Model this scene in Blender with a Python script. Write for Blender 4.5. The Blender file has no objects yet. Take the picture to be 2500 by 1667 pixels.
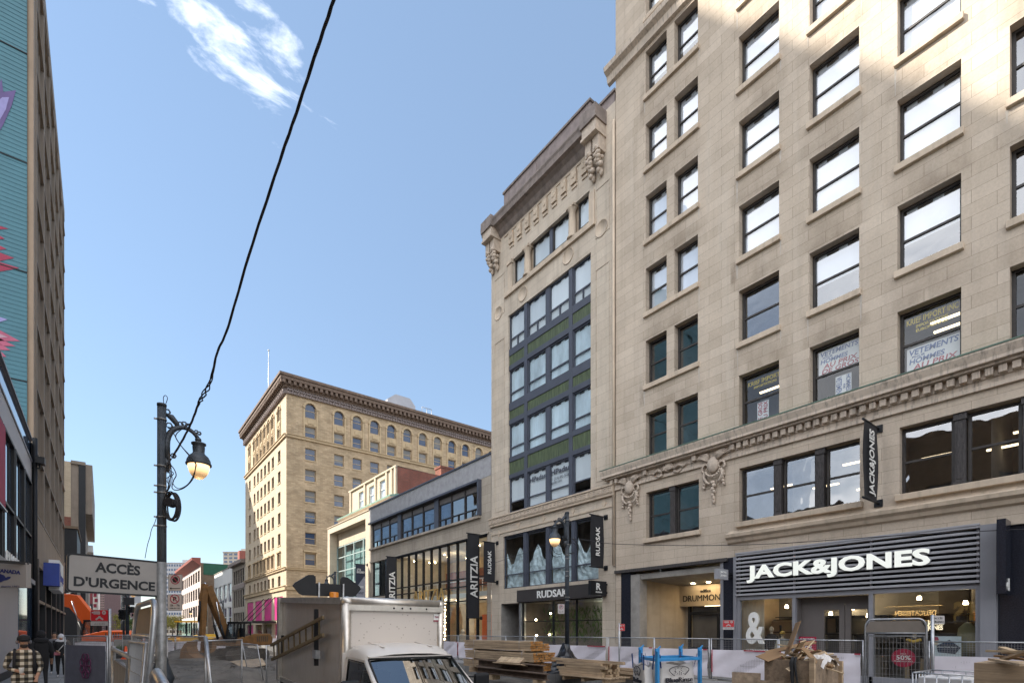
import bpy, bmesh, math, random
from mathutils import Vector, Matrix
SC = bpy.context.scene
COL = SC.collection
R = math.radians
# ---------------------------------------------------------------- camera
FPX, CX, HY, TH, HC = 1277.0, 1250.0, 1540.0, R(38.06), 1.75
sT, cT = math.sin(TH), math.cos(TH)
cam = bpy.data.cameras.new('camera')
cam.sensor_width = 36.0
cam.lens = FPX / 2500.0 * 36.0
cam.shift_y = (HY - 833.5) / 2500.0
cam.clip_start = 0.05
cam.clip_end = 6000
camo = bpy.data.objects.new('camera', cam)
COL.objects.link(camo)
camo.location = (0, 0, HC)
camo.rotation_euler = (R(90), 0, -TH)
SC.camera = camo
SC.view_settings.view_transform = 'Standard'
SC.view_settings.look = 'None'
SC.view_settings.exposure = 1.30
SC.view_settings.gamma = 1.0
try:
    SC.cycles.max_bounces = 8
    SC.cycles.diffuse_bounces = 4
    SC.cycles.glossy_bounces = 4
    SC.cycles.transparent_max_bounces = 12
    SC.cycles.caustics_reflective = False
    SC.cycles.caustics_refractive = False
    SC.cycles.sample_clamp_indirect = 6.0
    SC.cycles.use_denoising = True
except Exception:
    pass
# ---------------------------------------------------------------- sun and sky
SUN = Vector((-0.65, 0.482, 0.588)).normalized()          # direction towards the sun
sl = bpy.data.lights.new('sun', 'SUN')
sl.energy = 3.7
sl.angle = R(0.35)
sl.color = (1.0, 0.925, 0.81)
so = bpy.data.objects.new('sun', sl)
COL.objects.link(so)
so.location = (-40, 30, 60)
so.rotation_euler = SUN.to_track_quat('Z', 'Y').to_euler()
W = bpy.data.worlds.new('World')
SC.world = W
W.use_nodes = True
wn, wl = W.node_tree.nodes, W.node_tree.links
wn.clear()
def N(tree, typ, **kw):
    n = tree.nodes.new(typ)
    for k, v in kw.items():
        if k.startswith('i_'):
            n.inputs[k[2:].replace('_', ' ')].default_value = v
        elif k[0] == 'n' and k[1:].isdigit():
            n.inputs[int(k[1:])].default_value = v
        else:
            setattr(n, k, v)
    return n
def wM(op, a, b=None, c=None):
    n = wn.new('ShaderNodeMath'); n.operation = op
    for i, v in enumerate((a, b, c)):
        if v is None: continue
        if isinstance(v, (int, float)): n.inputs[i].default_value = v
        else: wl.new(v, n.inputs[i])
    return n.outputs[0]
sky = wn.new('ShaderNodeTexSky')
sky.sky_type = 'NISHITA'
sky.sun_disc = False
sky.sun_elevation = math.asin(SUN.z)
sky.sun_rotation = math.atan2(SUN.x, SUN.y)
sky.altitude = 50
sky.air_density = 1.25
sky.dust_density = 0.12
sky.ozone_density = 2.2
tc = wn.new('ShaderNodeTexCoord')
sep = wn.new('ShaderNodeSeparateXYZ')
wl.new(tc.outputs['Generated'], sep.inputs[0])
dx, dy, dz = sep.outputs
zc = wM('MAXIMUM', dz, 0.04)
px, py = wM('DIVIDE', dx, zc), wM('DIVIDE', dy, zc)
comb = wn.new('ShaderNodeCombineXYZ')
wl.new(px, comb.inputs[0]); wl.new(py, comb.inputs[1])
# the wispy cloud above the street: a ragged streak round one spot of the sky
ax, ay = wM('SUBTRACT', px, 0.160), wM('SUBTRACT', py, 0.975)
al = wM('ADD', wM('MULTIPLY', ax, 0.80), wM('MULTIPLY', ay, 0.60))
ac = wM('SUBTRACT', wM('MULTIPLY', ay, 0.80), wM('MULTIPLY', ax, 0.60))
mp = wn.new('ShaderNodeMapping')
mp.inputs['Rotation'].default_value = (0, 0, R(-37))
mp.inputs['Scale'].default_value = (0.7, 1.35, 1)
wl.new(comb.outputs[0], mp.inputs[0])
n1 = wn.new('ShaderNodeTexNoise')
n1.inputs['Scale'].default_value = 9.0
n1.inputs['Detail'].default_value = 10
n1.inputs['Roughness'].default_value = 0.60
n1.inputs['Distortion'].default_value = 0.35
wl.new(mp.outputs[0], n1.inputs['Vector'])
rr = wM('SQRT', wM('ADD', wM('POWER', wM('DIVIDE', al, 0.165), 2.0), wM('POWER', wM('DIVIDE', ac, 0.082), 2.0)))
d1 = wM('ADD', wM('MULTIPLY', wM('SUBTRACT', 1.0, rr), 0.50), wM('MULTIPLY', wM('SUBTRACT', n1.outputs['Fac'], 0.53), 3.0))
rr2 = wM('POWER', wM('MINIMUM', wM('MAXIMUM', wM('MULTIPLY', d1, 0.80), 0.0), 1.0), 1.3)
# broken cloud out of view, added as fill light for the shaded fronts
n2 = wn.new('ShaderNodeTexNoise')
n2.inputs['Scale'].default_value = 0.7
n2.inputs['Detail'].default_value = 3
n2.inputs['Roughness'].default_value = 0.6
wl.new(comb.outputs[0], n2.inputs['Vector'])
side = wM('ADD', wM('MULTIPLY', dx, -1.0), wM('MULTIPLY', dy, -0.75))
d2 = wM('MULTIPLY', wM('SUBTRACT', n2.outputs['Fac'], 0.22), 2.1)
d2 = wM('MINIMUM', wM('MAXIMUM', d2, 0.0), 1.0)
sd = wM('MINIMUM', wM('MAXIMUM', wM('MULTIPLY', wM('ADD', side, 0.0), 4.0), 0.0), 1.0)
d2 = wM('MULTIPLY', wM('MULTIPLY', d2, sd), 0.9)
up = wM('MINIMUM', wM('MAXIMUM', wM('MULTIPLY', dz, 8.0), 0.0), 1.0)
cov = wM('MULTIPLY', wM('MINIMUM', wM('ADD', rr2, d2), 1.0), up)
mix = wn.new('ShaderNodeMix'); mix.data_type = 'RGBA'
wl.new(cov, mix.inputs['Factor'])
hz = wn.new('ShaderNodeMix'); hz.data_type = 'RGBA'; hz.inputs['Factor'].default_value = 0.5      # an even veil of thin high haze
wl.new(sky.outputs[0], hz.inputs[6]); hz.inputs[7].default_value = (1.75, 2.45, 3.5, 1)
wl.new(hz.outputs[2], mix.inputs[6])
mix.inputs[7].default_value = (17, 16.8, 16.8, 1)
bg = wn.new('ShaderNodeBackground')
bg.inputs['Strength'].default_value = 0.095
wo = wn.new('ShaderNodeOutputWorld')
wl.new(mix.outputs[2], bg.inputs[0])
wl.new(bg.outputs[0], wo.inputs[0])

# ---------------------------------------------------------------- measuring helpers (camera calibration of the photograph)
def ray(x, y):
    u = (x - CX) / FPX
    return Vector((sT + cT * u, cT - sT * u, (HY - y) / FPX))
def onX(x, y, X): r = ray(x, y); return Vector((0, 0, HC)) + r * (X / r.x)
def onY(x, y, Y): r = ray(x, y); return Vector((0, 0, HC)) + r * (Y / r.y)
def onZ(x, y, Z=0.0): r = ray(x, y); return Vector((0, 0, HC)) + r * ((Z - HC) / r.z)
def atD(x, y, d): return Vector((0, 0, HC)) + ray(x, y) * d

# ---------------------------------------------------------------- mesh building
class MB:
    def __init__(s):
        s.v, s.f, s.m, s.s = [], [], [], []
    def add(s, vs, fs, m=0, sm=False):
        o = len(s.v)
        s.v += [Vector(v) for v in vs]
        for f in fs:
            s.f.append([i + o for i in f]); s.m.append(m); s.s.append(sm)
        return s
    def quad(s, a, b, c, d, m=0): return s.add([a, b, c, d], [(0, 1, 2, 3)], m)
    def box(s, x0, x1, y0, y1, z0, z1, m=0):
        return s.add([(x, y, z) for x in (x0, x1) for y in (y0, y1) for z in (z0, z1)],
                     [(0, 1, 3, 2), (4, 6, 7, 5), (0, 4, 5, 1), (2, 3, 7, 6), (0, 2, 6, 4), (1, 5, 7, 3)], m)
    def obox(s, c, ax, ay, az, m=0):
        c, ax, ay, az = Vector(c), Vector(ax), Vector(ay), Vector(az)
        return s.add([c + ax * i + ay * j + az * k for i in (-1, 1) for j in (-1, 1) for k in (-1, 1)],
                     [(0, 1, 3, 2), (4, 6, 7, 5), (0, 4, 5, 1), (2, 3, 7, 6), (0, 2, 6, 4), (1, 5, 7, 3)], m)
    def bar(s, p, q, w, h, m=0, up=(0, 0, 1)):
        p, q = Vector(p), Vector(q)
        d = (q - p); L = d.length; d /= L
        u = Vector(up)
        if abs(d.dot(u)) > .98: u = Vector((1, 0, 0))
        x = d.cross(u).normalized(); u = x.cross(d)
        return s.obox((p + q) / 2, d * L / 2, x * w / 2, u * h / 2, m)
    def tube(s, pts, r, n=8, m=0, cap=True, sm=True):
        pts = [Vector(p) for p in pts]
        rs = r if isinstance(r, (list, tuple)) else [r] * len(pts)
        k = len(pts); rings = []
        t = (pts[1] - pts[0]).normalized()
        u = Vector((0, 0, 1)) if abs(t.z) < .9 else Vector((1, 0, 0))
        a = t.cross(u).normalized()
        vs = []
        for i in range(k):
            if i == 0: t = pts[1] - pts[0]
            elif i == k - 1: t = pts[-1] - pts[-2]
            else: t = (pts[i + 1] - pts[i]).normalized() + (pts[i] - pts[i - 1]).normalized()
            if t.length < 1e-9: t = Vector((0, 0, 1))
            t.normalize()
            a = a - t * a.dot(t)
            if a.length < 1e-6: a = t.orthogonal()
            a.normalize(); b = t.cross(a)
            for j in range(n):
                th = 2 * math.pi * j / n
                vs.append(pts[i] + (a * math.cos(th) + b * math.sin(th)) * rs[i])
        fs = []
        for i in range(k - 1):
            for j in range(n):
                fs.append((i * n + j, i * n + (j + 1) % n, (i + 1) * n + (j + 1) % n, (i + 1) * n + j))
        s.add(vs, fs, m, sm)
        if cap:
            s.add(vs[:n], [tuple(range(n))[::-1]], m); s.add(vs[-n:], [tuple(range(n))], m)
        return s
    def lathe(s, o, prof, n=16, m=0, axis=(0, 0, 1), sm=True, sx=1, sy=1):
        o = Vector(o); ax = Vector(axis).normalized(); a = ax.orthogonal().normalized() if abs(ax.z) < .99 else Vector((1, 0, 0)); b = ax.cross(a)
        vs = [o + ax * h + (a * math.cos(2 * math.pi * j / n) * sx + b * math.sin(2 * math.pi * j / n) * sy) * r for r, h in prof for j in range(n)]
        fs = [(i * n + j, i * n + (j + 1) % n, (i + 1) * n + (j + 1) % n, (i + 1) * n + j) for i in range(len(prof) - 1) for j in range(n)]
        s.add(vs, fs, m, sm)
        if prof[0][0] > 1e-5: s.add(vs[:n], [tuple(range(n))[::-1]], m)
        if prof[-1][0] > 1e-5: s.add(vs[-n:], [tuple(range(n))], m)
        return s
    def ball(s, c, rx, ry=None, rz=None, n=10, k=6, m=0, rot=None):
        ry = ry or rx; rz = rz or rx; c = Vector(c)
        vs, fs = [], []
        for i in range(k + 1):
            ph = math.pi * i / k
            for j in range(n):
                th = 2 * math.pi * j / n
                p = Vector((rx * math.sin(ph) * math.cos(th), ry * math.sin(ph) * math.sin(th), rz * math.cos(ph)))
                if rot: p = rot @ p
                vs.append(c + p)
        for i in range(k):
            for j in range(n):
                fs.append((i * n + j, i * n + (j + 1) % n, (i + 1) * n + (j + 1) % n, (i + 1) * n + j))
        return s.add(vs, fs, m, True)
    def prism(s, pts, vec, m=0, sm=False):
        pts = [Vector(p) for p in pts]; vec = Vector(vec); n = len(pts)
        s.add(pts + [p + vec for p in pts], [tuple(range(n))[::-1], tuple(range(n, 2 * n))] + [(i, (i + 1) % n, n + (i + 1) % n, n + i) for i in range(n)], m, sm)
        return s
    def xf(s, M):
        s.v = [M @ v for v in s.v]; return s
    def build(s, name, mats, parent=None, world=True, bevel=0.0):
        me = bpy.data.meshes.new(name)
        off = org(parent) if (world and parent) else Vector((0, 0, 0))
        me.from_pydata([tuple(v - off) for v in s.v], [], s.f)
        if not isinstance(mats, (list, tuple)): mats = [mats]
        for mt in mats: me.materials.append(mt)
        me.polygons.foreach_set('material_index', s.m)
        me.polygons.foreach_set('use_smooth', s.s)
        bm = bmesh.new(); bm.from_mesh(me)
        bmesh.ops.remove_doubles(bm, verts=bm.verts, dist=1e-5)
        bmesh.ops.recalc_face_normals(bm, faces=bm.faces)
        bm.to_mesh(me); bm.free()
        me.update()
        o = bpy.data.objects.new(name, me)
        COL.objects.link(o)
        if parent: o.parent = parent
        if bevel:
            b = o.modifiers.new('bevel', 'BEVEL'); b.width = bevel; b.segments = 2; b.limit_method = 'ANGLE'
        return o
def pieces(s, gap=.015):
    """the separate bodies of a builder, those that touch kept together"""
    par = list(range(len(s.v)))
    def find(i):
        while par[i] != i: par[i] = par[par[i]]; i = par[i]
        return i
    for f in s.f:
        a = find(f[0])
        for i in f[1:]: par[find(i)] = a
    bx = {}
    for i, v in enumerate(s.v):
        r = find(i); b = bx.setdefault(r, [v.x, v.y, v.z, v.x, v.y, v.z])
        for k in range(3): b[k] = min(b[k], v[k]); b[k + 3] = max(b[k + 3], v[k])
    roots = list(bx); grp = {r: r for r in roots}
    def gf(r):
        while grp[r] != r: r = grp[r]
        return r
    for i, a in enumerate(roots):
        for b in roots[:i]:
            A, B = bx[a], bx[b]
            if gap >= 0 and all(A[k] <= B[k + 3] + gap and B[k] <= A[k + 3] + gap for k in range(3)): grp[gf(a)] = gf(b)
    out = {}
    for f, m, sm in zip(s.f, s.m, s.s): out.setdefault(gf(find(f[0])), []).append((f, m, sm))
    res = []
    for fs in out.values():
        q = MB(); mp_ = {}
        for f, m, sm in fs:
            for i in f:
                if i not in mp_: mp_[i] = len(q.v); q.v.append(s.v[i])
            q.f.append([mp_[i] for i in f]); q.m.append(m); q.s.append(sm)
        res.append(q)
    return res
def build_each(s, name, mats, parent, world=True, bevel=0.0, gap=.015):
    return [q.build(name, mats, parent, world, bevel) for q in pieces(s, gap)]
MB.build_each = build_each
ORG = {}
def org(o):
    while o.parent: o = o.parent
    return ORG.get(o.name, Vector((0, 0, 0)))
def tag(o, label, cat, group=None, kind=None):
    if label: o['label'] = label
    if cat: o['category'] = cat
    if group: o['group'] = group
    if kind: o['kind'] = kind
    return o
def thing(name, label, cat, loc=(0, 0, 0), rz=0, group=None):
    """an Empty at the base of a thing; parts given in world coordinates are shifted to it (rz only for parts built locally)"""
    o = bpy.data.objects.new(name, None); COL.objects.link(o)
    o.empty_display_size = .3
    o.location = loc; o.rotation_euler = (0, 0, rz)
    ORG[o.name] = Vector(loc)
    return tag(o, label, cat, group)
def copy_tree(o, loc=None, rz=None, label=None, parent=None):
    c = o.copy(); COL.objects.link(c)
    if parent: c.parent = parent
    if loc is not None: c.location = loc
    if rz is not None: c.rotation_euler = (0, 0, rz)
    if label: c['label'] = label
    for ch in list(o.children): copy_tree(ch, parent=c)
    return c
def solo(mb, name, mats, label, cat, group=None, base=None, kind=None, bevel=0.0):
    """a thing that is one mesh, its origin at its base"""
    if base is None:
        xs = [v.x for v in mb.v]; ys = [v.y for v in mb.v]
        base = Vector(((min(xs) + max(xs)) / 2, (min(ys) + max(ys)) / 2, min(v.z for v in mb.v)))
    base = Vector(base)
    mb.v = [v - base for v in mb.v]
    o = mb.build(name, mats, None, world=False, bevel=bevel)
    o.location = base
    return tag(o, label, cat, group, kind)
class FR:
    """a facade frame: s along the wall, t up, n out of the wall"""
    def __init__(f, O, S, Nn): f.O, f.S, f.N = Vector(O), Vector(S), Vector(Nn)
    def p(f, s, t, n=0.0): return f.O + f.S * s + Vector((0, 0, t)) + f.N * n
    def box(f, mb, s0, s1, t0, t1, n0, n1, m=0):
        c = f.p((s0 + s1) / 2, (t0 + t1) / 2, (n0 + n1) / 2)
        return mb.obox(c, f.S * abs(s1 - s0) / 2, f.N * abs(n1 - n0) / 2, Vector((0, 0, abs(t1 - t0) / 2)), m)
def wall_open(mb, fr, s0, s1, t0, t1, ops, depth, m=0, mr=None):
    """front sheet of a wall with rectangular openings and their reveals"""
    mr = m if mr is None else mr
    ss = sorted({s0, s1} | {v for o in ops for v in o[:2] if s0 < v < s1})
    ts = sorted({t0, t1} | {v for o in ops for v in o[2:4] if t0 < v < t1})
    for a, b in zip(ss, ss[1:]):
        run = None
        for c, d in zip(ts, ts[1:]):
            hole = any(o[0] - 1e-6 <= a and b <= o[1] + 1e-6 and o[2] - 1e-6 <= c and d <= o[3] + 1e-6 for o in ops)
            if not hole: mb.quad(fr.p(a, c), fr.p(b, c), fr.p(b, d), fr.p(a, d), m)
    for o in ops:
        a, b, c, d = o[:4]; k = -(o[4] if len(o) > 4 else depth)
        mb.quad(fr.p(a, c), fr.p(a, d), fr.p(a, d, k), fr.p(a, c, k), mr)
        mb.quad(fr.p(b, c), fr.p(b, c, k), fr.p(b, d, k), fr.p(b, d), mr)
        mb.quad(fr.p(a, d), fr.p(b, d), fr.p(b, d, k), fr.p(a, d, k), mr)
        mb.quad(fr.p(a, c), fr.p(a, c, k), fr.p(b, c, k), fr.p(b, c), mr)
_txt = {}
def text(mb, s, P, U, V, w, h, dep=0.01, m=0, bold=0.0, shear=0.0, res=3, align=None, space=1.0):
    """lettering fitted to a w x h box whose lower left corner is P; U right, V up, raised by dep along U x V"""
    key = (s, bold, shear, res, align, space)
    if key not in _txt:
        cu = bpy.data.curves.new('t', 'FONT'); cu.body = s; cu.offset = bold; cu.shear = shear; cu.resolution_u = res; cu.extrude = .5
        cu.space_character = space; cu.space_line = .85
        if align: cu.align_x = align
        ob = bpy.data.objects.new('t', cu); COL.objects.link(ob)
        dg = bpy.context.evaluated_depsgraph_get()
        me = bpy.data.meshes.new_from_object(ob.evaluated_get(dg))
        _txt[key] = ([v.co.copy() for v in me.vertices], [tuple(p.vertices) for p in me.polygons])
        bpy.data.objects.remove(ob); bpy.data.curves.remove(cu); bpy.data.meshes.remove(me)
    vs, fs = _txt[key]
    x0 = min(v.x for v in vs); x1 = max(v.x for v in vs); y0 = min(v.y for v in vs); y1 = max(v.y for v in vs)
    P, U, V = Vector(P), Vector(U), Vector(V); Nn = U.cross(V)
    return mb.add([P + U * ((v.x - x0) / (x1 - x0) * w) + V * ((v.y - y0) / (y1 - y0) * h) + Nn * ((v.z + .5) * dep) for v in vs], fs, m)

# ---------------------------------------------------------------- materials
def newmat(name):
    m = bpy.data.materials.new(name); m.use_nodes = True
    return m, m.node_tree, m.node_tree.nodes['Principled BSDF'], m.node_tree.nodes['Material Output']
def lk(t, a, b): t.links.new(a, b)
def mat(name, col, rough=.7, metal=0.0, spec=.5, var=.15, vs=1.5, bump=0.0, bs=30.0, dirt=0.0, streak=0.0, dcol=None, coat=0.0, stretch=(1, 1, 1), detail=6, ss=2.6):
    """painted or bare surface: colour with soft variation, optional dirt blotches, vertical streaks and grain"""
    m, t, b, o = newmat(name)
    b.inputs['Roughness'].default_value = rough; b.inputs['Metallic'].default_value = metal
    b.inputs['Specular IOR Level'].default_value = spec; b.inputs['Coat Weight'].default_value = coat
    c = (*col, 1)
    tcn = N(t, 'ShaderNodeTexCoord')
    mpn = N(t, 'ShaderNodeMapping'); mpn.inputs['Scale'].default_value = stretch
    lk(t, tcn.outputs['Object'], mpn.inputs[0])
    nz = N(t, 'ShaderNodeTexNoise', i_Scale=vs, i_Detail=detail, i_Roughness=.6)
    lk(t, mpn.outputs[0], nz.inputs['Vector'])
    mr = N(t, 'ShaderNodeMapRange', n1=.3, n2=.7, n3=1 - var, n4=1 + var)
    lk(t, nz.outputs['Fac'], mr.inputs[0])
    mul = N(t, 'ShaderNodeMix', data_type='RGBA', blend_type='MULTIPLY'); mul.inputs[0].default_value = 1
    mul.inputs[6].default_value = c
    lk(t, mr.outputs[0], mul.inputs[7])
    out = mul.outputs[2]
    dc = (*(dcol or tuple(x * .35 for x in col)), 1)
    if dirt:
        n2_ = N(t, 'ShaderNodeTexNoise', i_Scale=vs * 2.3, i_Detail=9, i_Roughness=.7)
        lk(t, tcn.outputs['Object'], n2_.inputs['Vector'])
        m2 = N(t, 'ShaderNodeMapRange', n1=.52, n2=.75, n3=0, n4=dirt); lk(t, n2_.outputs['Fac'], m2.inputs[0])
        mx = N(t, 'ShaderNodeMix', data_type='RGBA'); lk(t, m2.outputs[0], mx.inputs[0]); lk(t, out, mx.inputs[6]); mx.inputs[7].default_value = dc
        out = mx.outputs[2]
    if streak:
        mp2 = N(t, 'ShaderNodeMapping'); mp2.inputs['Scale'].default_value = (ss, ss, ss * .05); lk(t, tcn.outputs['Object'], mp2.inputs[0])
        n3 = N(t, 'ShaderNodeTexNoise', i_Scale=1.6, i_Detail=7, i_Roughness=.65); lk(t, mp2.outputs[0], n3.inputs['Vector'])
        m3 = N(t, 'ShaderNodeMapRange', n1=.5, n2=.78, n3=0, n4=streak); lk(t, n3.outputs['Fac'], m3.inputs[0])
        mx = N(t, 'ShaderNodeMix', data_type='RGBA'); lk(t, m3.outputs[0], mx.inputs[0]); lk(t, out, mx.inputs[6]); mx.inputs[7].default_value = dc
        out = mx.outputs[2]
    lk(t, out, b.inputs['Base Color'])
    if bump:
        n4 = N(t, 'ShaderNodeTexNoise', i_Scale=bs, i_Detail=5); lk(t, mpn.outputs[0], n4.inputs['Vector'])
        bp = N(t, 'ShaderNodeBump', i_Strength=bump, i_Distance=.02); lk(t, n4.outputs['Fac'], bp.inputs['Height']); lk(t, bp.outputs[0], b.inputs['Normal'])
    return m
def masonry(name, ca, cb, mortar, bw, bh, ms=.008, rough=.85, bump=.3, streak=.25, blot=.2, dcol=(.12, .10, .08), bias=0.0, rowoff=.5, pale=0.0):
    """courses of blocks or bricks over any upright wall: blocks of differing tone, joints, blotches, rain streaks"""
    m, t, b, o = newmat(name)
    b.inputs['Roughness'].default_value = rough; b.inputs['Specular IOR Level'].default_value = .25
    tcn = N(t, 'ShaderNodeTexCoord'); sp = N(t, 'ShaderNodeSeparateXYZ'); lk(t, tcn.outputs['Object'], sp.inputs[0])
    ad = N(t, 'ShaderNodeMath', operation='ADD'); lk(t, sp.outputs[0], ad.inputs[0]); lk(t, sp.outputs[1], ad.inputs[1])
    cb_ = N(t, 'ShaderNodeCombineXYZ'); lk(t, ad.outputs[0], cb_.inputs[0]); lk(t, sp.outputs[2], cb_.inputs[1])
    br = N(t, 'ShaderNodeTexBrick'); br.offset = rowoff; br.offset_frequency = 2
    br.inputs['Color1'].default_value = (*ca, 1); br.inputs['Color2'].default_value = (*cb, 1); br.inputs['Mortar'].default_value = (*mortar, 1)
    br.inputs['Scale'].default_value = 1; br.inputs['Mortar Size'].default_value = ms; br.inputs['Mortar Smooth'].default_value = .3
    br.inputs['Bias'].default_value = bias; br.inputs['Brick Width'].default_value = bw; br.inputs['Row Height'].default_value = bh
    lk(t, cb_.outputs[0], br.inputs['Vector'])
    out = br.outputs['Color']
    nz = N(t, 'ShaderNodeTexNoise', i_Scale=.55, i_Detail=8, i_Roughness=.62); lk(t, tcn.outputs['Object'], nz.inputs['Vector'])
    mr = N(t, 'ShaderNodeMapRange', n1=.3, n2=.7, n3=1 - blot, n4=1 + blot); lk(t, nz.outputs['Fac'], mr.inputs[0])
    mul = N(t, 'ShaderNodeMix', data_type='RGBA', blend_type='MULTIPLY'); mul.inputs[0].default_value = 1
    lk(t, out, mul.inputs[6]); lk(t, mr.outputs[0], mul.inputs[7]); out = mul.outputs[2]
    ng = N(t, 'ShaderNodeTexNoise', i_Scale=14, i_Detail=6, i_Roughness=.7); lk(t, tcn.outputs['Object'], ng.inputs['Vector'])
    mg = N(t, 'ShaderNodeMapRange', n1=.3, n2=.7, n3=.9, n4=1.1); lk(t, ng.outputs['Fac'], mg.inputs[0])
    mul2 = N(t, 'ShaderNodeMix', data_type='RGBA', blend_type='MULTIPLY'); mul2.inputs[0].default_value = 1
    lk(t, out, mul2.inputs[6]); lk(t, mg.outputs[0], mul2.inputs[7]); out = mul2.outputs[2]
    if streak:
        mp2 = N(t, 'ShaderNodeMapping'); mp2.inputs['Scale'].default_value = (1.7, 1.7, .13); lk(t, tcn.outputs['Object'], mp2.inputs[0])
        n3 = N(t, 'ShaderNodeTexNoise', i_Scale=1.5, i_Detail=8, i_Roughness=.65); lk(t, mp2.outputs[0], n3.inputs['Vector'])
        m3 = N(t, 'ShaderNodeMapRange', n1=.5, n2=.8, n3=0, n4=streak); lk(t, n3.outputs['Fac'], m3.inputs[0])
        mx = N(t, 'ShaderNodeMix', data_type='RGBA'); lk(t, m3.outputs[0], mx.inputs[0]); lk(t, out, mx.inputs[6]); mx.inputs[7].default_value = (*dcol, 1)
        out = mx.outputs[2]
    if pale:
        mp2 = N(t, 'ShaderNodeMapping'); mp2.inputs['Scale'].default_value = (1.1, 1.1, .09); mp2.inputs['Location'].default_value = (7, 3, 1); lk(t, tcn.outputs['Object'], mp2.inputs[0])
        n3 = N(t, 'ShaderNodeTexNoise', i_Scale=1.3, i_Detail=6, i_Roughness=.6); lk(t, mp2.outputs[0], n3.inputs['Vector'])
        m3 = N(t, 'ShaderNodeMapRange', n1=.55, n2=.75, n3=0, n4=pale); lk(t, n3.outputs['Fac'], m3.inputs[0])
        mx = N(t, 'ShaderNodeMix', data_type='RGBA'); lk(t, m3.outputs[0], mx.inputs[0]); lk(t, out, mx.inputs[6]); mx.inputs[7].default_value = (.62, .57, .5, 1)
        out = mx.outputs[2]
    lk(t, out, b.inputs['Base Color'])
    iv = N(t, 'ShaderNodeMath', operation='SUBTRACT', n0=1.0); lk(t, br.outputs['Fac'], iv.inputs[1])
    ad2 = N(t, 'ShaderNodeMath', operation='MULTIPLY_ADD', n1=.35); lk(t, ng.outputs['Fac'], ad2.inputs[0]); lk(t, iv.outputs[0], ad2.inputs[2])
    bp = N(t, 'ShaderNodeBump', i_Strength=bump, i_Distance=.012); lk(t, ad2.outputs[0], bp.inputs['Height']); lk(t, bp.outputs[0], b.inputs['Normal'])
    return m
def glass(name, tint=(.95, .97, .98), ior=1.6, base=.05, wave=.25, ws=1.3, rough=.0):
    """window glass: clear body with a mirror reflection that grows towards grazing view, slightly wavy"""
    m, t, b, o = newmat(name)
    t.nodes.remove(b)
    tr = N(t, 'ShaderNodeBsdfTransparent'); tr.inputs[0].default_value = (*tint, 1)
    gl = N(t, 'ShaderNodeBsdfGlossy'); gl.inputs['Roughness'].default_value = rough; gl.inputs['Color'].default_value = (.95, .97, 1, 1)
    f0 = ((ior - 1) / (ior + 1)) ** 2
    fr = N(t, 'ShaderNodeLayerWeight', i_Blend=.5)                      # the same from either side of the sheet
    pw = N(t, 'ShaderNodeMath', operation='POWER', n1=5.0); lk(t, fr.outputs['Facing'], pw.inputs[0])
    ad = N(t, 'ShaderNodeMath', operation='MULTIPLY_ADD', n1=1 - f0, n2=f0 + base, use_clamp=True); lk(t, pw.outputs[0], ad.inputs[0])
    mx = N(t, 'ShaderNodeMixShader'); lk(t, ad.outputs[0], mx.inputs[0]); lk(t, tr.outputs[0], mx.inputs[1]); lk(t, gl.outputs[0], mx.inputs[2])
    if wave:
        tcn = N(t, 'ShaderNodeTexCoord'); nz = N(t, 'ShaderNodeTexNoise', i_Scale=ws, i_Detail=1.0, i_Distortion=.4); lk(t, tcn.outputs['Object'], nz.inputs['Vector'])
        bp = N(t, 'ShaderNodeBump', i_Strength=wave, i_Distance=.03); lk(t, nz.outputs['Fac'], bp.inputs['Height'])
        lk(t, bp.outputs[0], gl.inputs['Normal'])
    lk(t, mx.outputs[0], o.inputs[0])
    return m
def emit(name, col, st):
    m, t, b, o = newmat(name)
    b.inputs['Base Color'].default_value = (*col, 1); b.inputs['Emission Color'].default_value = (*col, 1); b.inputs['Emission Strength'].default_value = st
    return m
M = {}
M['lime'] = masonry('limestone_ashlar', (.56, .475, .385), (.49, .41, .325), (.27, .215, .165), 1.12, .385, .006, streak=.28, blot=.11, dcol=(.17, .135, .10), pale=.25)
M['limeR'] = masonry('limestone_pale_ashlar', (.565, .49, .40), (.515, .44, .355), (.30, .245, .19), 1.3, .46, .006, streak=.35, blot=.14, dcol=(.17, .14, .11), pale=.3)
M['trim'] = mat('limestone_trim', (.56, .46, .355), .85, var=.14, vs=1.2, streak=.45, dirt=.2, bump=.25, bs=18, dcol=(.15, .12, .09))
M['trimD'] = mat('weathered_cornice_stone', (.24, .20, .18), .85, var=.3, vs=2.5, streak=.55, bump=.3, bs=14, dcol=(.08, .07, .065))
M['mauve'] = mat('weathered_parapet_stone', (.26, .215, .205), .9, var=.22, vs=2.0, streak=.3, bump=.3, bs=10, dirt=.2)
M['corn'] = mat('streaked_cornice_stone', (.59, .50, .41), .85, var=.14, vs=1.4, streak=.9, bump=.25, bs=18, dcol=(.12, .10, .085), ss=6)
M['copper'] = mat('green_flashing', (.10, .17, .13), .6, var=.3)
M['carve'] = mat('carved_stone', (.53, .445, .365), .85, var=.2, vs=4, bump=.3, bs=25, dirt=.35, dcol=(.14, .11, .085))
M['sash'] = mat('dark_painted_sash', (.035, .030, .028), .55, var=.3, vs=6)
M['sashW'] = mat('worn_wood_mullion', (.05, .045, .045), .75, var=.5, vs=9, dirt=.4, dcol=(.16, .14, .13), stretch=(3, 3, .5))
M['bluemetal'] = mat('slate_blue_metal', (.062, .07, .095), .5, var=.12, vs=2)
M['green'] = mat('mossy_green_spandrel', (.075, .10, .048), .6, var=.6, vs=4, dirt=.3, dcol=(.03, .045, .035), stretch=(3, 3, .3), streak=.95, ss=9)
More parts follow.
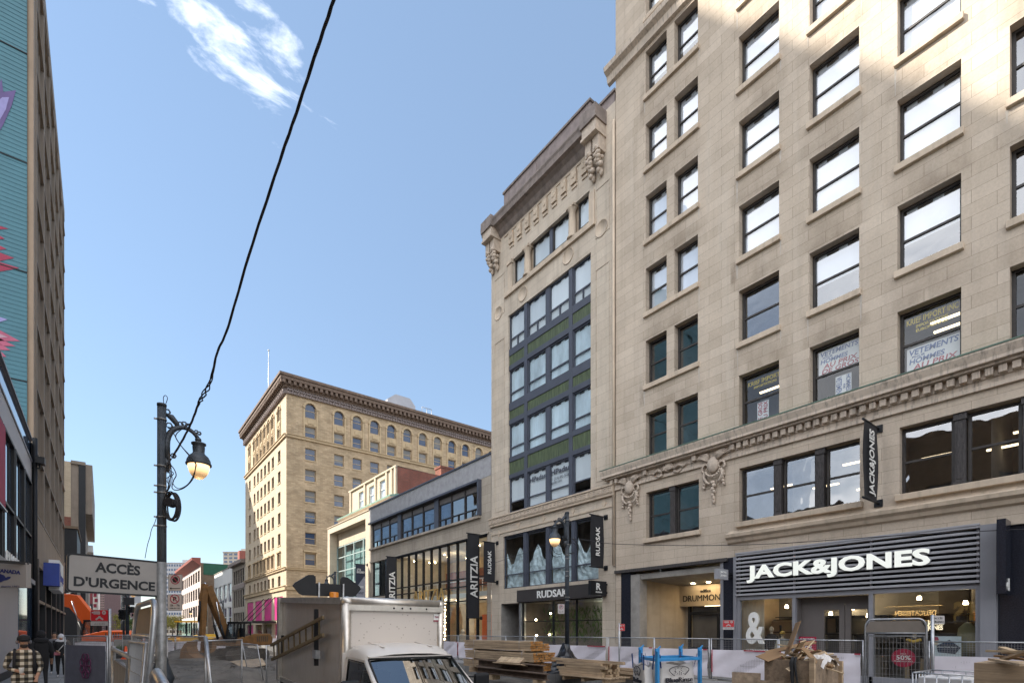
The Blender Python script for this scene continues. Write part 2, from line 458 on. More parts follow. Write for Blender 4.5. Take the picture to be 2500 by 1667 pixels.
M['glass'] = glass('window_glass', base=.17)
M['glassC'] = glass('clear_shop_glass', (.9, .93, .92), 1.5, .02, 0, .9)
M['glassB'] = glass('office_glass', (.62, .68, .72), 1.9, .12, .22, .8)
M['glassG'] = glass('greenish_glass', (.6, .78, .76), 1.9, .1, .2, .8)
M['blind'] = mat('white_blind', (.68, .73, .81), .8, var=.06, vs=1, stretch=(1, 1, .2))
M['skyblind'] = mat('sky_tinted_blind', (.58, .70, .82), .8, var=.3, vs=1.2, stretch=(1, 1, .3))  # blind coloured with the blue sky reflection of the bay windows
M['curtain'] = mat('pale_curtain', (.55, .57, .6), .85, var=.2, vs=5, stretch=(2, 2, .12))
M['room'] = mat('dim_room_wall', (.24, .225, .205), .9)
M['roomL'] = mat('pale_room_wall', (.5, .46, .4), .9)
M['shopin'] = mat('shop_wall_panel', (.13, .11, .095), .8, var=.3, vs=1)
M['warmwall'] = mat('warm_shop_wall', (.50, .38, .25), .85)
M['black'] = mat('black_metal', (.012, .013, .016), .5, var=.2, spec=.3)
M['blackfab'] = mat('black_banner_cloth', (.016, .017, .022), .75, var=.2)
M['navyfab'] = mat('dark_navy_cloth', (.03, .036, .06), .75, var=.2)
M['granite'] = mat('black_polished_granite', (.018, .02, .03), .25, var=.4, vs=30)
M['white'] = mat('white_letter', (.8, .8, .78), .5, var=.02)
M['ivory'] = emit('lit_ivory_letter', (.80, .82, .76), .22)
M['silver'] = mat('grey_metal_slat', (.34, .342, .37), .45, 0.0, var=.08)
M['greyframe'] = mat('grey_metal_frame', (.24, .243, .27), .5, 0.0, var=.08)
M['doorgrey'] = mat('taupe_door_paint', (.14, .125, .12), .5, var=.08)
M['steel'] = mat('galvanised_steel', (.42, .43, .45), .42, .75, var=.2, vs=8)
M['steelD'] = mat('dull_galvanised_steel', (.27, .27, .27), .55, .6, var=.3, vs=9, dirt=.3)
M['gold'] = mat('gold_letter', (.75, .52, .22), .3, .9, var=.1)
M['concrete'] = mat('grey_concrete', (.30, .285, .265), .9, var=.2, vs=2, bump=.3, bs=30, dirt=.25)
M['bluegreyclad'] = mat('grey_cladding', (.34, .34, .355), .75, var=.18, vs=2.5, bump=.2, bs=8, streak=.2)
M['lamp'] = emit('lamp_glow', (1.0, .72, .38), 14)
M['tube'] = emit('fluorescent_tube', (1.0, .80, .50), 1.5)
M['spot'] = emit('spot_light', (1.0, .78, .48), 16)
# ================================================================ GROUND
rng = random.Random(7)
M['gravel'] = mat('gravel_ground', (.125, .112, .098), .95, var=.55, vs=1.1, bump=1.0, bs=22, dirt=.5, dcol=(.2, .18, .155), detail=10)
M['pave'] = masonry('sidewalk_pavers', (.22, .215, .21), (.185, .18, .178), (.09, .088, .085), .9, .9, .012, streak=0, blot=.2)
def paver(name, ca, cb, w, h):
    m, t, b, o = newmat(name); b.inputs['Roughness'].default_value = .8
    tcn = N(t, 'ShaderNodeTexCoord'); br = N(t, 'ShaderNodeTexBrick'); br.inputs['Scale'].default_value = 1
    br.inputs['Color1'].default_value = (*ca, 1); br.inputs['Color2'].default_value = (*cb, 1); br.inputs['Mortar'].default_value = (ca[0] * .45, ca[1] * .45, ca[2] * .45, 1)
    br.inputs['Mortar Size'].default_value = .01; br.inputs['Brick Width'].default_value = w; br.inputs['Row Height'].default_value = h
    lk(t, tcn.outputs['Object'], br.inputs['Vector'])
    nz = N(t, 'ShaderNodeTexNoise', i_Scale=1.2, i_Detail=9, i_Roughness=.7); lk(t, tcn.outputs['Object'], nz.inputs['Vector'])
    mr = N(t, 'ShaderNodeMapRange', n1=.3, n2=.7, n3=.75, n4=1.2); lk(t, nz.outputs['Fac'], mr.inputs[0])
    mul = N(t, 'ShaderNodeMix', data_type='RGBA', blend_type='MULTIPLY'); mul.inputs[0].default_value = 1
    lk(t, br.outputs['Color'], mul.inputs[6]); lk(t, mr.outputs[0], mul.inputs[7]); lk(t, mul.outputs[2], b.inputs['Base Color'])
    return m
M['pave'] = paver('sidewalk_slabs', (.235, .23, .225), (.2, .197, .195), 1.2, .6)
def hgt(x, y):
    return -.55 - .15 * math.exp(-((y - 8) / 7) ** 2) + .10 * math.sin(x * .9 + y * .31) * math.sin(y * .47) + .07 * math.sin(x * 2.3 + 1) * math.sin(y * 1.7 + 2) + (.0 if y < 60 else min((y - 60) / 30, 1) * .35)
g = MB()
g.quad((-1500, -400, -1.15), (1500, -400, -1.15), (1500, 3000, -1.15), (-1500, 3000, -1.15))
o = solo(g, 'ground', M['gravel'], 'wide city ground under the street', None, kind='structure', base=(0, 0, -1.15))
g = MB(); xs = [.95 + i * .43 for i in range(35)]; ys = [-14 + .55 * j for j in range(140)] + [63 + 3 * j for j in range(80)]
vs = [(x, y, hgt(x, y) + (rng.uniform(-.035, .035) if y < 62 else 0)) for y in ys for x in xs]; nx = len(xs)
fs = [(j * nx + i, j * nx + i + 1, (j + 1) * nx + i + 1, (j + 1) * nx + i) for j in range(len(ys) - 1) for i in range(nx - 1)]
g.add(vs, fs, 0, True)
tag(g.build('road', M['gravel']), 'dug up gravel road bed between the pavements', None, kind='structure')
for nm, a, b_ in (('sidewalk_left', -2.8, .95), ('sidewalk_right', 15.55, 20.0)):
    g = MB(); g.box(a, b_, -14, 300, -1.1, 0)
    tag(g.build(nm, [M['pave']]), 'slab pavement along the shop fronts', None, kind='structure')
g = MB(); g.box(20.0, 60, 59.4, 76.0, -1.1, -.02); tag(g.build('side_street', M['pave']), 'side street mouth beside the tall brick block', None, kind='structure')

# ================================================================ WINDOWS
def sash(parent, fr, s0, s1, t0, t1, nb, blind=None, glassm='glass', rail=.5, fw=.085, fmat='sash', sill=None, bmat='blind', name='window'):
    f = MB(); d0, d1 = -nb - .10, -nb
    fr.box(f, s0, s0 + fw, t0, t1, d0, d1); fr.box(f, s1 - fw, s1, t0, t1, d0, d1)
    fr.box(f, s0 + fw, s1 - fw, t1 - fw, t1, d0, d1 - .003); fr.box(f, s0 + fw, s1 - fw, t0, t0 + fw * .8, d0, d1 - .003)
    tm = t0 + (t1 - t0) * rail
    if rail: fr.box(f, s0 + fw, s1 - fw, tm - .035, tm + .035, d0 + .02, d1 - .02)
    fr.box(f, s0 + fw, s1 - fw, t1 - fw - .10, t1 - fw, d0 - .06, d0 - .02)
    w = f.build(name, M[fmat], parent)
    p = MB(); k = -nb - .06
    p.quad(fr.p(s0 + fw, t0 + fw * .8, k), fr.p(s1 - fw, t0 + fw * .8, k), fr.p(s1 - fw, t1 - fw, k - .001), fr.p(s0 + fw, t1 - fw, k - .001))
    p.build('pane', M[glassm], w)
    if blind:
        b = MB(); lo = t0 + (t1 - t0) * blind; k = -nb - .115
        nn = 5
        for i in range(nn):
            a0 = s0 - .05 + (s1 - s0 + .1) * i / nn; a1 = s0 - .05 + (s1 - s0 + .1) * (i + 1) / nn
            b.quad(fr.p(a0, lo, k - .012 * (i % 2)), fr.p(a1, lo, k - .012 * ((i + 1) % 2)), fr.p(a1, t1 + .05, k - .012 * ((i + 1) % 2)), fr.p(a0, t1 + .05, k - .012 * (i % 2)))
        b.build('blind', M[bmat], w)
    if sill:
        b = MB(); fr.box(b, s0 - sill[0], s1 + sill[0], t0 - sill[1], t0, -nb + .002, sill[2]); b.build('sill', M['trim'], w, bevel=.012)
    return w

# ================================================================ STONE OFFICE BLOCK (right)
FX = FR((20, 0, 0), (0, 1, 0), (-1, 0, 0))
B1 = thing('office_building', 'tall buff limestone office block with a dentilled cornice above its second storey', 'building', (20, 6, 0))
YL, YR, ZT = 17.22, -14.0, 36.5
cols = [(9.28, 10.86), (6.64, 8.21), (3.99, 5.57), (1.36, 2.94), (-1.28, .30), (-3.92, -2.34), (-6.56, -4.98), (-9.2, -7.62)]
pair = [(12.68, 13.85), (14.25, 15.41)]
sills = [26.7 - 3.375 * k for k in range(6)]
ops = []
for k, z in enumerate(sills):
    zb = z if k < 5 else 9.84
    hd = 28.8 - 3.375 * k
    for a, b in pair + cols: ops.append((a, b, zb, hd, .42))
for a, b in pair + cols: ops.append((a, b, 30.35, 32.4, .42))
mez = [(12.63, 15.38, 6.05, 8.22, .40)] + [(a, b, 6.08, 8.23, .40) for a, b in ((6.62, 10.84), (1.29, 5.51), (-4.04, .18), (-9.37, -5.15))]
ops += mez
ent = (11.63, 16.28, 0, 4.45, 0.0)
w = MB()
wall_open(w, FX, YR, YL, 4.72, ZT, ops, .42)
w.quad(FX.p(YL, -1, 0), FX.p(YL, -1, -18), FX.p(YL, ZT, -18), FX.p(YL, ZT, 0))
w.quad(FX.p(YR, -1, 0), FX.p(YR, ZT, 0), FX.p(YR, ZT, -18), FX.p(YR, -1, -18))
w.quad(FX.p(YR, ZT, 0), FX.p(YL, ZT, 0), FX.p(YL, ZT, -18), FX.p(YR, ZT, -18))
FX.box(w, 16.86, YL, -1, 4.72, -.4, 0)
w.build('wall', M['lime'], B1)
it = MB()
it.quad(FX.p(YR, 0, -3.6), FX.p(YL - .05, 0, -3.6), FX.p(YL - .05, ZT, -3.6), FX.p(YR, ZT, -3.6))
for z in [5.4, 8.75, 12.3, 15.7, 19.05, 22.4, 25.8, 29.3, 32.8]:
    it.quad(FX.p(YR, z, -.44), FX.p(YL, z, -.44), FX.p(YL, z, -3.6), FX.p(YR, z, -3.6))
for y in (16.2, 14.05, 11.8, 9.0, 6.2, 3.4, .8, -1.9):
    it.quad(FX.p(y, 5.4, -.46), FX.p(y, ZT, -.46), FX.p(y, ZT, -3.6), FX.p(y, 5.4, -3.6))
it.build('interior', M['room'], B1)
# blinds: white behind almost every upper window, less below
for k, z in enumerate(sills):
    zb = z if k < 5 else 9.84
    hd = 28.8 - 3.375 * k
    for j, (a, b) in enumerate(pair + cols):
        bl = None
        if k <= 3: bl = .02
        if j < 2 and k == 3: bl = .02
        if j == 2 and k == 4: bl = None
        if j in (3, 4) and k == 4: bl = .45
        if k == 0 and j < 2: bl = .4
        if j == 5: bl = None if k > 2 else .3
        si = (.07, .21, .13) if k < 5 and not (j < 2) else None
        sash(B1, FX, a, b, zb, hd, .28, bl, sill=si, glassm='glassC' if k == 5 and j > 1 else 'glass')
for a, b in pair + cols: sash(B1, FX, a, b, 30.35, 32.4, .28, .1, sill=(.07, .21, .13))
s = MB()
for k, z in enumerate(sills[:5]): FX.box(s, 12.6, 15.48, z - .21, z, -.28, .13)
s.build_each('sill', M['trim'], B1, bevel=.012)
# soot over the window heads, lime drips below the sill ends
def softstain(name, col, k, lo, hi, sc):
    m, t, b, o = newmat(name); b.inputs['Base Color'].default_value = (*col, 1); b.inputs['Roughness'].default_value = .9; b.inputs['Specular IOR Level'].default_value = .2
    tcn = N(t, 'ShaderNodeTexCoord'); sp = N(t, 'ShaderNodeSeparateXYZ'); lk(t, tcn.outputs['Generated'], sp.inputs[0])
    def mth(op, a, b_=None):
        n = N(t, 'ShaderNodeMath', operation=op)
        for i, v in enumerate((a, b_)):
            if v is None: continue
            if isinstance(v, (int, float)): n.inputs[i].default_value = v
            else: lk(t, v, n.inputs[i])
        return n.outputs[0]
    hz = mth('MULTIPLY', mth('MULTIPLY', sp.outputs[1], mth('SUBTRACT', 1.0, sp.outputs[1])), 4.0)
    vt = mth('MULTIPLY', mth('SUBTRACT', 1.0, sp.outputs[2]), mth('MINIMUM', mth('MULTIPLY', sp.outputs[2], 14.0), 1.0)); ed = mth('MULTIPLY', mth('POWER', hz, .6), mth('POWER', vt, .8))
    nz = N(t, 'ShaderNodeTexNoise', i_Scale=sc, i_Detail=7, i_Roughness=.65); lk(t, tcn.outputs['Object'], nz.inputs['Vector'])
    mr = N(t, 'ShaderNodeMapRange', n1=lo, n2=hi, n3=0.15, n4=1.0); lk(t, nz.outputs['Fac'], mr.inputs[0])
    fac = mth('MULTIPLY', mth('MULTIPLY', ed, mr.outputs[0]), k)
    tr = N(t, 'ShaderNodeBsdfTransparent'); mx = N(t, 'ShaderNodeMixShader'); lk(t, fac, mx.inputs[0]); lk(t, tr.outputs[0], mx.inputs[1]); lk(t, b.outputs[0], mx.inputs[2]); lk(t, mx.outputs[0], o.inputs[0])
    return m
M['soot'] = softstain('soot_stain', (.17, .115, .072), .30, .35, .65, 1.4); M['limestain'] = mat('pale_lime_drip', (.50, .455, .40), .9, var=.15, vs=6)
rs = random.Random(31)
for k, z in enumerate(sills):
    zb = z if k < 5 else 9.84
    hd = 28.8 - 3.375 * k
    for a, b in [(12.68, 15.41)] + cols[:5]:
        q = MB(); up_ = (hd + 1.06) if k else hd + .15; q.quad(FX.p(a - .35, hd + .004, .004), FX.p(b + .35, hd + .004, .004), FX.p(b + .35, up_, .004), FX.p(a - .35, up_, .004)); q.build('soot_stain', M['soot'], B1)
        if rs.random() < .12: q = MB(); wd = rs.uniform(.25, .45); q.quad(FX.p(b + .06, zb - .9, .005), FX.p(b + .06 + wd, zb - .9, .005), FX.p(b + .06 + wd, zb + rs.uniform(.6, 1.6), .005), FX.p(b + .06, zb + 1.2, .005)); q.build('soot_stain', M['soot'], B1)
        if k < 5:
            for e in (a - .09, b + .02):
                if rs.random() < .75:
                    q = MB(); w_ = rs.uniform(.05, .10); h_ = rs.uniform(.35, .95); zs = zb - .21; n_ = 6; pts = []
                    for i in range(n_ + 1): f = i / n_; pts.append((e + w_ / 2 - w_ / 2 * (1 - f * .8) * rs.uniform(.8, 1.25), zs - h_ * f))
                    for i in range(n_, -1, -1): f = i / n_; pts.append((e + w_ / 2 + w_ / 2 * (1 - f * .8) * rs.uniform(.8, 1.25), zs - h_ * f))
                    q.add([FX.p(y_, z_, .006) for y_, z_ in pts], [(i, i + 1, 2 * n_ - i, 2 * n_ + 1 - i) for i in range(n_)]); q.build('lime_drip', M['limestain'], B1)

# mezzanine groups: double-hung lights between worn posts
for gi, (a, b, z0, z1, dd) in enumerate(mez):
    posts = [(13.85, 14.16)] if gi == 0 else [(a + 2.59 - .0, a + 2.90), (a + 1.11, a + 1.43)]
    posts = sorted(posts)
    edges = [a] + [v for p in posts for v in p] + [b]
    for i in range(0, len(edges), 2):
        sash(B1, FX, edges[i], edges[i + 1], z0, z1 - .04, .24, glassm='glass', rail=.5, fw=.075)
    pm = MB()
    for p0, p1 in posts:
        FX.box(pm, p0 + .03, p1 - .03, z0 + .12, z1 - .2, -.3, -.08); FX.box(pm, p0, p1, z1 - .2, z1, -.3, -.05); FX.box(pm, p0, p1, z0, z0 + .12, -.3, -.05)
        FX.box(pm, p0 + .09, p1 - .09, z0 + .2, z1 - .3, -.08, -.065)
    pm.build_each('mullion', M['sashW'], B1, bevel=.01)
    sm = MB(); FX.box(sm, a - .1, b + .1, z0 - .2, z0, -.24, .15); sm.build('sill', M['trim'], B1, bevel=.015)
# fluorescent tubes seen through the mezzanine and the lower windows
tb = MB()
for y, z, n in ((9.9, 7.55, -1.6), (8.4, 7.3, -1.9), (7.1, 7.75, -1.2), (7.0, 7.0, -2.2), (4.9, 7.5, -1.7), (3.3, 7.4, -1.9), (2.6, 7.6, -1.3), (10.3, 11.6, -1.5), (9.6, 11.55, -2.2), (7.4, 11.7, -1.4), (4.6, 11.65, -1.8), (23.2 - 18.7, 11.6, -1.0)):
    FX.box(tb, y - .45, y + .45, z, z + .05, n - .05, n + .05)
tb.build_each('ceiling_light', M['tube'], B1)
# dentilled cornice
c = MB()
FX.box(c, YR, 17.55, 8.68, 8.80, 0, .10, 0); FX.box(c, YR, 17.55, 8.80, 8.96, 0, .06)
FX.box(c, YR, 17.6, 8.96, 9.22, 0, .10)
FX.box(c, YR, 17.72, 9.22, 9.30, 0, .34)
c.prism([FX.p(YR, 9.30, 0), FX.p(YR, 9.30, .46), FX.p(YR, 9.40, .46), FX.p(YR, 9.60, .54), FX.p(YR, 9.66, .54), FX.p(YR, 9.80, .02), FX.p(YR, 9.80, 0)], (0, 17.8 - YR, 0))
y = 17.3
while y > YR:
    if not (15.5 < y < 16.9 or 13.0 < y < 15.1 or 11.2 < y < 12.6): FX.box(c, y - .09, y + .09, 8.99, 9.2, .1, .25)
    y -= .285
c.build('cornice', M['corn'], B1, bevel=.008)
c = MB(); c.prism([FX.p(YR, 9.662, .56), FX.p(YR, 9.70, .56), FX.p(YR, 9.835, .03), FX.p(YR, 9.80, .03)], (0, 17.82 - YR, 0)); c.build('flashing', M['copper'], B1)
# high string course
c = MB(); c.prism([FX.p(YR, 28.95, 0), FX.p(YR, 29.0, .16), FX.p(YR, 29.3, .22), FX.p(YR, 29.42, .42), FX.p(YR, 29.62, .46), FX.p(YR, 29.78, .34), FX.p(YR, 30.0, .05), FX.p(YR, 30.0, 0)], (0, 17.62 - YR, 0))
c.build('string_course', M['corn'], B1)
# course under the mezzanine sills
c = MB(); c.prism([FX.p(YR, 5.25, 0), FX.p(YR, 5.30, .10), FX.p(YR, 5.42, .14), FX.p(YR, 5.50, .26), FX.p(YR, 5.62, .28), FX.p(YR, 5.70, .05), FX.p(YR, 5.78, 0)], (0, 11.3 - YR, 0))
c.build('string_course', M['trim'], B1)
# winged cartouches and the shell between them
def cartouche(Y):
    m = MB(); P = lambda s, t, n: FX.p(Y + s, t, n)
    rot = Matrix.Identity(3)
    m.ball(P(0, 8.62, .14), .16, .26, .34, 12, 8)
    for sg in (-1, 1):
        for i in range(6):     # wing feathers
            a = R(20 + 9 * i)
            p0 = P(sg * .18, 8.80 + .02 * i, .16)
            p1 = P(sg * (.18 + (.62 - .05 * i) * math.cos(R(22 + 11 * i))), 8.78 + (.62 - .05 * i) * math.sin(R(22 + 11 * i)), .2)
            m.tube([p0, (p0 + p1) / 2 + Vector((-.03, 0, .05)), p1], [.05, .055, .012], 6)
        pts = []
        for i in range(9):
            th = R(-60 + 40 * i); r = .20 - .015 * i
            pts.append(P(sg * (.34 + r * math.cos(th)), 8.55 + r * math.sin(th), .12))
        m.tube(pts, [.05 - .003 * i for i in range(9)], 6)
        m.tube([P(sg * .38, 8.4, .12), P(sg * .42, 8.15, .14), P(sg * .30, 7.95, .13), P(sg * .16, 7.85, .12)], [.05, .07, .06, .04], 6)
        for i in range(5): m.ball(P(sg * (.42 + .03 * math.sin(i * 2)), 8.28 - i * .13, .10), .06, .07, .07, 6, 4)
    for i in range(9):
        th = R(200 + 140 * i / 8); m.ball(P(.34 * math.cos(th), 8.45 + .30 * math.sin(th), .17), .06, .06, .06, 6, 4)
    for i in range(6): m.ball(P(.03 * (-1) ** i, 7.9 - i * .13, .12), .07, .12 - i * .015, .085, 7, 4)
    m.lathe(P(0, 7.0, .08), [(0, 0), (.05, .06), (.07, .14), (.04, .22)], 8)
    m.build('cartouche', M['carve'], B1)
cartouche(16.25); cartouche(11.9)
m = MB(); P = lambda s, t, n: FX.p(14.07 + s, t, n)
for i in range(9):
    a = R(20 + 17.5 * i); m.tube([P(0, 8.88, .16), P(.16 * math.cos(a), 8.88 + .16 * math.sin(a), .24), P(.34 * math.cos(a), 8.88 + .34 * math.sin(a), .16)], [.02, .045, .05], 6)
for sg in (-1, 1):
    m.tube([P(sg * .3, 8.9, .14), P(sg * .55, 9.05, .15), P(sg * .75, 8.92, .14), P(sg * .95, 8.98, .12)], [.09, .07, .06, .02], 6)
    m.tube([P(sg * .3, 8.8, .14), P(sg * .5, 8.72, .15), P(sg * .68, 8.82, .13)], [.07, .05, .02], 6)
m.build('shell_ornament', M['carve'], B1)
# entrance ledge, black granite pilasters, deep porch
c = MB(); FX.box(c, 11.3, 17.2, 4.58, 4.72, -.1, .14); c.build('entrance_ledge', M['sashW'], B1)
c = MB(); FX.box(c, 16.28, 16.86, -1, 4.58, -.4, .02); FX.box(c, 11.04, 11.50, -1, 4.72, -.4, .02)
for z in (1.5, 3.0): FX.box(c, 16.27, 16.87, z, z + .012, -.1, .024); FX.box(c, 11.03, 11.51, z, z + .012, -.1, .024)
c.build_each('granite_pilaster', M['granite'], B1)
c = MB(); FX.box(c, 11.50, 11.63, 0, 4.58, -.3, .05); FX.box(c, 10.92, 11.04, 0, 4.72, -.3, .1); c.build_each('metal_post', M['greyframe'], B1, gap=-1)
M['porch'] = mat('buff_porch_stone', (.42, .345, .25), .8, var=.12, vs=1.5, streak=.3, bump=.3, bs=40)
c = MB(); A = 11.63; Bq = 16.28
c.box(20.0, 20.55, 15.75, 16.28, 0, 4.45, 1)
c.quad((20.55, 16.0, 0), (22.6, 15.0, 0), (22.6, 15.0, 4.45), (20.55, 16.0, 4.45)); c.quad((22.6, 15.0, 0), (22.6, 14.6, 0), (22.6, 14.6, 4.45), (22.6, 15.0, 4.45))
c.box(20.0, 22.6, 11.50, A, 0, 4.58, 0)
c.box(20.06, 20.4, A, 15.74, 4.2, 4.45, 1); c.quad((20.4, A, 4.2), (20.4, 15.74, 4.2), (22.6, 15.74, 3.95), (22.6, A, 3.95), 1)
c.box(22.3, 22.55, A, 15.6, 2.95, 3.95, 0)
c.build('porch', [M['porch'], M['concrete']], B1)
c = MB(); c.box(22.62, 22.70, A, 14.75, 0, 2.94)
c.build('porch_back_wall', M['shopin'], B1)
c = MB()
for a, b in ((A, A + .1), (13.1, 13.22), (14.62, 14.74)): c.box(22.40, 22.52, a, b, 0, 2.95)
c.box(22.41, 22.51, A + .1, 14.62, 2.55, 2.68); c.box(22.41, 22.51, A + .1, 14.62, .9, 1.0)
dr = c.build('entrance_door', M['black'], B1)
c = MB(); c.quad((22.46, A, 0), (22.46, 14.7, 0), (22.46, 14.7, 2.9), (22.46, A, 2.9)); c.build('pane', M['glassC'], dr)
c = MB(); U, V = Vector((0, -1, 0)), Vector((0, 0, 1))
yd = onX(1668, 1440, 22.3).y; wd_ = (yd - onX(1762, 1440, 22.3).y) * 1.11; text(c, 'DRUMMOND', (22.295, yd, 3.18), U, V, wd_, .29, .02, bold=0.0); text(c, 'edifice', (22.295, yd - wd_ * .42, 3.58), U, V, wd_ * .24, .15, .02, bold=.02)
c.build('entrance_lettering', M['black'], B1)
c = MB(); text(c, '1117', (22.39, 12.9, 2.72), U, V, .46, .16, .02, bold=.01); c.build('street_number', M['gold'], B1)
c = MB()
for y in (14.2, 13.4, 12.6, 11.9): c.lathe((22.0, y, 3.99), [(.001, 0), (.09, .0), (.09, .03)], 10)
c.build_each('downlight', M['spot'], B1)
c = MB(); c.box(22.0, 22.05, 12.1, 13.6, 2.90, 2.93); c.build('porch_light', M['tube'], B1)
lt = bpy.data.lights.new('porch_lamp', 'AREA'); lt.energy = 11; lt.size = 1.2; lt.color = (1, .74, .42); lo_ = bpy.data.objects.new('porch_lamp', lt); COL.objects.link(lo_); lo_.location = (21.6, 13.4, 3.93); lo_.parent = None

# ---- clothing shop front in the office block
SH = MB()
FX.box(SH, -14, 3.2, -1, 4.72, -.4, -.1, 0)
SH.build('shop_wall', M['granite'], B1)
sf = MB()
FX.box(sf, 3.20, 3.55, 0, 4.80, -.2, .12)
for y in (8.74, 6.30): FX.box(sf, y - .06, y + .06, 0, 3.13, -.16, .02)
FX.box(sf, 3.55, 10.92, 2.98, 3.13, -.16, .03); FX.box(sf, 3.55, 10.92, 0, .25, -.16, .02); FX.box(sf, 10.80, 10.92, 0, 3.13, -.16, .02)
FX.box(sf, 3.55, 3.67, .25, 2.98, -.16, .02)
FX.box(sf, 3.55, 10.92, 3.13, 4.8, -.3, -.12, 1)
sf.build('shop_frame', [M['greyframe'], M['black']], B1)
lv = MB()
for i in range(11):
    z = 3.15 + i * .158
    FX.box(lv, 3.56, 10.93, z, z + .075, .02, .12)
FX.box(lv, 3.56, 10.95, 4.80, 4.86, -.1, .14)
for y in (10.85, 8.74, 6.3, 3.62): FX.box(lv, y - .025, y + .025, 3.14, 4.8, -.08, .018)
lv.build('louvre_panel', M['silver'], B1, bevel=.006)
gp = MB(); gp.quad(FX.p(3.6, .2, -.07), FX.p(6.3, .2, -.07), FX.p(6.3, 3.05, -.07), FX.p(3.6, 3.05, -.07)); gp.quad(FX.p(8.74, .2, -.07), FX.p(10.85, .2, -.07), FX.p(10.85, 3.05, -.07), FX.p(8.74, 3.05, -.07))
gp.build_each('shop_window', M['glassC'], B1)
dd = MB()
for a, b in ((6.36, 7.52), (7.54, 8.68)):
    pass
FX.box(dd, 8.05, 8.68, 0, 2.98, -.5, -.4)
for a, b in ((6.36, 7.20), (7.22, 8.05)):
    FX.box(dd, a, a + .17, 0, 2.72, -.5, -.40); FX.box(dd, b - .17, b, 0, 2.72, -.5, -.40); FX.box(dd, a + .17, b - .17, 2.5, 2.72, -.498, -.402); FX.box(dd, a + .17, b - .17, 0, .3, -.498, -.402)
FX.box(dd, 6.36, 8.05, 2.72, 2.98, -.5, -.40)
dd.box(20.12, 20.4, 8.66, 8.70, 0, 2.98)
d_ = dd.build('shop_door', M['doorgrey'], B1)
gp = MB(); gp.quad(FX.p(6.5, .3, -.45), FX.p(7.95, .3, -.45), FX.p(7.95, 2.5, -.45), FX.p(6.5, 2.5, -.45)); gp.build('pane', M['glassC'], d_)
si = MB()
si.quad((25.5, 3.3, 0), (25.5, 10.9, 0), (25.5, 10.9, 3.6), (25.5, 3.3, 3.6), 0)
si.quad((20.1, 3.3, 0), (25.5, 3.3, 0), (25.5, 3.3, 3.6), (20.1, 3.3, 3.6), 0)
si.quad((20.1, 10.95, 0), (25.5, 10.95, 0), (25.5, 10.95, 3.6), (20.1, 10.95, 3.6), 1)
si.quad((20.1, 3.3, 3.5), (25.5, 3.3, 3.5), (25.5, 10.95, 3.5), (20.1, 10.95, 3.5), 0)
si.quad((20.1, 3.3, .02), (25.5, 3.3, .02), (25.5, 10.95, .02), (20.1, 10.95, .02), 2)
si.box(22.2, 22.35, 8.9, 10.6, 0, 2.2, 1); si.box(23.0, 23.4, 4.4, 5.2, 0, 3.5, 0)
for y in (9.2, 9.7, 10.2): si.box(22.1, 22.2, y, y + .04, .6, 2.0, 4)
for z in (1.1, 1.7, 2.2): si.box(22.12, 22.18, 8.95, 10.5, z, z + .03, 4)
for i in range(16): si.box(20.3, 20.34, 10.0 + i * .055, 10.02 + i * .055, .3, 3.0, 5)
for i in range(34):
    yy = 3.6 + rng.random() * 6.9; xx = 22.6 + rng.random() * 2.6
    si.box(xx, xx + .25, yy, yy + .08 + rng.random() * .25, 1.0 + .7 * (i % 2), 1.55 + .7 * (i % 2) + .1 * rng.random(), (0, 1, 2, 4, 3)[i % 5])
for z in (1.62, 2.32): si.box(22.5, 25.3, 3.5, 10.6, z, z + .03, 4)
for y in (4.2, 5.4, 6.8, 8.2, 9.6): si.box(20.5, 25.4, y, y + .08, 3.3, 3.42, 4)
si.box(21.6, 22.6, 4.6, 5.8, 0, .9, 1); si.box(21.9, 22.8, 6.6, 7.6, 0, .85, 2)
si.build('shop_interior', [M['shopin'], M['warmwall'], M['room'], M['roomL'], M['black'], M['roomL']], B1)
sp_ = MB()
for x, y, z in ((22, 9.9, 2.7), (22.6, 9.2, 2.55), (22.9, 8.6, 2.4), (23.4, 8.0, 2.6), (23.2, 7.4, 2.3), (22.4, 5.6, 2.85), (23.5, 4.9, 2.7), (21.6, 4.2, 2.6), (24, 6.4, 2.5), (22, 7.0, 2.75)): sp_.lathe((x, y, z), [(.001, 0), (.07, 0), (.05, .12)], 8)
sp_.build_each('spot_lamp', M['spot'], B1)
for nm, loc, e in (('shop_lamp', (22.6, 9.6, 3.2), 7), ('shop_lamp', (22.8, 7.2, 3.2), 7), ('shop_lamp', (23.6, 4.6, 3.2), 6)):
    lt = bpy.data.lights.new(nm, 'POINT'); lt.energy = e; lt.shadow_soft_size = .25; lt.color = (1, .76, .46); lo_ = bpy.data.objects.new(nm, lt); COL.objects.link(lo_); lo_.location = loc
# shop name in big white letters
c = MB(); text(c, 'JACK&JONES', FX.p(10.43, 3.62, .13), U, V, 5.75, .67, .09, bold=.035, space=1.02); c.add([], [])
e_ = MB(); text(e_, 'JACK&JONES', FX.p(10.44, 3.61, .10), U, V, 5.77, .69, .07, bold=.05, space=1.02)
L1 = thing('shop_sign', 'large white raised letters of the shop name on the grey louvred front', 'shop sign', FX.p(7.5, 3.6, .12))
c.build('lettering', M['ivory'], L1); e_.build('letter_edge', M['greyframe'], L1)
c = MB(); text(c, '&', FX.p(10.55, 1.25, -.05), U, V, .72, 1.25, .09, bold=.02); L2 = thing('window_emblem', 'big white ampersand standing in the clothing shop window', 'shop emblem', FX.p(10.2, 1.0, -.05))
c.build('ampersand', M['white'], L2); c = MB(); text(c, 'JACK&JONES', FX.p(10.6, .92, -.05), U, V, .9, .13, .01, bold=.03); c.build('shop_name', M['white'], L2)

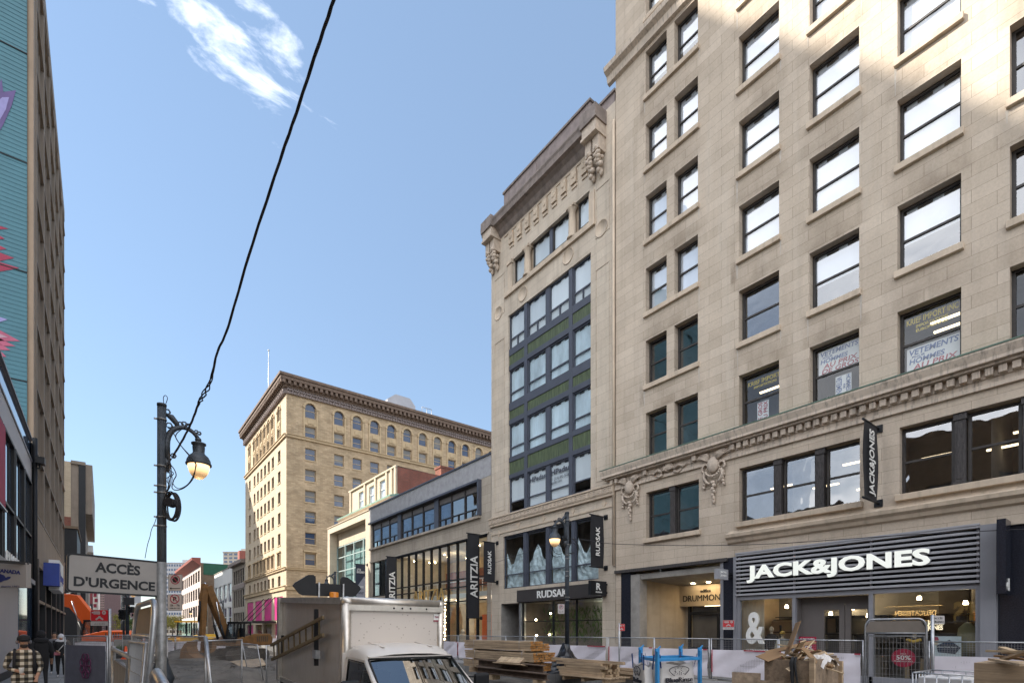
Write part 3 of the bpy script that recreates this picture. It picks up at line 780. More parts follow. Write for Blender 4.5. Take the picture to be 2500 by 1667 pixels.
# ================================================================ NARROW STONE SHOP BUILDING
B2 = thing('stone_building', 'narrow pale limestone building with a tall blue-framed window bay and a heavy bracketed cornice', 'building', (20, 22.4, 0))
y0, y1 = 17.24, 27.72
ops = [(18.9, 25.92, 9.1, 21.45, .30), (18.99, 25.46, 22.95, 24.72, .34), (18.36, 26.45, 4.42, 7.73, .25), (18.1, 26.66, 0, 3.48, .0)]
w = MB(); wall_open(w, FX, y0, y1, -1, 27.3, ops, .3)
FX.box(w, y0, y1, 27.3, 28.0, -.5, 0)
w.quad(FX.p(y1, -1, 0), FX.p(y1, 27.9, 0), FX.p(y1, 27.9, -20), FX.p(y1, -1, -20)); w.quad(FX.p(y0, 27.9, 0), FX.p(y1, 27.9, 0), FX.p(y1, 27.9, -20), FX.p(y0, 27.9, -20))
# raised outlines of the corner pilaster panels
for a, b in ((17.6, 18.55), (26.3, 27.35)):
    for z0_, z1_ in ((9.4, 20.3), (21.9, 24.4)):
        for q in (a, b - .05): FX.box(w, q, q + .05, z0_, z1_, 0, .025)
        FX.box(w, a + .05, b - .05, z0_, z0_ + .05, 0, .024); FX.box(w, a + .05, b - .05, z1_ - .05, z1_, 0, .024)
w.build('wall', M['limeR'], B2)
it = MB(); it.quad(FX.p(y0, 0, -3), FX.p(y1, 0, -3), FX.p(y1, 25, -3), FX.p(y0, 25, -3))
for z in (8.3, 11.35, 14.8, 18.2, 21.9): it.quad(FX.p(y0, z, -.5), FX.p(y1, z, -.5), FX.p(y1, z, -3), FX.p(y0, z, -3))
it.build('interior', M['room'], B2)
# window bay
units = [(18.9, 20.3), (20.58, 22.22), (22.49, 24.13), (24.42, 25.92)]
wrows = [(19.35, 21.45), (15.99, 18.03), (12.58, 14.63), (9.15, 11.26)]
grows = [(18.33, 18.93), (14.95, 15.49), (11.52, 12.29)]
for ri, (a, b) in enumerate(wrows):
    for ui, (c0, c1) in enumerate(units):
        tr_ = .30
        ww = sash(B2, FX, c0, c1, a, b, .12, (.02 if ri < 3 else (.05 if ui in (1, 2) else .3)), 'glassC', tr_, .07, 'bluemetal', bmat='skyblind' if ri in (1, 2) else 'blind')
        if ri in (0,):
            q = MB(); mid = (c0 + c1) / 2; FX.box(q, mid - .03, mid + .03, a + .07, a + (b - a) * tr_, -.21, -.13); q.build('glazing_bar', M['bluemetal'], ww)
bm_ = MB()
for a, b in ((20.3, 20.58), (24.13, 24.42)): FX.box(bm_, a, b, 9.1, 21.45, -.26, -.04)
FX.box(bm_, 22.22, 22.49, 9.1, 21.45, -.26, -.10)
for a, b in ((18.93, 19.35), (18.03, 18.33), (15.49, 15.99), (14.63, 14.95), (12.29, 12.58), (11.26, 11.52)):
    for c0, c1 in ((18.9, 20.3), (20.58, 24.13), (24.42, 25.92)): FX.box(bm_, c0, c1, a, b, -.25, -.05)
bm_.build('window_grid', M['bluemetal'], B2, bevel=.008)
sp2 = MB()
for a, b in grows:
    for c0, c1 in ((18.9, 20.3), (20.58, 24.13), (24.42, 25.92)): FX.box(sp2, c0, c1, a, b, -.22, -.09)
sp2.build_each('spandrel', M['green'], B2)
tb = MB(); FX.box(tb, 22.8, 23.5, 13.9, 13.95, -1.2, -1.1); FX.box(tb, 21.2, 21.8, 17.3, 17.36, -1.4, -1.3); tb.build_each('ceiling_light', M['tube'], B2)
c = MB(); text(c, 'HPadar', FX.p(22.15, 10.62, -.17), U, V, 1.6, .3, .004, bold=.03)
text(c, '+1 (514) 842-5608\nhpadar.com', FX.p(22.15, 10.05, -.17), U, V, 1.45, .42, .004, bold=.0); text(c, 'HPadar', FX.p(24.05, 10.62, -.17), U, V, 1.5, .3, .004, bold=.02)
c.build_each('window_lettering', M['bluemetal'], B2, gap=.35)
# colonnade of the top storey
for a, b in ((18.99, 19.98), (20.64, 22.0), (22.25, 23.73), (24.44, 25.46)): sash(B2, FX, a, b, 22.95, 24.72, .2, .02, 'glassC', rail=.22, fw=.06)
cm = MB()
FX.box(cm, 22.0, 22.25, 22.95, 24.72, -.3, -.15, 1)
for yc in (20.31, 24.09):
    q = FX.p(yc, 22.95, -.06)
    cm.lathe(q, [(.30, 0), (.30, .1), (.24, .14), (.22, .2), (.215, .9), (.18, 1.45), (.2, 1.48), (.2, 1.52), (.27, 1.62), (.27, 1.66)], 16, axis=(0, 0, 1)); FX.box(cm, yc - .3, yc + .3, 24.6, 24.719, -.34, .16)
    FX.box(cm, yc - .33, yc + .33, 22.951, 24.6, -.33, -.29)
FX.box(cm, 25.46, 25.85, 22.95, 24.5, .0, .1); FX.box(cm, 25.40, 25.92, 24.5, 24.72, 0, .16); FX.box(cm, 18.6, 18.99, 22.95, 24.5, 0, .06)
FX.box(cm, 18.55, 26.2, 22.66, 22.95, -.3, .14)
cm.build('colonnade', [M['trim'], M['bluemetal']], B2)
md = MB()
for q in ((1276.6, 717.7), (1386.8, 625.3), (1217, 765), (1468.7, 557.5)):
    p = onX(*q, 20.0); md.lathe((20.0, p.y, p.z), [(.42, .0), (.42, .035), (.385, .035), (.38, .022), (.001, .022)], 24, axis=(-1, 0, 0))
md.build_each('medallion', M['trim'], B2)
# frieze tablets, cornice, brackets, parapet
fz = MB(); n_ = 9
for i in range(n_):
    yy = 19.3 + i * (25.55 - 19.3) / (n_ - 1)
    FX.box(fz, yy - .2, yy + .2, 25.75, 26.45, 0, .13); fz.lathe(FX.p(yy, 26.15, .13), [(.15, 0), (.13, .03), (.001, .03)], 12, axis=(-1, 0, 0))
    FX.box(fz, yy - .2, yy + .2, 25.55, 25.70, 0, .06)
FX.box(fz, 18.6, 26.3, 26.55, 26.62, 0, .05)
fz.build('frieze', M['trim'], B2, bevel=.01)
cn = MB()
cn.prism([FX.p(17.9, 26.75, 0), FX.p(17.9, 26.85, .1), FX.p(17.9, 27.05, .22), FX.p(17.9, 27.2, .42), FX.p(17.9, 27.24, .62), FX.p(17.9, 27.5, .66), FX.p(17.9, 27.62, .72), FX.p(17.9, 27.70, .72), FX.p(17.9, 27.85, 0)], (0, 27.95 - 17.9, 0))
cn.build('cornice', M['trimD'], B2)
br_ = MB()
for yc in (18.35, 27.2):
    FX.box(br_, yc - .55, yc + .55, 27.24, 27.9, 0, .84, 1); FX.box(br_, yc - .48, yc + .48, 26.7, 27.24, 0, .74); FX.box(br_, yc - .52, yc + .52, 26.62, 26.74, 0, .8)
    for sg in (-.26, .26):
        FX.box(br_, yc + sg - .2, yc + sg + .2, 25.9, 26.65, 0, .52)
        for i in range(9):
            th = R(180 + 30 * i); br_.ball(FX.p(yc + sg + .1 * math.sin(i * 1.9), 25.9 - .09 * i + .12 * math.cos(i * 2.7), .46 - .03 * i), .14, .15, .13, 7, 5)
        for i in range(10): br_.ball(FX.p(yc + sg + .17 * math.sin(i * 2.4), 25.75 - .075 * i, .36 - .025 * i + .1 * math.cos(i * 1.7)), .09, .09, .09, 6, 4)
        br_.lathe(FX.p(yc + sg, 24.75, .12), [(0, 0), (.09, .12), (.13, .3), (.07, .45)], 8)
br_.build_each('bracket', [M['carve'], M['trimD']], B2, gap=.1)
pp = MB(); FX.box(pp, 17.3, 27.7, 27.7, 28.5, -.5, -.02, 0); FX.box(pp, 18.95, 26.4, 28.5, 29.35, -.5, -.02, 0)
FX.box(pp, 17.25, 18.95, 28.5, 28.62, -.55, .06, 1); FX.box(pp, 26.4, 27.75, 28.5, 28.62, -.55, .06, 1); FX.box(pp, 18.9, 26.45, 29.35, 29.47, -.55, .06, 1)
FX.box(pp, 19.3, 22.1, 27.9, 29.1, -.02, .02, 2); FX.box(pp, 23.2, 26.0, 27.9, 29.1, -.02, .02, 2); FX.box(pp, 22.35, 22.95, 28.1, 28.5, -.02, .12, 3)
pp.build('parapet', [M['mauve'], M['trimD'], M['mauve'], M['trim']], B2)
# drainpipe at the junction of the two stone fronts
dp = MB(); dp.tube([FX.p(17.28, 5, .09), FX.p(17.28, 27, .09)], .07, 8); dp.build('rain_pipe', M['trim'], B2)
# key-pattern band, first-floor window, fascia, shop window
kb = MB(); FX.box(kb, y0, y1 + .05, 8.48, 8.62, 0, .16); FX.box(kb, y0, y1 + .05, 8.62, 8.95, 0, .2); FX.box(kb, y0, y1 + .05, 8.95, 9.03, 0, .26)
yy = y0 + .1
while yy < y1 - .2:
    FX.box(kb, yy, yy + .24, 8.86, 8.90, .2, .225, 1); FX.box(kb, yy, yy + .045, 8.68, 8.86, .2, .225, 1); FX.box(kb, yy + .09, yy + .24, 8.67, 8.71, .2, .225, 1); FX.box(kb, yy + .195, yy + .24, 8.71, 8.80, .2, .225, 1); FX.box(kb, yy + .10, yy + .195, 8.765, 8.80, .2, .225, 1)
    yy += .33
FX.box(kb, y0, y1, 7.95, 8.03, 0, .05)
for yc, zz in ((26.9, 7.98), (24.9, 8.25), (22.6, 8.25), (20.2, 8.25), (18.0, 8.2)): kb.prism([FX.p(yc - .16, zz, 0), FX.p(yc, zz - .22, 0), FX.p(yc + .16, zz, 0), FX.p(yc, zz + .22, 0)], (-.03, 0, 0))
kb.build('key_pattern_band', [M['trim'], M['carve']], B2)
mu = [18.36, 20.14, 20.37, 22.18, 22.46, 24.21, 24.5, 26.45]
fw_ = MB()
for i in range(1, 7, 2): FX.box(fw_, mu[i], mu[i + 1], 4.42, 7.73, -.2, -.06)
fw_.build_each('window_post', M['bluemetal'], B2)
M['wrap'] = mat('crumpled_clear_sheet', (.50, .60, .66), .3, 0.0, var=.5, vs=3, bump=1.0, bs=6, detail=9)
for i in range(0, 8, 2):
    ww = sash(B2, FX, mu[i], mu[i + 1], 4.42, 7.73, .1, None, 'glassC', .26, .07, 'bluemetal')
    q = MB(); nn = 8; vs = []
    for a in range(nn + 1):
        for b in range(nn + 1):
            vs.append(FX.p(mu[i] + .08 + (mu[i + 1] - mu[i] - .16) * a / nn, 4.5 + (1.9 + .5 * math.sin(i + a * .9)) * b / nn, -.26 + rng.uniform(-.05, .05)))
    q.add(vs, [(a * (nn + 1) + b, a * (nn + 1) + b + 1, (a + 1) * (nn + 1) + b + 1, (a + 1) * (nn + 1) + b) for a in range(nn) for b in range(nn)], 0, False)
    q.build('plastic_sheet', M['wrap'], ww)
fs_ = MB(); FX.box(fs_, 17.84, 24.89, 3.5, 4.22, 0, .14); FX.box(fs_, 18.1, 24.9, 3.44, 3.5, -.3, .0)
fs_.build('fascia', M['navyfab'] if False else mat('dark_brown_fascia', (.045, .04, .04), .5, var=.1), B2)
c = MB(); text(c, 'RUDSAK', FX.p(23.0, 3.66, .14), U, V, 2.55, .42, .02, bold=.025); L3 = solo(c, 'shop_sign', M['white'], 'white letters of the shop name on the dark fascia above the boutique window', 'shop sign')
sw = MB()
for y in (18.12, 20.05, 21.9, 24.62): FX.box(sw, y - .04, y + .04, 0, 3.44, -.2, -.1)
FX.box(sw, 18.12, 24.62, 2.3, 2.35, -.19, -.11); FX.box(sw, 18.12, 24.62, 0, .2, -.2, -.1); FX.box(sw, 24.66, 24.85, 0, 3.5, -.4, .0, 1)
sw.build('shop_frame', [M['black'], M['steel']], B2)
gp = MB(); gp.quad(FX.p(18.12, .2, -.15), FX.p(24.62, .2, -.15), FX.p(24.62, 3.44, -.15), FX.p(18.12, 3.44, -.15)); gp.build('shop_window', M['glassC'], B2)
rc = MB(); rc.quad((20, 26.66, 0), (21.6, 26.66, 0), (21.6, 26.66, 3.48), (20, 26.66, 3.48)); rc.quad((21.6, 26.66, 0), (21.6, 24.85, 0), (21.6, 24.85, 3.48), (21.6, 26.66, 3.48), 1); rc.quad((20, 24.85, 3.46), (20, 26.66, 3.46), (21.6, 26.66, 3.46), (21.6, 24.85, 3.46), 1)
rc.quad((20.4, 24.8, 0), (24, 24.8, 0), (24, 24.8, 3.46), (20.4, 24.8, 3.46), 1); rc.quad((24, 24.8, 0), (24, 18, 0), (24, 18, 3.46), (24, 24.8, 3.46), 1); rc.quad((20.2, 18, 3.45), (24, 18, 3.45), (24, 24.8, 3.45), (20.2, 24.8, 3.45), 1)
rc.quad((20.2, 18, .02), (24, 18, .02), (24, 24.8, .02), (20.2, 24.8, .02), 1); rc.quad((20.2, 18.05, 0), (24, 18.05, 0), (24, 18.05, 3.45), (20.2, 18.05, 3.45), 2)
rc.build('shop_recess', [M['concrete'], M['shopin'], M['warmwall']], B2)
M['leafin'] = mat('indoor_leaf', (.10, .16, .05), .6, var=.4)
lf = MB(); r2 = random.Random(3)
for i in range(420):
    y = r2.choice([19.2, 20.3, 21.0, 22.9]) + r2.gauss(0, .35); z = 1.2 + r2.random() * 1.9; x = 20.7 + r2.random() * .7; a = r2.random() * 6.28; L_ = .1 + .14 * r2.random()
    d = Vector((math.cos(a) * .4, math.cos(a), math.sin(a))) * L_; e2 = Vector((0, -math.sin(a), math.cos(a))) * L_ * .25
    p = Vector((x, y, z)); lf.quad(p - d, p + e2, p + d, p - e2)
lf.build('indoor_plant', M['leafin'], B2)
sp_ = MB()
for x, y, z in ((20.8, 24.2, 2.45), (21, 23.2, 1.55), (20.9, 24.25, 1.5), (21, 23.1, 2.8), (20.9, 24.2, .85), (21.2, 23.1, .85), (21, 18.5, 2.2)): sp_.ball((x, y, z), .06)
sp_.build_each('hanging_bulb', M['spot'], B2)
lt = bpy.data.lights.new('boutique_lamp', 'POINT'); lt.energy = 16; lt.shadow_soft_size = .3; lt.color = (.95, 1, .8); lo_ = bpy.data.objects.new('boutique_lamp', lt); COL.objects.link(lo_); lo_.location = (22.5, 20.2, 3.0)
# ================================================================ LOW MODERN SHOP BUILDING
B3 = thing('low_shop_building', 'low modern stone shop building with strip windows and a tall glass front', 'building', (20, 37.5, 0))
y0, y1 = 27.76, 47.5
M['slab'] = masonry('buff_stone_slabs', (.43, .375, .31), (.38, .33, .27), (.2, .17, .14), 1.4, .6, .008, streak=.45, blot=.16, dcol=(.15, .125, .10))
grp = [(41.5, 46.9), (35.2, 40.9), (29.2, 34.6)]
ops = [(29.0, 47.1, 9.5, 11.75, .35), (28.2, 43.6, 0, 8.18, .3), (43.9, 46.8, 5.0, 8.18, .25)]
w = MB(); wall_open(w, FX, y0, y1, -1, 11.95, ops, .3)
FX.box(w, y0, y1, 11.95, 13.3, -.4, .02, 1); FX.box(w, y0 - .02, y1, 13.3, 13.42, -.6, .10, 2); FX.box(w, 28.9, 47.2, 9.34, 9.5, -.3, .22); FX.box(w, 28.0, 47.3, 8.18, 8.3, 0, .1); FX.box(w, 28.85, 47.2, 11.75, 11.9, -.3, .3, 2); FX.box(w, 28.85, 29.0, 9.5, 11.75, -.3, .28, 2)
w.quad(FX.p(y0, 13.35, -.3), FX.p(y1, 13.35, -.3), FX.p(y1, 13.35, -15), FX.p(y0, 13.35, -15), 1)
w.build('wall', [M['slab'], M['bluegreyclad'], M['bluemetal']], B3)
for a, b in grp:
    st = (b - a) / 3
    for i in range(3):
        f = MB(); s0, s1 = a + i * st, a + (i + 1) * st
        for q in (s0, s1 - .06): FX.box(f, q, q + .06, 9.5, 11.75, -.2, -.05)
        FX.box(f, s0 + .06, s1 - .06, 11.65, 11.75, -.2, -.05); FX.box(f, s0 + .06, s1 - .06, 9.5, 9.56, -.2, -.05); FX.box(f, s0 + .06, s1 - .06, 10.05, 10.11, -.2, -.05); FX.box(f, s0 + .06, s1 - .06, 11.2, 11.25, -.2, -.05); FX.box(f, (s0 + s1) / 2 - .025, (s0 + s1) / 2 + .025, 9.56, 10.05, -.2, -.06)
        FX.box(f, s0 + .06, s1 - .06, 11.25, 11.65, -.16, -.12, 1)
        ww = f.build('window', [M['sash'], M['doorgrey']], B3)
        q = MB(); q.quad(FX.p(s0, 9.5, -.13), FX.p(s1, 9.5, -.13), FX.p(s1, 11.2, -.13), FX.p(s0, 11.2, -.13)); q.build('pane', M['glassB'], ww)
for a, b in ((34.6, 35.2), (40.9, 41.5)):
    pm = MB(); FX.box(pm, a, b, 9.5, 11.75, -.3, .02); pm.build('window_post', M['bluemetal'], B3)
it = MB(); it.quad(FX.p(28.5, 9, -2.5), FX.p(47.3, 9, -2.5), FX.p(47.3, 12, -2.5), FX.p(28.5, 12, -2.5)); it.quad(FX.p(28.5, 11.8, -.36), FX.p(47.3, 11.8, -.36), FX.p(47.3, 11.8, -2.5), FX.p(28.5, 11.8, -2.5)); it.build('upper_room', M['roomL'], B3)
cw = MB(); n_ = 12
for i in range(n_ + 1):
    y = 28.25 + (43.5 - 28.25) * i / n_; FX.box(cw, y - .05, y + .05, 0, 8.18, -.25, -.05)
for z in (8.08, 5.46, 4.9, 3.89, .1): FX.box(cw, 28.2, 43.6, z - .04, z + .04, -.22, -.08)
FX.box(cw, 28.2, 43.6, 8.1, 8.2, -.1, .06)
cw.build('glazing_frame', M['black'], B3)
q = MB(); q.quad(FX.p(28.2, 0, -.15), FX.p(43.6, 0, -.15), FX.p(43.6, 8.18, -.15), FX.p(28.2, 8.18, -.15)); q.build('glass_front', M['glassC'], B3)
f = MB()
for y in (43.9, 45.3, 46.74): FX.box(f, y, y + .07, 5.0, 8.18, -.2, -.05)
FX.box(f, 43.9, 46.8, 4.95, 5.05, -.2, .0); ww = f.build('window', M['black'], B3); q = MB(); q.quad(FX.p(43.9, 5, -.12), FX.p(46.8, 5, -.12), FX.p(46.8, 8.18, -.12), FX.p(43.9, 8.18, -.12)); q.build('pane', M['glassB'], ww)
pr = MB(); FX.box(pr, 43.6, 43.9, -1, 8.18, -.2, .06); pr.build('pier', M['granite'], B3)
M['brickred'] = masonry('red_brick', (.26, .075, .05), (.19, .06, .045), (.2, .16, .13), .24, .08, .01, streak=.3, blot=.25, dcol=(.05, .03, .03))
M['orange'] = mat('orange_panel', (.75, .14, .03), .6, var=.05)
si = MB(); si.quad((26, 28, 0), (26, 47, 0), (26, 47, 8.2), (26, 28, 8.2), 0); si.quad((20.3, 28, 8.19), (26, 28, 8.19), (26, 47, 8.19), (20.3, 47, 8.19), 1); si.quad((20.3, 28, .02), (26, 28, .02), (26, 47, .02), (20.3, 47, .02), 1); si.quad((20.3, 43.7, 0), (26, 43.7, 0), (26, 43.7, 8.2), (20.3, 43.7, 8.2), 1); si.quad((20.3, 28.1, 0), (26, 28.1, 0), (26, 28.1, 8.2), (20.3, 28.1, 8.2), 1)
si.box(21.2, 26, 28, 43.6, 4.25, 4.6, 2); si.box(25.7, 25.95, 29, 43, 5.6, 7.2, 3); si.box(22.5, 22.8, 31.0, 32.4, 0, 3.0, 4); si.box(22.6, 22.9, 33.5, 34.3, 0, 2.6, 0)
for i in range(9): si.tube([(21.3, 29 + i * 1.6, 4.6), (21.3, 29 + i * 1.6, 5.5)], .03, 6, 2)
si.box(21.27, 21.33, 28.2, 43.4, 5.5, 5.56, 2)
si.build('shop_interior', [M['warmwall'], M['roomL'], M['white'], M['brickred'], M['orange']], B3)
sp_ = MB(); r2 = random.Random(5)
for i in range(34): sp_.ball((21 + r2.random() * 4, 28.6 + r2.random() * 14.6, 8.05 if i % 3 else 4.2), .055, n=6, k=4)
for i in range(12): sp_.ball((20.9, 35.1 + .1 * (i % 2), .9 + i * .25), .07, n=6, k=4)
sp_.build_each('ceiling_spot', M['spot'], B3, gap=-1)
for yy, z in ((31, 7.2), (37, 7.2), (41, 7.2), (32, 3.6), (38, 3.6)):
    lt = bpy.data.lights.new('boutique_ceiling_lamp', 'POINT'); lt.energy = 26; lt.shadow_soft_size = .3; lt.color = (1, .82, .58); lo_ = bpy.data.objects.new('boutique_ceiling_lamp', lt); COL.objects.link(lo_); lo_.location = (23, yy, z)
c = MB(); p = onX(1020, 1472, 19.8); p2_ = onX(1103, 1444, 19.8)
FX.box(c, 33.2, 38.4, 3.95, 4.0, -.05, .3, 1); text(c, 'ARITZIA', (19.82, 38.2, 4.0), U, V, 4.9, .95, .08, bold=-.005)
L4 = solo(c, 'shop_sign', [M['gold'], M['black']], 'gold letters standing on a thin canopy before the tall glass front', 'shop sign')
# mannequin in the boutique window: pale, seated figure under a dome lamp
mq = MB(); bx = onX(1130, 1560, 20.9)
mq.lathe((20.9, bx.y, .1), [(.5, 0), (.62, .3), (.45, .8), (.55, 1.15), (.30, 1.4), (.12, 1.5), (.13, 1.6)], 14); mq.ball((20.9, bx.y, 1.72), .16, .17, .2); mq.tube([(20.9, bx.y + .5, 1.1), (20.7, bx.y + .95, .6), (20.7, bx.y + 1.25, .3)], [.14, .11, .08], 8); mq.tube([(20.9, bx.y - .5, 1.1), (20.7, bx.y - .75, .7), (20.7, bx.y - .5, .5)], [.14, .11, .08], 8)
M['puffer'] = mat('cream_quilted_cloth', (.6, .5, .38), .8, var=.1); solo(mq, 'mannequin', M['puffer'], 'cream padded mannequin seated in the tall glass shop front', 'mannequin')

# ================================================================ FRAMED SHOP BUILDING WITH GREEN-GLASS WINDOW
B4 = thing('framed_building', 'pale stone shop building with a deep square frame round green-tinted windows', 'building', (20, 53.4, 0))
M['cream'] = masonry('cream_stone', (.56, .48, .37), (.52, .44, .34), (.3, .25, .19), 1.6, .7, .006, streak=.2, blot=.1)
y0, y1 = 47.5, 59.3
w = MB(); wall_open(w, FX, y0, y1, -1, 13.25, [(48.5, 58.6, 3.6, 12.6, .85), (48.5, 58.6, 0, 3.2, .6)], .85)
w.quad(FX.p(y0, 13.25, 0), FX.p(y1, 13.25, 0), FX.p(y1, 13.25, -9), FX.p(y0, 13.25, -9)); w.quad(FX.p(y1, -1, 0), FX.p(y1, 13.25, 0), FX.p(y1, 13.25, -9), FX.p(y1, -1, -9))
FX.box(w, 48.5, 58.6, 11.2, 12.6, -1.0, -.84); FX.box(w, y0, y1, 13.25, 13.33, -.4, .08)
w.build('wall', M['cream'], B4)
f = MB(); M['tealframe'] = mat('pale_green_frame', (.36, .44, .43), .5, var=.05)
for i in range(5):
    y = 48.5 + 10.1 * i / 4; FX.box(f, y - .07, y + .07, 3.6, 11.2, -.95, -.80)
for z in (3.7, 5.3, 6.9, 8.4, 9.9, 11.1): FX.box(f, 48.5, 58.6, z - .05, z + .05, -.93, -.82)
ww = f.build('window', M['tealframe'], B4)
q = MB(); q.quad(FX.p(48.5, 3.6, -.88), FX.p(58.6, 3.6, -.88), FX.p(58.6, 11.2, -.88), FX.p(48.5, 11.2, -.88)); q.build('pane', M['glassG'], ww)
q = MB(); q.quad(FX.p(48.5, 3.6, -1.4), FX.p(58.6, 3.6, -1.4), FX.p(58.6, 11.2, -1.4), FX.p(48.5, 11.2, -1.4)); q.build('blind', M['curtain'], ww)
q = MB(); q.quad(FX.p(48.5, 0, -.6), FX.p(58.6, 0, -.6), FX.p(58.6, 3.2, -.6), FX.p(48.5, 3.2, -.6)); q.build('shop_window', M['glassB'], B4)
q = MB(); q.quad(FX.p(48.5, 0, -1.6), FX.p(58.6, 0, -1.6), FX.p(58.6, 3.3, -1.6), FX.p(48.5, 3.3, -1.6)); q.build('shop_interior', M['shopin'], B4)

# ================================================================ CREAM HOUSE WITH GREEN CORNICE, BRICK SIDE
B5 = thing('corniced_building', 'cream fronted older building with green copper cornice, attic windows, red brick side wall', 'building', (22.5, 52, 0))
ya, yb = onX(970, 1136, 22.5).y, onX(853.9, 1205, 22.5).y; zt = onX(970, 1136, 22.5).z
f2 = FR((22.5, 0, 0), (0, 1, 0), (-1, 0, 0))
ow = []
for xa, xb in ((876, 888), (901, 913.5), (927, 940)): ow.append((onX(xb, 1200, 22.5).y, onX(xa, 1200, 22.5).y, 15.35, 17.15))
w = MB(); wall_open(w, f2, ya, yb, 0, zt, ow, .25); w.quad((22.5, yb, 0), (22.5, yb, zt), (34, yb, zt), (34, yb, 0)); w.quad((22.5, ya, zt), (22.5, yb, zt), (34, yb, zt - .3), (34, ya, zt - .3))
for y in (ya + .25, ya + 1.1, ow[2][0] - .55, ow[1][0] - .5, ow[0][0] - .5, yb - .5): f2.box(w, y - .18, y + .18, 14.9, zt - .1, 0, .16)
f2.box(w, ya, yb, zt - .12, zt + .05, 0, .18)
w.build('wall', M['cream'], B5)
for a, b, c_, d in ow: sash(B5, f2, a, b, c_, d, .1, .02, 'glass', .5, .07, 'white')
s = MB(); s.quad((22.5, ya - .01, 0), (31, ya - .01, 0), (31, ya - .01, zt - .1), (22.5, ya - .01, zt - .1)); s.build('brick_side_wall', M['brickred'], B5)
s = MB(); s.box(27.2, 28.9, ya - .3, ya + .9, zt - .6, zt + .65); s.box(27.1, 29.0, ya - .35, ya + .95, zt + .65, zt + .85); s.build('chimney', M['brickred'], B5)
s = MB(); yl = yb + 1.6
s.prism([f2.p(ya - .3, 14.1, 0), f2.p(ya - .3, 14.15, .5), f2.p(ya - .3, 14.5, .8), f2.p(ya - .3, 14.62, .9), f2.p(ya - .3, 14.75, .9), f2.p(ya - .3, 15.0, 0)], (0, yl - ya + .3, 0))
y = ya
while y < yl: f2.box(s, y, y + .28, 14.12, 14.42, .4, .75, 1); y += .6
f2.box(s, ya - .3, yl, 13.5, 14.1, -.5, .25, 1)
s.prism([f2.p(ya - .33, 14.76, 0), f2.p(ya - .33, 14.66, .92), f2.p(ya - .33, 14.8, .94), f2.p(ya - .33, 15.02, .0)], (0, yl - ya + .36, 0), 2)
M['verdigris'] = mat('verdigris_copper', (.22, .36, .29), .7, var=.2); s.build('cornice', [M['cream'], M['cream'], M['verdigris']], B5)

# ================================================================ TALL BRICK BLOCK AT THE CROSSING
YC = 76.12
B6 = thing('tall_brick_block', 'ten storey tan brick corner block with arched top windows and deep dark cornice', 'building', (20, YC, 0))
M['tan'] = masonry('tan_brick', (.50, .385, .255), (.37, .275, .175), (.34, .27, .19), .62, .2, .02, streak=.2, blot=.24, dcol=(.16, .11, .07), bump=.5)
M['tanL'] = masonry('lightened_tan_brick', (.55, .46, .34), (.50, .415, .305), (.38, .30, .22), .6, .2, .012, streak=.12, blot=.08, bump=.3)  # tan brick made paler: sun on the street face put into its colour
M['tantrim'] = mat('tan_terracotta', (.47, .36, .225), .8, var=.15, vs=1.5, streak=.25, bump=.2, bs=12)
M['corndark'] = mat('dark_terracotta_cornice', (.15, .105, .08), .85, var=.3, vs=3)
FY = FR((0, YC, 0), (1, 0, 0), (0, -1, 0))
xcols = [(22.53, 24.0)] + [(26.64 + 2.757 * i, 28.07 + 2.757 * i) for i in range(12)]
ycols = [(79.15, 80.55), (82.73, 84.08), (85.17, 86.52), (87.5, 88.82), (89.86, 91.17), (92.25, 93.53), (94.66, 95.91), (98.2, 99.53)]
rows = [(31.95, 34.0), (29.1, 30.75)] + [(25.96 - 2.975 * i, 27.64 - 2.975 * i) for i in range(6)] + [(8.06, 9.65)]
yE, xE = 102.4, 62.0
def arch(mb, fr, a, b, zs, zt_, n0, n1, m=0, seg=10):
    c = (a + b) / 2; r = (b - a) / 2
    for sg in (-1, 1):
        pts = [fr.p(c + sg * r, zt_, n0)]
        for i in range(seg // 2 + 1):
            th = math.pi / 2 * i / (seg // 2); pts.append(fr.p(c + sg * r * math.cos(th), zs + r * math.sin(th) * (zt_ - zs) / r, n0))
        mb.prism(pts, fr.N * (n1 - n0), m)
    for i in range(seg):
        t0_, t1_ = math.pi * i / seg, math.pi * (i + 1) / seg
        q = [fr.p(c + (r + k) * math.cos(t), zs + (r + k) * math.sin(t), n1) for t, k in ((t0_, .05), (t1_, .05), (t1_, .33), (t0_, .33))]
        mb.prism(q, fr.N * .09, 1)
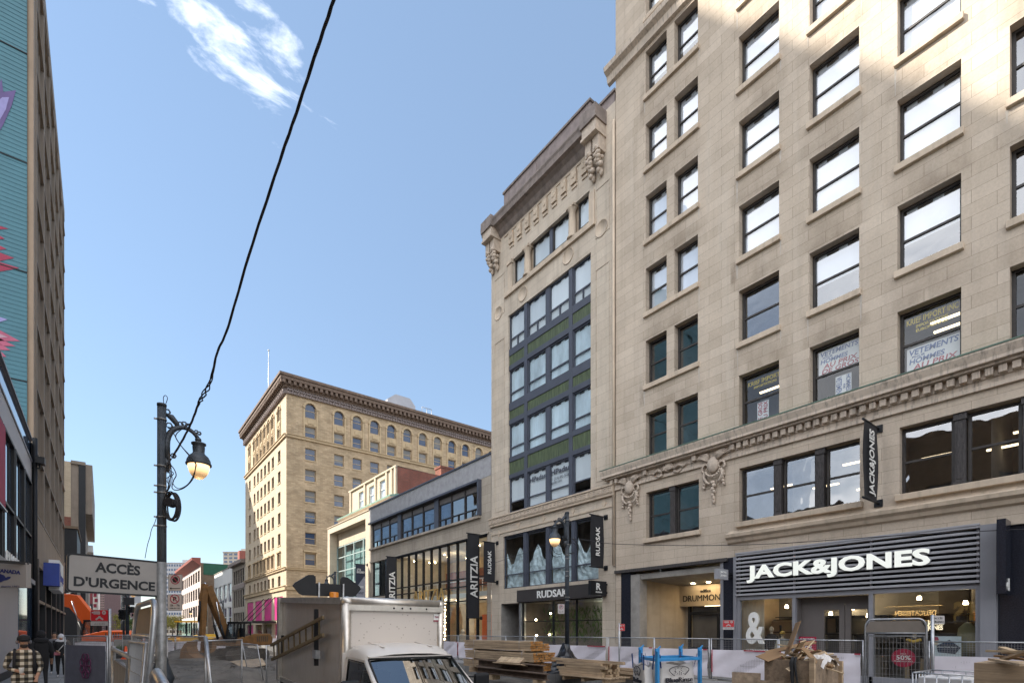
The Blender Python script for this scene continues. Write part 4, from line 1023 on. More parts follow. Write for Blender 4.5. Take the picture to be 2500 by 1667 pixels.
def block_face(fr, s0, s1, cols_, name, wm, lastrow=True):
    ops_ = []
    for ri, (a, b) in enumerate(rows):
        if not lastrow and ri > 8: continue
        for c0, c1 in cols_: ops_.append((c0, c1, a, b, .35))
    if name == 'street_wall':
        for i in range(4): ops_.append((78.0 + i * 6.1, 82.6 + i * 6.1, 3.3, 6.7, .35)); ops_.append((78.0 + i * 6.1, 82.6 + i * 6.1, 0, 2.8, .35))
    w = MB(); wall_open(w, fr, s0, s1, -1, 34.6, ops_, .3)
    for c0, c1 in cols_:
        arch(w, fr, c0, c1, rows[0][0] + 1.3, rows[0][1], -.3, .0, 0)
        fr.box(w, c0 - .12, c1 + .12, 30.9, 31.8, 0, .06, 1); fr.box(w, c0 + .3, c1 - .3, 31.1, 31.6, .06, .14, 1)
        for q in (c0 - .28, c1 + .08): fr.box(w, q, q + .2, 29.05, 33.3, 0, .12, 1)
        fr.box(w, c0 - .35, c0 - .02, 33.2, 33.45, 0, .2, 1); fr.box(w, c1 + .02, c1 + .35, 33.2, 33.45, 0, .2, 1)
    for a, b in ((28.65, 28.98), (10.3, 10.55), (7.5, 8.0)): fr.box(w, s0, s1, a, b, 0, .22, 1); fr.box(w, s0, s1, b, b + .1, 0, .34, 1)
    for c0, c1 in cols_:
        for ri in range(2, 8): fr.box(w, c0 - .1, c1 + .1, rows[ri][0] - .16, rows[ri][0], -.05, .08, 1)
        fr.box(w, c0 - .25, c1 + .25, 12.95, 13.15, 0, .25, 1); fr.box(w, c0 - .2, c0 - .02, 10.6, 12.95, 0, .1, 1); fr.box(w, c1 + .02, c1 + .2, 10.6, 12.95, 0, .1, 1)
    for z in (5.0, 6.9): fr.box(w, s0, s1, z + 0, z + .12, 0, .06, 1) if name != 'street_wall' else None
    w.build(name, [wm, M['tantrim']], B6)
    for ri, (a, b) in enumerate(rows):
        for c0, c1 in cols_:
            f = MB(); n0 = -.3
            for q in (c0, c1 - .07): fr.box(f, q, q + .07, a, b, n0, n0 + .07)
            fr.box(f, c0 + .07, c1 - .07, a, a + .07, n0, n0 + .07); fr.box(f, c0 + .07, c1 - .07, b - .07, b, n0, n0 + .07); fr.box(f, c0 + .07, c1 - .07, (a + b) / 2 - .035, (a + b) / 2 + .035, n0 + .0, n0 + .06)
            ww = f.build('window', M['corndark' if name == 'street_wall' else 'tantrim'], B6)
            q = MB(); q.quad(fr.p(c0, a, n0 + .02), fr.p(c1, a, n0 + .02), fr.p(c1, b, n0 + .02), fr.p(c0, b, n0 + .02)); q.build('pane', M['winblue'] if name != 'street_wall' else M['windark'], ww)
            if rng.random() < (.45 if name != 'street_wall' else .2):
                q = MB(); k_ = rng.choice((.3, .48, .48, .7, .85)); q.quad(fr.p(c0 + .06, b - (b - a) * k_, n0 + .026), fr.p(c1 - .06, b - (b - a) * k_, n0 + .026), fr.p(c1 - .06, b - .06, n0 + .026), fr.p(c0 + .06, b - .06, n0 + .026)); q.build('roller_shade', M['shade'], ww)
def solidglass(name, col, ior=1.8, wave=.4):
    m, t, b, o = newmat(name); b.inputs['Base Color'].default_value = (*col, 1); b.inputs['Roughness'].default_value = .04; b.inputs['IOR'].default_value = ior
    tcn = N(t, 'ShaderNodeTexCoord'); nz = N(t, 'ShaderNodeTexNoise', i_Scale=.9, i_Detail=1); lk(t, tcn.outputs['Object'], nz.inputs['Vector'])
    bp = N(t, 'ShaderNodeBump', i_Strength=wave, i_Distance=.03); lk(t, nz.outputs['Fac'], bp.inputs['Height']); lk(t, bp.outputs[0], b.inputs['Normal'])
    return m
M['mirror'] = M['winmir'] = solidglass('street_front_glass', (.05, .085, .14), 1.8, .03)
M['shade'] = mat('dull_roller_shade', (.20, .20, .20), .7, var=.3, vs=.2)
M['winblue'] = solidglass('blue_reflecting_pane', (.035, .06, .12), 1.6)
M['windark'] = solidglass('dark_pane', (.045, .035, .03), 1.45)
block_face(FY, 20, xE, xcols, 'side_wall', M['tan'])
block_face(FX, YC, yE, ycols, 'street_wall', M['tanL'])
c = MB()
for fr, a, b in ((FY, 20, xE), (FX, YC, yE)):
    fr.box(c, a, b, 34.6, 35.35, 0, .25, 1)
    s = a + .4
    while s < b:
        fr.box(c, s - .28, s - .18, 34.55, 35.3, .25, .42, 1); fr.box(c, s + .18, s + .28, 34.55, 35.3, .25, .42, 1)
        for i in range(4):
            t0_ = math.pi * i / 4; t1_ = math.pi * (i + 1) / 4
            c.prism([fr.p(s + k * math.cos(t), 34.85 + k * math.sin(t), .25) for t, k in ((t0_, .2), (t1_, .2), (t1_, .33), (t0_, .33))], fr.N * .17, 1)
        s += .82
c.box(19.6, xE, YC - .4, yE, 35.35, 35.6); c.box(19.0, xE, YC - 1.0, yE, 36.15, 36.6); c.box(18.85, xE, YC - 1.15, yE, 36.6, 36.95); c.box(19.45, xE, YC - .55, yE, 35.6, 36.15)
for i in range(60): x = 19.3 + i * .72; c.box(x, x + .36, YC - .95, YC - .5, 35.65, 36.15)
for i in range(38): y = YC - .9 + i * .72; c.box(19.05, 19.5, y, y + .36, 35.65, 36.15)
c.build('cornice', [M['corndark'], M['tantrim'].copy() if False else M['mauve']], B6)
rf = MB(); rf.box(20.5, xE - .2, YC + .5, yE, 36.95, 37.05); rf.build('roof', M['bluegreyclad'], B6)
p = onY(960, 990, YC + 6)
rt = MB(); rt.box(p.x - 2.4, p.x + 2.6, YC + 3, YC + 9, 37.0, p.z - .5); rt.prism([(p.x - 2.4, YC + 3, p.z - .5), (p.x + 2.6, YC + 3, p.z - .5), (p.x + 1.6, YC + 3, p.z + .6), (p.x - 1.0, YC + 3, p.z + .6)], (0, 6, 0))
rt.build('rooftop_plant', M['silver'], B6)
rl = MB(); xr = p.x + 4.2
for x in (xr - .9, xr, xr + .9): rl.tube([(x, YC + 2, 36.9), (x, YC + 2, 39.2)], .06, 6)
for z in (38.2, 39.2): rl.tube([(xr - .9, YC + 2, z), (xr + .9, YC + 2, z)], .06, 6)
rl.build('roof_railing', M['steel'], B6)
pf = MB()
for i in range(4):
    a = 78.0 + i * 6.1; FX.box(pf, a + .02, a + 4.58, 3.4, 6.65, -.3, -.06)
    FX.box(pf, a + .02, a + 4.58, 0, 2.8, -.3, -.2, 0 if i % 3 == 0 else 1)
pf.build_each('pink_panel', [mat('magenta_panel', (.52, .025, .19), .5, var=.35, vs=.7), M['windark']], B6)
cp = MB(); cp.box(16.8, 20, 81.5, 90, 3.0, 3.25)
for y in (82, 85.6, 89): cp.tube([(16.9, y, 3.2), (20, y, 6.8)], .06, 6)
cp.build('entrance_canopy', M['black'], B6)
fp = MB(); q = onY(656, 855, 95); fp.tube([(q.x, 95, 37), (q.x, 95, q.z)], [.13, .06], 8); fp.ball((q.x, 95, q.z), .16); fp.lathe((q.x, 95, 37), [(.3, 0), (.3, .3), (.14, .5)], 8)
solo(fp, 'flagpole', M['steel'], 'bare grey flagpole on the roof of the tan brick corner block', 'flagpole', base=(q.x, 95, 37))

# ================================================================ FARTHER BUILDINGS, RIGHT SIDE
def simple_block(name, label, X0, ya, yb, z1, rows_, cols_, wm, depth=18, nb=.25, glassm='windark', fm='sash', roofm=None, blind=None, extra=None, cat='building'):
    """a street block: front at X0 from ya to yb, end wall facing down the street, rows of set-back windows"""
    b = thing(name, label, cat, (X0, (ya + yb) / 2, 0))
    fr = FR((X0, 0, 0), (0, 1, 0), (-1, 0, 0)) if depth > 0 else FR((X0, 0, 0), (0, 1, 0), (1, 0, 0))
    ops_ = [(c0, c1, r0, r1, nb) for c0, c1 in cols_ for r0, r1 in rows_]
    w = MB(); wall_open(w, fr, ya, yb, -1, z1, ops_, nb)
    for y in (ya, yb): w.quad((X0, y, -1), (X0 + depth, y, -1), (X0 + depth, y, z1), (X0, y, z1), 1)
    w.quad((X0, ya, z1), (X0 + depth, ya, z1), (X0 + depth, yb, z1), (X0, yb, z1), 1)
    w.build('wall', wm, b)
    for r0, r1 in rows_:
        for c0, c1 in cols_:
            f = MB()
            for q in (c0, c1 - .08): fr.box(f, q, q + .08, r0, r1, -nb, -nb + .1)
            fr.box(f, c0 + .08, c1 - .08, r1 - .1, r1, -nb, -nb + .1); fr.box(f, c0 + .08, c1 - .08, r0, r0 + .1, -nb, -nb + .1); fr.box(f, c0 + .08, c1 - .08, (r0 + r1) / 2 - .05, (r0 + r1) / 2 + .05, -nb + .01, -nb + .09)
            ww = f.build('window', M[fm], b)
            q = MB(); q.quad(fr.p(c0, r0, -nb + .03), fr.p(c1, r0, -nb + .03), fr.p(c1, r1, -nb + .03), fr.p(c0, r1, -nb + .03)); q.build('pane', M[glassm], ww)
    return b, fr
ya = 102.5; yb = onX(567, 1381, 20).y; zt = onX(567, 1381, 20).z
M['greystone'] = mat('grey_limestone', (.36, .32, .27), .85, var=.15, vs=.5, streak=.35)
b, fr = simple_block('grey_stone_shop', 'narrow grey stone building with tall dark windows beside the tan corner block', 20, ya, yb, zt, [(3.6, 5.2), (6.2, 9.4), (10.6, 13.2)], [(ya + 1.0 + i * (yb - ya - 2) / 5, ya + 1.0 + (i + .82) * (yb - ya - 2) / 5) for i in range(5)], [M['greystone'], M['greystone']])
c = MB(); fr.box(c, ya, yb, zt - .5, zt + .1, 0, .8); fr.box(c, ya + .5, yb - .5, 9.6, 10.4, 0, .12); c.build('cornice', M['trimD'], b)
ya = yb + .2; yb = onX(523, 1400, 20).y; zt = onX(569, 1381, 20).z
M['whitewall'] = mat('white_panel_wall', (.78, .77, .74), .6, var=.04, vs=.4)
cc = [(ya + .6 + i * (yb - ya) / 4, ya + (i + 1) * (yb - ya) / 4 - .6) for i in range(4)]
b, fr = simple_block('white_panel_building', 'bright white panelled building with square green-tinted windows', 20, ya, yb, zt, [(2.6, 6.6), (7.6, 11.4)], cc, [M['whitewall'], M['whitewall']], glassm='winteal' if 'winteal' in M else 'winblue', fm='white')
c = MB(); fr.box(c, ya, yb, zt, zt + .15, -.5, .1); c.build('coping', M['greystone'], b)
ya = onX(490, 1400, 20).y; yb = onX(444, 1400, 20).y; zt = onX(487, 1375, 20).z
M['rosestone'] = mat('pinkish_white_paint', (.62, .52, .47), .8, var=.06, vs=.3)
M['brownbrick'] = masonry('brown_brick', (.22, .15, .10), (.17, .115, .08), (.2, .16, .12), .5, .16, .02, streak=.2, blot=.2)
nb_ = 8; cc = []
for i in range(nb_):
    a = ya + 1 + i * (yb - ya - 2) / nb_; st = (yb - ya - 2) / nb_; cc.append((a + .15 * st, a + .85 * st))
hh = zt / 4.6
b, fr = simple_block('long_pale_building', 'long pinkish white four storey building under a red cornice with a brown brick end wall', 20, ya, yb, zt, [(hh * .25 + i * hh * 1.08, hh * .95 + i * hh * 1.08) for i in range(4)], cc, [M['rosestone'], M['brownbrick']], depth=40)
M['redtin'] = mat('red_painted_tin', (.30, .085, .06), .6, var=.15)
c = MB(); c.prism([fr.p(ya, zt - .8, 0), fr.p(ya, zt - .3, .6), fr.p(ya, zt + .6, 1.9), fr.p(ya, zt + 1.2, 2.0), fr.p(ya, zt + 1.3, 0)], (0, yb - ya, 0)); c.build('cornice', M['redtin'], b)
c = MB(); c.box(29, 33, ya - .2, ya + 2, zt, zt + 4); c.build('chimney', M['redtin'], b)
c = MB(); c.box(20.6, 27, ya - .12, ya - .02, zt - 3.0, zt - .1); c.build('painted_patch', mat('dark_green_paint', (.02, .10, .06), .7), b)
b, fr = simple_block('low_stone_house', 'small sunlit stone house front standing before the brown brick end wall', 20.4, ya - 9, ya - .6, zt * .60, [(zt * .15, zt * .35), (zt * .4, zt * .55)], [(ya - 8, ya - 5.6), (ya - 4.4, ya - 2)], [M['cream'], M['brownbrick']], depth=30)
def far_tower(name, label, x0, x1, ytop, d, mw, ww_, floors, cols_, thick=20, ybot=1540):
    """a high-rise far down the street seen nearly square-on"""
    p0, p1 = atD(x0, ytop, d), atD(x1, ytop, d); z1 = p0.z
    u = (p1 - p0); L = Vector((u.x, u.y, 0)).length; u = Vector((u.x, u.y, 0)).normalized(); nrm = Vector((u.y, -u.x, 0))
    b = thing(name, label, 'building', ((p0.x + p1.x) / 2, (p0.y + p1.y) / 2, 0))
    fr = FR((p0.x, p0.y, 0), u, nrm)
    w = MB(); c = (Vector((p0.x, p0.y, 0)) + Vector((p1.x, p1.y, 0))) / 2 - nrm * thick / 2; w.obox(c + Vector((0, 0, z1 / 2)), u * L / 2, nrm * thick / 2, Vector((0, 0, z1 / 2)))
    fr.box(w, -.3, L + .3, z1, z1 + z1 * .01, -thick, .3); fr.box(w, L * .55, L * .85, z1, z1 * 1.06, -thick * .7, -thick * .2)
    w.build('wall', mw, b)
    for i in range(floors):
        g_ = MB(); z = z1 * (i + .25) / floors
        for j in range(cols_):
            a = L * (j + .18) / cols_; fr.box(g_, a, a + L * .64 / cols_, z, z + z1 * .5 / floors, -.2, .08)
        g_.build('window_row', ww_, b)
    return b
M['winteal'] = solidglass('teal_pane', (.10, .22, .22), 1.6)
far_tower('apartment_tower', 'pale concrete apartment tower with balconies rising behind the white building', 545, 606, 1348, 330, M['greystone'], M['winblue'], 22, 5, 25)
far_tower('glass_office_block', 'wide blue-grey office block far down the street', 404, 462, 1374, 420, M['bluegreyclad'], M['winblue'], 16, 9, 25)
far_tower('grey_high_rise', 'grey gridded high-rise closing the end of the street above the temporary signal', 254, 290, 1450, 420, M['bluegreyclad'], M['winblue'], 14, 7, 25)
far_tower('white_high_rise', 'white high-rise with close window rows at the end of the street', 268, 285, 1468, 360, M['whitewall'], M['winblue'], 12, 5, 20)
far_tower('brick_high_rise', 'narrow reddish high-rise beside the white vertical sign', 243, 255, 1440, 300, mat('dull_red_cladding', (.16, .10, .10), .8), M['windark'], 18, 3, 20)
far_tower('distant_shop_block', 'distant pale block low behind the yellow loader', 330, 446, 1506, 300, M['greystone'], M['windark'], 3, 14, 20)

# ================================================================ LEFT SIDE
XL = -2.8
FL = FR((XL, 0, 0), (0, 1, 0), (1, 0, 0))
# near shop with glass front
B7 = thing('glass_fronted_shop', 'grey clad shop building with tall mirror-like windows and a hanging grey sign', 'building', (XL, 25, 0))
yN, yF = 12.0, onX(77, 1200, XL).y
zp = onX(77, 1075.8, XL).z
pz = lambda x, y: onX(x, y, XL).z
z_win1, z_win0 = pz(74.7, 1176.9), pz(74.7, 1326)
print('left shop', yF, zp, z_win1, z_win0)
M['greypanel'] = mat('pale_grey_panel', (.40, .385, .40), .55, var=.06, vs=.4, streak=.1)
zlo = 4.1
bays = []
yy = yF - .25
while yy > yN + 2: bays.append((yy - 3.0, yy)); yy -= 3.25
ops = [(a, b, zlo, z_win1, .15) for a, b in bays] + [(yN, bays[0][0] - .4, 0, .01)]
w = MB(); wall_open(w, FL, yN, yF, -1, zp - 1.0, [o for o in ops if o[3] > 1], .15)
w.quad((XL, yF, -1), (XL, yF, zp), (XL - 15, yF, zp), (XL - 15, yF, -1)); w.quad((XL, yN, -1), (XL, yN, zp), (XL - 15, yN, zp), (XL - 15, yN, -1)); w.quad((XL, yN, zp - .05), (XL, yF, zp - .05), (XL - 15, yF, zp - .05), (XL - 15, yN, zp - .05))
FL.box(w, yN, yF, .0, .28, 0, .03, 1)
w.build('wall', [M['greypanel'], M['black']], B7)
q = MB(); q.quad(FL.p(yN, zp - 1.0, -.05), FL.p(yF, zp - 1.0, -.05), FL.p(yF, zp, -.05), FL.p(yN, zp, -.05)); q.build('parapet_glass', M['mirror'], B7)
q = MB(); FL.box(q, yN, yF, zp, zp + .08, -.3, .05); FL.box(q, yN, yF, zp - 1.08, zp - 1.0, -.1, .04); q.build('coping', M['greyframe'], B7)
for a, b in bays:
    f = MB()
    for y in (a, b - .12): FL.box(f, y, y + .12, zlo, z_win1, -.12, .05)
    FL.box(f, a + .12, b - .12, z_win1 - .1, z_win1, -.12, .05); FL.box(f, a + .12, b - .12, zlo, zlo + .1, -.12, .05); FL.box(f, a + .12, b - .12, z_win0 + .3, z_win0 + .4, -.12, .04); 
    for k in (1, 2): FL.box(f, a + k * 1.0 - .02, a + k * 1.0 + .02, zlo + .1, z_win1 - .1, -.1, -.03)
    ww = f.build('window', M['black'], B7)
    q = MB(); q.quad(FL.p(a, zlo, -.06), FL.p(b, zlo, -.06), FL.p(b, z_win1, -.06), FL.p(a, z_win1, -.06)); q.build('pane', M['mirror'] if 'mirror' in M else M['winblue'], ww)
dp = MB(); dp.tube([(XL + .12, yF + .12, 0), (XL + .12, yF + .12, zp + .2)], .1, 8); FL.box(dp, yF, yF + .45, 0, zp - .1, -.5, .02); dp.build('drainpipe', M['black'], B7)
bn = MB(); q = onX(4, 1200, XL + .0); FL.box(bn, q.y - 2.2, q.y - .1, 6.1, 8.9, .05, .11); FL.box(bn, q.y - 2.4, q.y + .3, 6.0, 6.06, .02, .12, 1)
bn.build('window_banner', [mat('crimson_banner_cloth', (.35, .01, .06), .7), M['steel']], B7)
# recessed shop window low beside the white wall
q = MB(); ys_ = onX(44, 1500, XL).y; FL.box(q, ys_, yF - .1, .35, 3.9, -.02, .02); q.build('low_shop_window', M['winmir'] if 'winmir' in M else M['winblue'], B7)
c = MB(); text(c, 'PHARMAPRIX', (XL + .42, onX(0, 1440, XL).y - 2.6, 3.95), Vector((0, 1, 0)), V, onX(42, 1440, XL).y - onX(0, 1440, XL).y + 2.2, .34, .03, bold=.02); FL.box(c, 14, onX(48, 1440, XL).y, 3.75, 3.93, 0, .5, 1)
c.build('canopy_lettering', [M['white'], M['greyframe']], B7)
# hanging shop sign
p0, p1 = atD(-28, 1373, 11.5), atD(70.5, 1380, 11.5); p3 = atD(70.5, 1440, 11.5)
S1 = thing('hanging_shop_sign', 'grey projecting shop sign with blue lettering and a blue animal emblem', 'shop sign', ((p0.x + p1.x) / 2, p1.y, p3.z))
u = (p1 - p0); u.z = 0; Lw = u.length; u.normalize(); nn_ = Vector((u.y, -u.x, 0))
h0 = p1.z - p3.z
s = MB(); s.obox((p0 + p1) / 2 * 1 - Vector((0, 0, h0 / 2 - .02)), u * Lw / 2, nn_ * .06, Vector((0, 0, h0 / 2))); s.build('board', mat('grey_sign_board', (.33, .31, .30), .6, var=.04), S1, bevel=.01)
s = MB(); base = Vector((p0.x, p0.y, p3.z)) + nn_ * .062
text(s, 'CANADA', base + u * Lw * .26 + Vector((0, 0, h0 * .72)), (u + Vector((0, 0, -.10))).normalized(), (V + u * .10).normalized(), Lw * .60, h0 * .16, .006, bold=.04)
pts = [(.15, .35), (.22, .5), (.35, .56), (.45, .5), (.50, .40), (.55, .44), (.62, .44), (.60, .36), (.52, .30), (.45, .28), (.38, .22), (.25, .2)]
s.prism([base + u * (Lw * (a * 1.0)) + Vector((0, 0, h0 * (b + .1))) for a, b in pts], nn_ * .006)
text(s, 'depuis 1973', base + u * Lw * .38 + Vector((0, 0, h0 * .10)), u, V, Lw * .45, h0 * .08, .004)
s.build('emblem', mat('dark_blue_sign_paint', (.02, .03, .14), .6), S1)
s = MB(); s.bar((p1.x, p1.y, p1.z + .05), (XL, p1.y, p1.z + .05), .06, .06); s.build('arm', M['black'], S1)

# tower with painted side wall
B8 = thing('office_tower', 'tall concrete office tower with ribbed windows and a turquoise painted side wall', 'building', (XL, 40, 0))
yT0 = onX(82, 800, XL).y; yT1 = onX(157, 520, XL).y; zT = onX(157, 518, XL).z
print('tower', yT0, yT1, zT)
xm = onY(67, 900, yT0).x
w = MB()
w.quad((xm, yT0, 0), (-24, yT0, 0), (-24, yT0, zT), (xm, yT0, zT), 0)
w.build('painted_wall', [None] if False else [mat('turquoise_ribbed_cladding', (.055, .172, .218), .6, var=.15, vs=.25, dirt=.25)], B8)
# ribs of the cladding
w = MB(); z = 11.5
while z < zT - .1:
    w.box(-24, xm - .02, yT0 - .016, yT0 - .005, z, z + .185); z += .22
w.build('cladding_ribs', mat('turquoise_ribs', (.057, .176, .223), .6, var=.15, vs=.25, dirt=.25), B8)
w = MB(); z = 14.5
while z < zT: w.box(-24, xm, yT0 - .05, yT0 - .031, z, z + .05); z += 5.6
w.build('cladding_seam', M['black'], B8)
w = MB(); w.box(xm, XL - .22, yT0 - .06, yT0 + .5, 0, zT, 0); w.box(XL - .22, XL, yT0, yT0 + .9, 0, zT, 1)
M['browncol'] = mat('brown_concrete_pier', (.17, .125, .085), .85, var=.12, vs=.6, streak=.25); M['tancol'] = mat('tan_concrete', (.33, .25, .18), .85, var=.12, vs=.6, streak=.35)
w.build('corner_pier', [M['browncol'], M['tancol']], B8)
M['ribc'] = mat('grey_brown_concrete', (.26, .215, .175), .85, var=.14, vs=.5, streak=.35)
zb = onX(100, 1262, XL).z
zb = onX(92, 1262, XL).z
print('tower base', zb)
fl = 3.4
w = MB(); w.quad((XL - .3, yT0 + .9, 0), (XL - .3, yT1, 0), (XL - .3, yT1, zT), (XL - .3, yT0 + .9, zT)); w.quad((XL, yT1, 0), (XL - 20, yT1, 0), (XL - 20, yT1, zT), (XL, yT1, zT)); w.quad((XL, yT0, zT), (XL - 24, yT0, zT), (XL - 24, yT1, zT), (XL, yT1, zT)); FL.box(w, yT0 + .9, yT1, zT - .9, zT + .1, -.3, .02); FL.box(w, yT0 + .9, yT1, zb - 2.4, zb, -.3, .03, 1)
w.build('wall', [M['ribc'], M['tancol']], B8)
nby = 6; bw = (yT1 - yT0 - .9) / nby
for i in range(nby):
    a = yT0 + .9 + i * bw
    w = MB(); FL.box(w, a, a + .38, zb, zT - .9, -.3, .05)
    for k in (1, 2, 3): FL.box(w, a + .38 + (bw - .38) * k / 4 - .05, a + .38 + (bw - .38) * k / 4 + .05, zb, zT - .9, -.3, -.06)
    z = zb
    while z < zT - 1.2: FL.box(w, a + .385, a + bw - .005, z - .08, z + .06, -.29, .055); z += fl
    w.build('rib', M['ribc'], B8)
    g_ = MB(); z = zb
    while z < zT - 3: FL.box(g_, a + .39, a + bw - .01, z + 1.3, z + fl - .12, -.29, -.2); z += fl
    g_.build('window', M['glasstower'] if 'glasstower' in M else M['windark'], B8)
    g_ = MB(); z = zb
    while z < zT - 2: FL.box(g_, a + .39, a + bw - .01, z + .06, z + 1.3, -.29, -.16); z += fl
    g_.build('spandrel', M['ribc'], B8)
# lower storeys of the tower: dark piers with tall shop windows
for i in range(nby):
    a = yT0 + .9 + i * bw
    w = MB(); FL.box(w, a, a + .5, 0, zb - 2.4, -.3, .12); FL.box(w, a + .5, a + .62, 0, zb - 2.4, -.3, .06, 1); w.build('shop_pier', [M['black'], M['silver']], B8)
    w = MB(); zz = zb - 2.4; FL.box(w, a + .62, a + bw, zz - .25, zz, -.25, .02); FL.box(w, a + .62, a + bw, 3.3, 3.45, -.25, .1); FL.box(w, a + bw * .58, a + bw * .58 + .08, .1, zz - .25, -.25, -.1)
    ww = w.build('shop_window_frame', M['tancol'], B8)
    q = MB(); FL.box(q, a + .62, a + bw, 0, zz - .25, -.25, -.2); q.build('pane', M['winblue'], ww)
# paint shapes on the turquoise wall
M['mpurple'] = mat('purple_wall_paint', (.10, .065, .20), .6); M['mlil'] = mat('lilac_wall_paint', (.27, .25, .50), .6); M['mred'] = mat('crimson_wall_paint', (.30, .02, .06), .6); M['mpink'] = mat('pink_wall_paint', (.40, .09, .16), .6); M['mpale'] = mat('pale_pink_wall_paint', (.45, .27, .34), .6)
mu_ = MB(); yq = yT0 - .032
def paint(pts, m, k=0):
    P_ = [onY(x, y, yq - .004 * k) for x, y in pts]; mu_.prism([(p.x, p.y, p.z) for p in P_], (0, -.003, 0), m)
paint([(-60, 380), (-20, 250), (4, 192), (8, 225), (39, 221), (28, 260), (8, 305), (-60, 420)], 0)
paint([(-60, 390), (-10, 250), (6, 238), (22, 238), (14, 268), (-10, 310), (-60, 400)], 1, 1)
for a, b, c_ in ((552, 560, 21), (576, 584, 12), (600, 610, 16), (617, 637, 35), (640, 663, 47)):
    paint([(-60, a - 14), (0, a), (c_, (a + b) / 2 + 3), (0, b), (-60, b - 4)], 2)
paint([(-60, 772), (0, 774), (19, 780), (0, 786), (-60, 790)], 1)
for a, b, c_ in ((806, 828, 49), (826, 840, 38), (838, 850, 25), (855, 866, 16)): paint([(-60, a - 20), (0, a), (c_, b + 5), (0, b + 4), (-60, b - 10)], 3)
paint([(-60, 800), (0, 815), (20, 823), (0, 824), (-60, 815)], 4, 1)
mu_.build_each('wall_painting', [M['mpurple'], M['mlil'], M['mred'], M['mpink'], M['mpale']], B8)
# blue wall sign on the tower
s = MB(); q = onX(137, 1370, XL + .6); q2 = onX(137, 1425, XL + .6)
FL.box(s, q.y, q.y + 1.0, q2.z - .1, q.z - .1, .02, .75); FL.box(s, q.y + 1.0, q.y + 5.2, q2.z - .3, q.z + .2, .2, .7, 1)
text(s, 'Banque', FL.p(q.y + 1.3, q2.z + .1, .71), Vector((0, 1, 0)), V, 3.4, .8, .02, 0)
solo(s, 'wall_sign', [mat('blue_sign_paint', (.02, .05, .30), .5), M['white']], 'blue and white box sign projecting from the tower above the shop windows', 'shop sign')
cm_ = MB(); q = onX(97, 1128, XL + .3); cm_.box(q.x - .15, q.x + .2, q.y - .3, q.y + .3, q.z - .1, q.z + .22); cm_.tube([(XL, q.y, q.z - .35), (q.x, q.y, q.z - .3), (q.x, q.y, q.z)], .05, 6); solo(cm_, 'flood_lamp', M['black'], 'black floodlight on a bracket on the concrete tower front', 'floodlight')
# two unseen blocks added only to cast shade on street and far crossing
B9 = thing('added_shade_slab', 'unseen plain slab added behind the concrete tower to shade the street', 'building', (-60, 80, 0))
w = MB(); w.box(-112, -16, 62, 74, 0, 88.5); w.box(-36, -11, 124, 148, 0, 56)
M['mirrorglass'] = mat('mirror_glass_cladding', (.62, .69, .78), .12, 1.0, var=.1, vs=.1); w.build('wall', M['mirrorglass'], B9)  # mirror finish added so the facing windows pick up pale sky
# farther along the left side
def left_block(name, label, xr, ytop, wm, Xf=XL, deep=14, L_=16, feat=None):
    p = onX(xr, ytop, Xf); b = thing(name, label, 'building', (Xf, p.y, 0))
    w = MB(); w.box(Xf - deep, Xf, p.y, p.y + L_, -.5, p.z); w.build('wall', wm, b); return b, p
b, p = left_block('dark_framed_shop', 'black framed shop building below the brown concrete block', 188, 1291, M['black'], L_=14)
w = MB(); w.box(XL - 4.5, XL - 1.6, p.y - .1, p.y, p.z - 5.2, p.z - .6); w.build('side_window', M['winteal'], b)
w = MB(); w.box(XL - 14.1, XL + .15, p.y - .2, p.y + 14, p.z, p.z + .35); w.build('roof_edge', M['browncol'], b)
b, p = left_block('brown_concrete_block', 'tall brown concrete block with a pale brick strip on its end wall', 204, 1136, M['ribc'], L_=40)
xx = onY(173, 1200, p.y).x; xl = onY(150, 1200, p.y).x
w = MB(); z0_ = onY(173, 1262, p.y).z; z1_ = onY(173, 1290, p.y).z
w.box(-20, xx, p.y - .15, p.y, z0_, p.z + .3, 0); w.box(-20, xx, p.y - .15, p.y, z1_, z0_, 1); w.box(XL - .7, XL + .3, p.y - .2, p.y + .2, 0, p.z, 2)
w.build('brick_strip', [M['tanL'], M['brickred'], M['black']], b)
w = MB(); w.box(xx, XL + .3, p.y - .3, p.y + 40, p.z, p.z + .6); w.box(XL - .2, XL + 1.3, p.y + .1, p.y + 40, p.z - 9, p.z + .3); w.build('roof_edge', M['ribc'], b)
b, p = left_block('white_corniced_shop', 'low white shop front with a moulded ledge beyond the dark framed shop', 214, 1345, M['greystone'], L_=30)
w = MB(); w.box(XL - 5, XL + 1.0, p.y - .4, p.y + 30, p.z - .2, p.z + 1.4); w.build('ledge', M['whitewall'], b)
b, p = left_block('dark_red_cinema', 'dark red shop front with a 22 h sign, beyond the orange excavator', 226, 1440, mat('dark_red_panel', (.13, .015, .02), .7), L_=40)
w = MB(); q0 = onY(205, 1476, p.y - .3); text(w, '22 h', (q0.x, p.y - .5, onY(205, 1484, p.y - .5).z), Vector((1, 0, 0)), V, onY(223, 1480, p.y - .5).x - onY(206, 1480, p.y - .5).x, onY(206, 1477, p.y - .5).z - onY(206, 1485, p.y - .5).z, .05, 1, bold=.02); w.box(q0.x - 1.5, XL + .05, p.y - .35, p.y - .05, onY(205, 1491, p.y).z, onY(205, 1473, p.y).z, 0); w.build('marquee', [M['black'], M['white']], b)
p = atD(229, 1440, 150); s = MB(); q = atD(242, 1488, 150)
s.bar((p.x, p.y, q.z), (p.x, p.y, p.z + 2), .1, .1); u2 = Vector((cT, -sT, 0)); wdt = 13 / FPX * 150
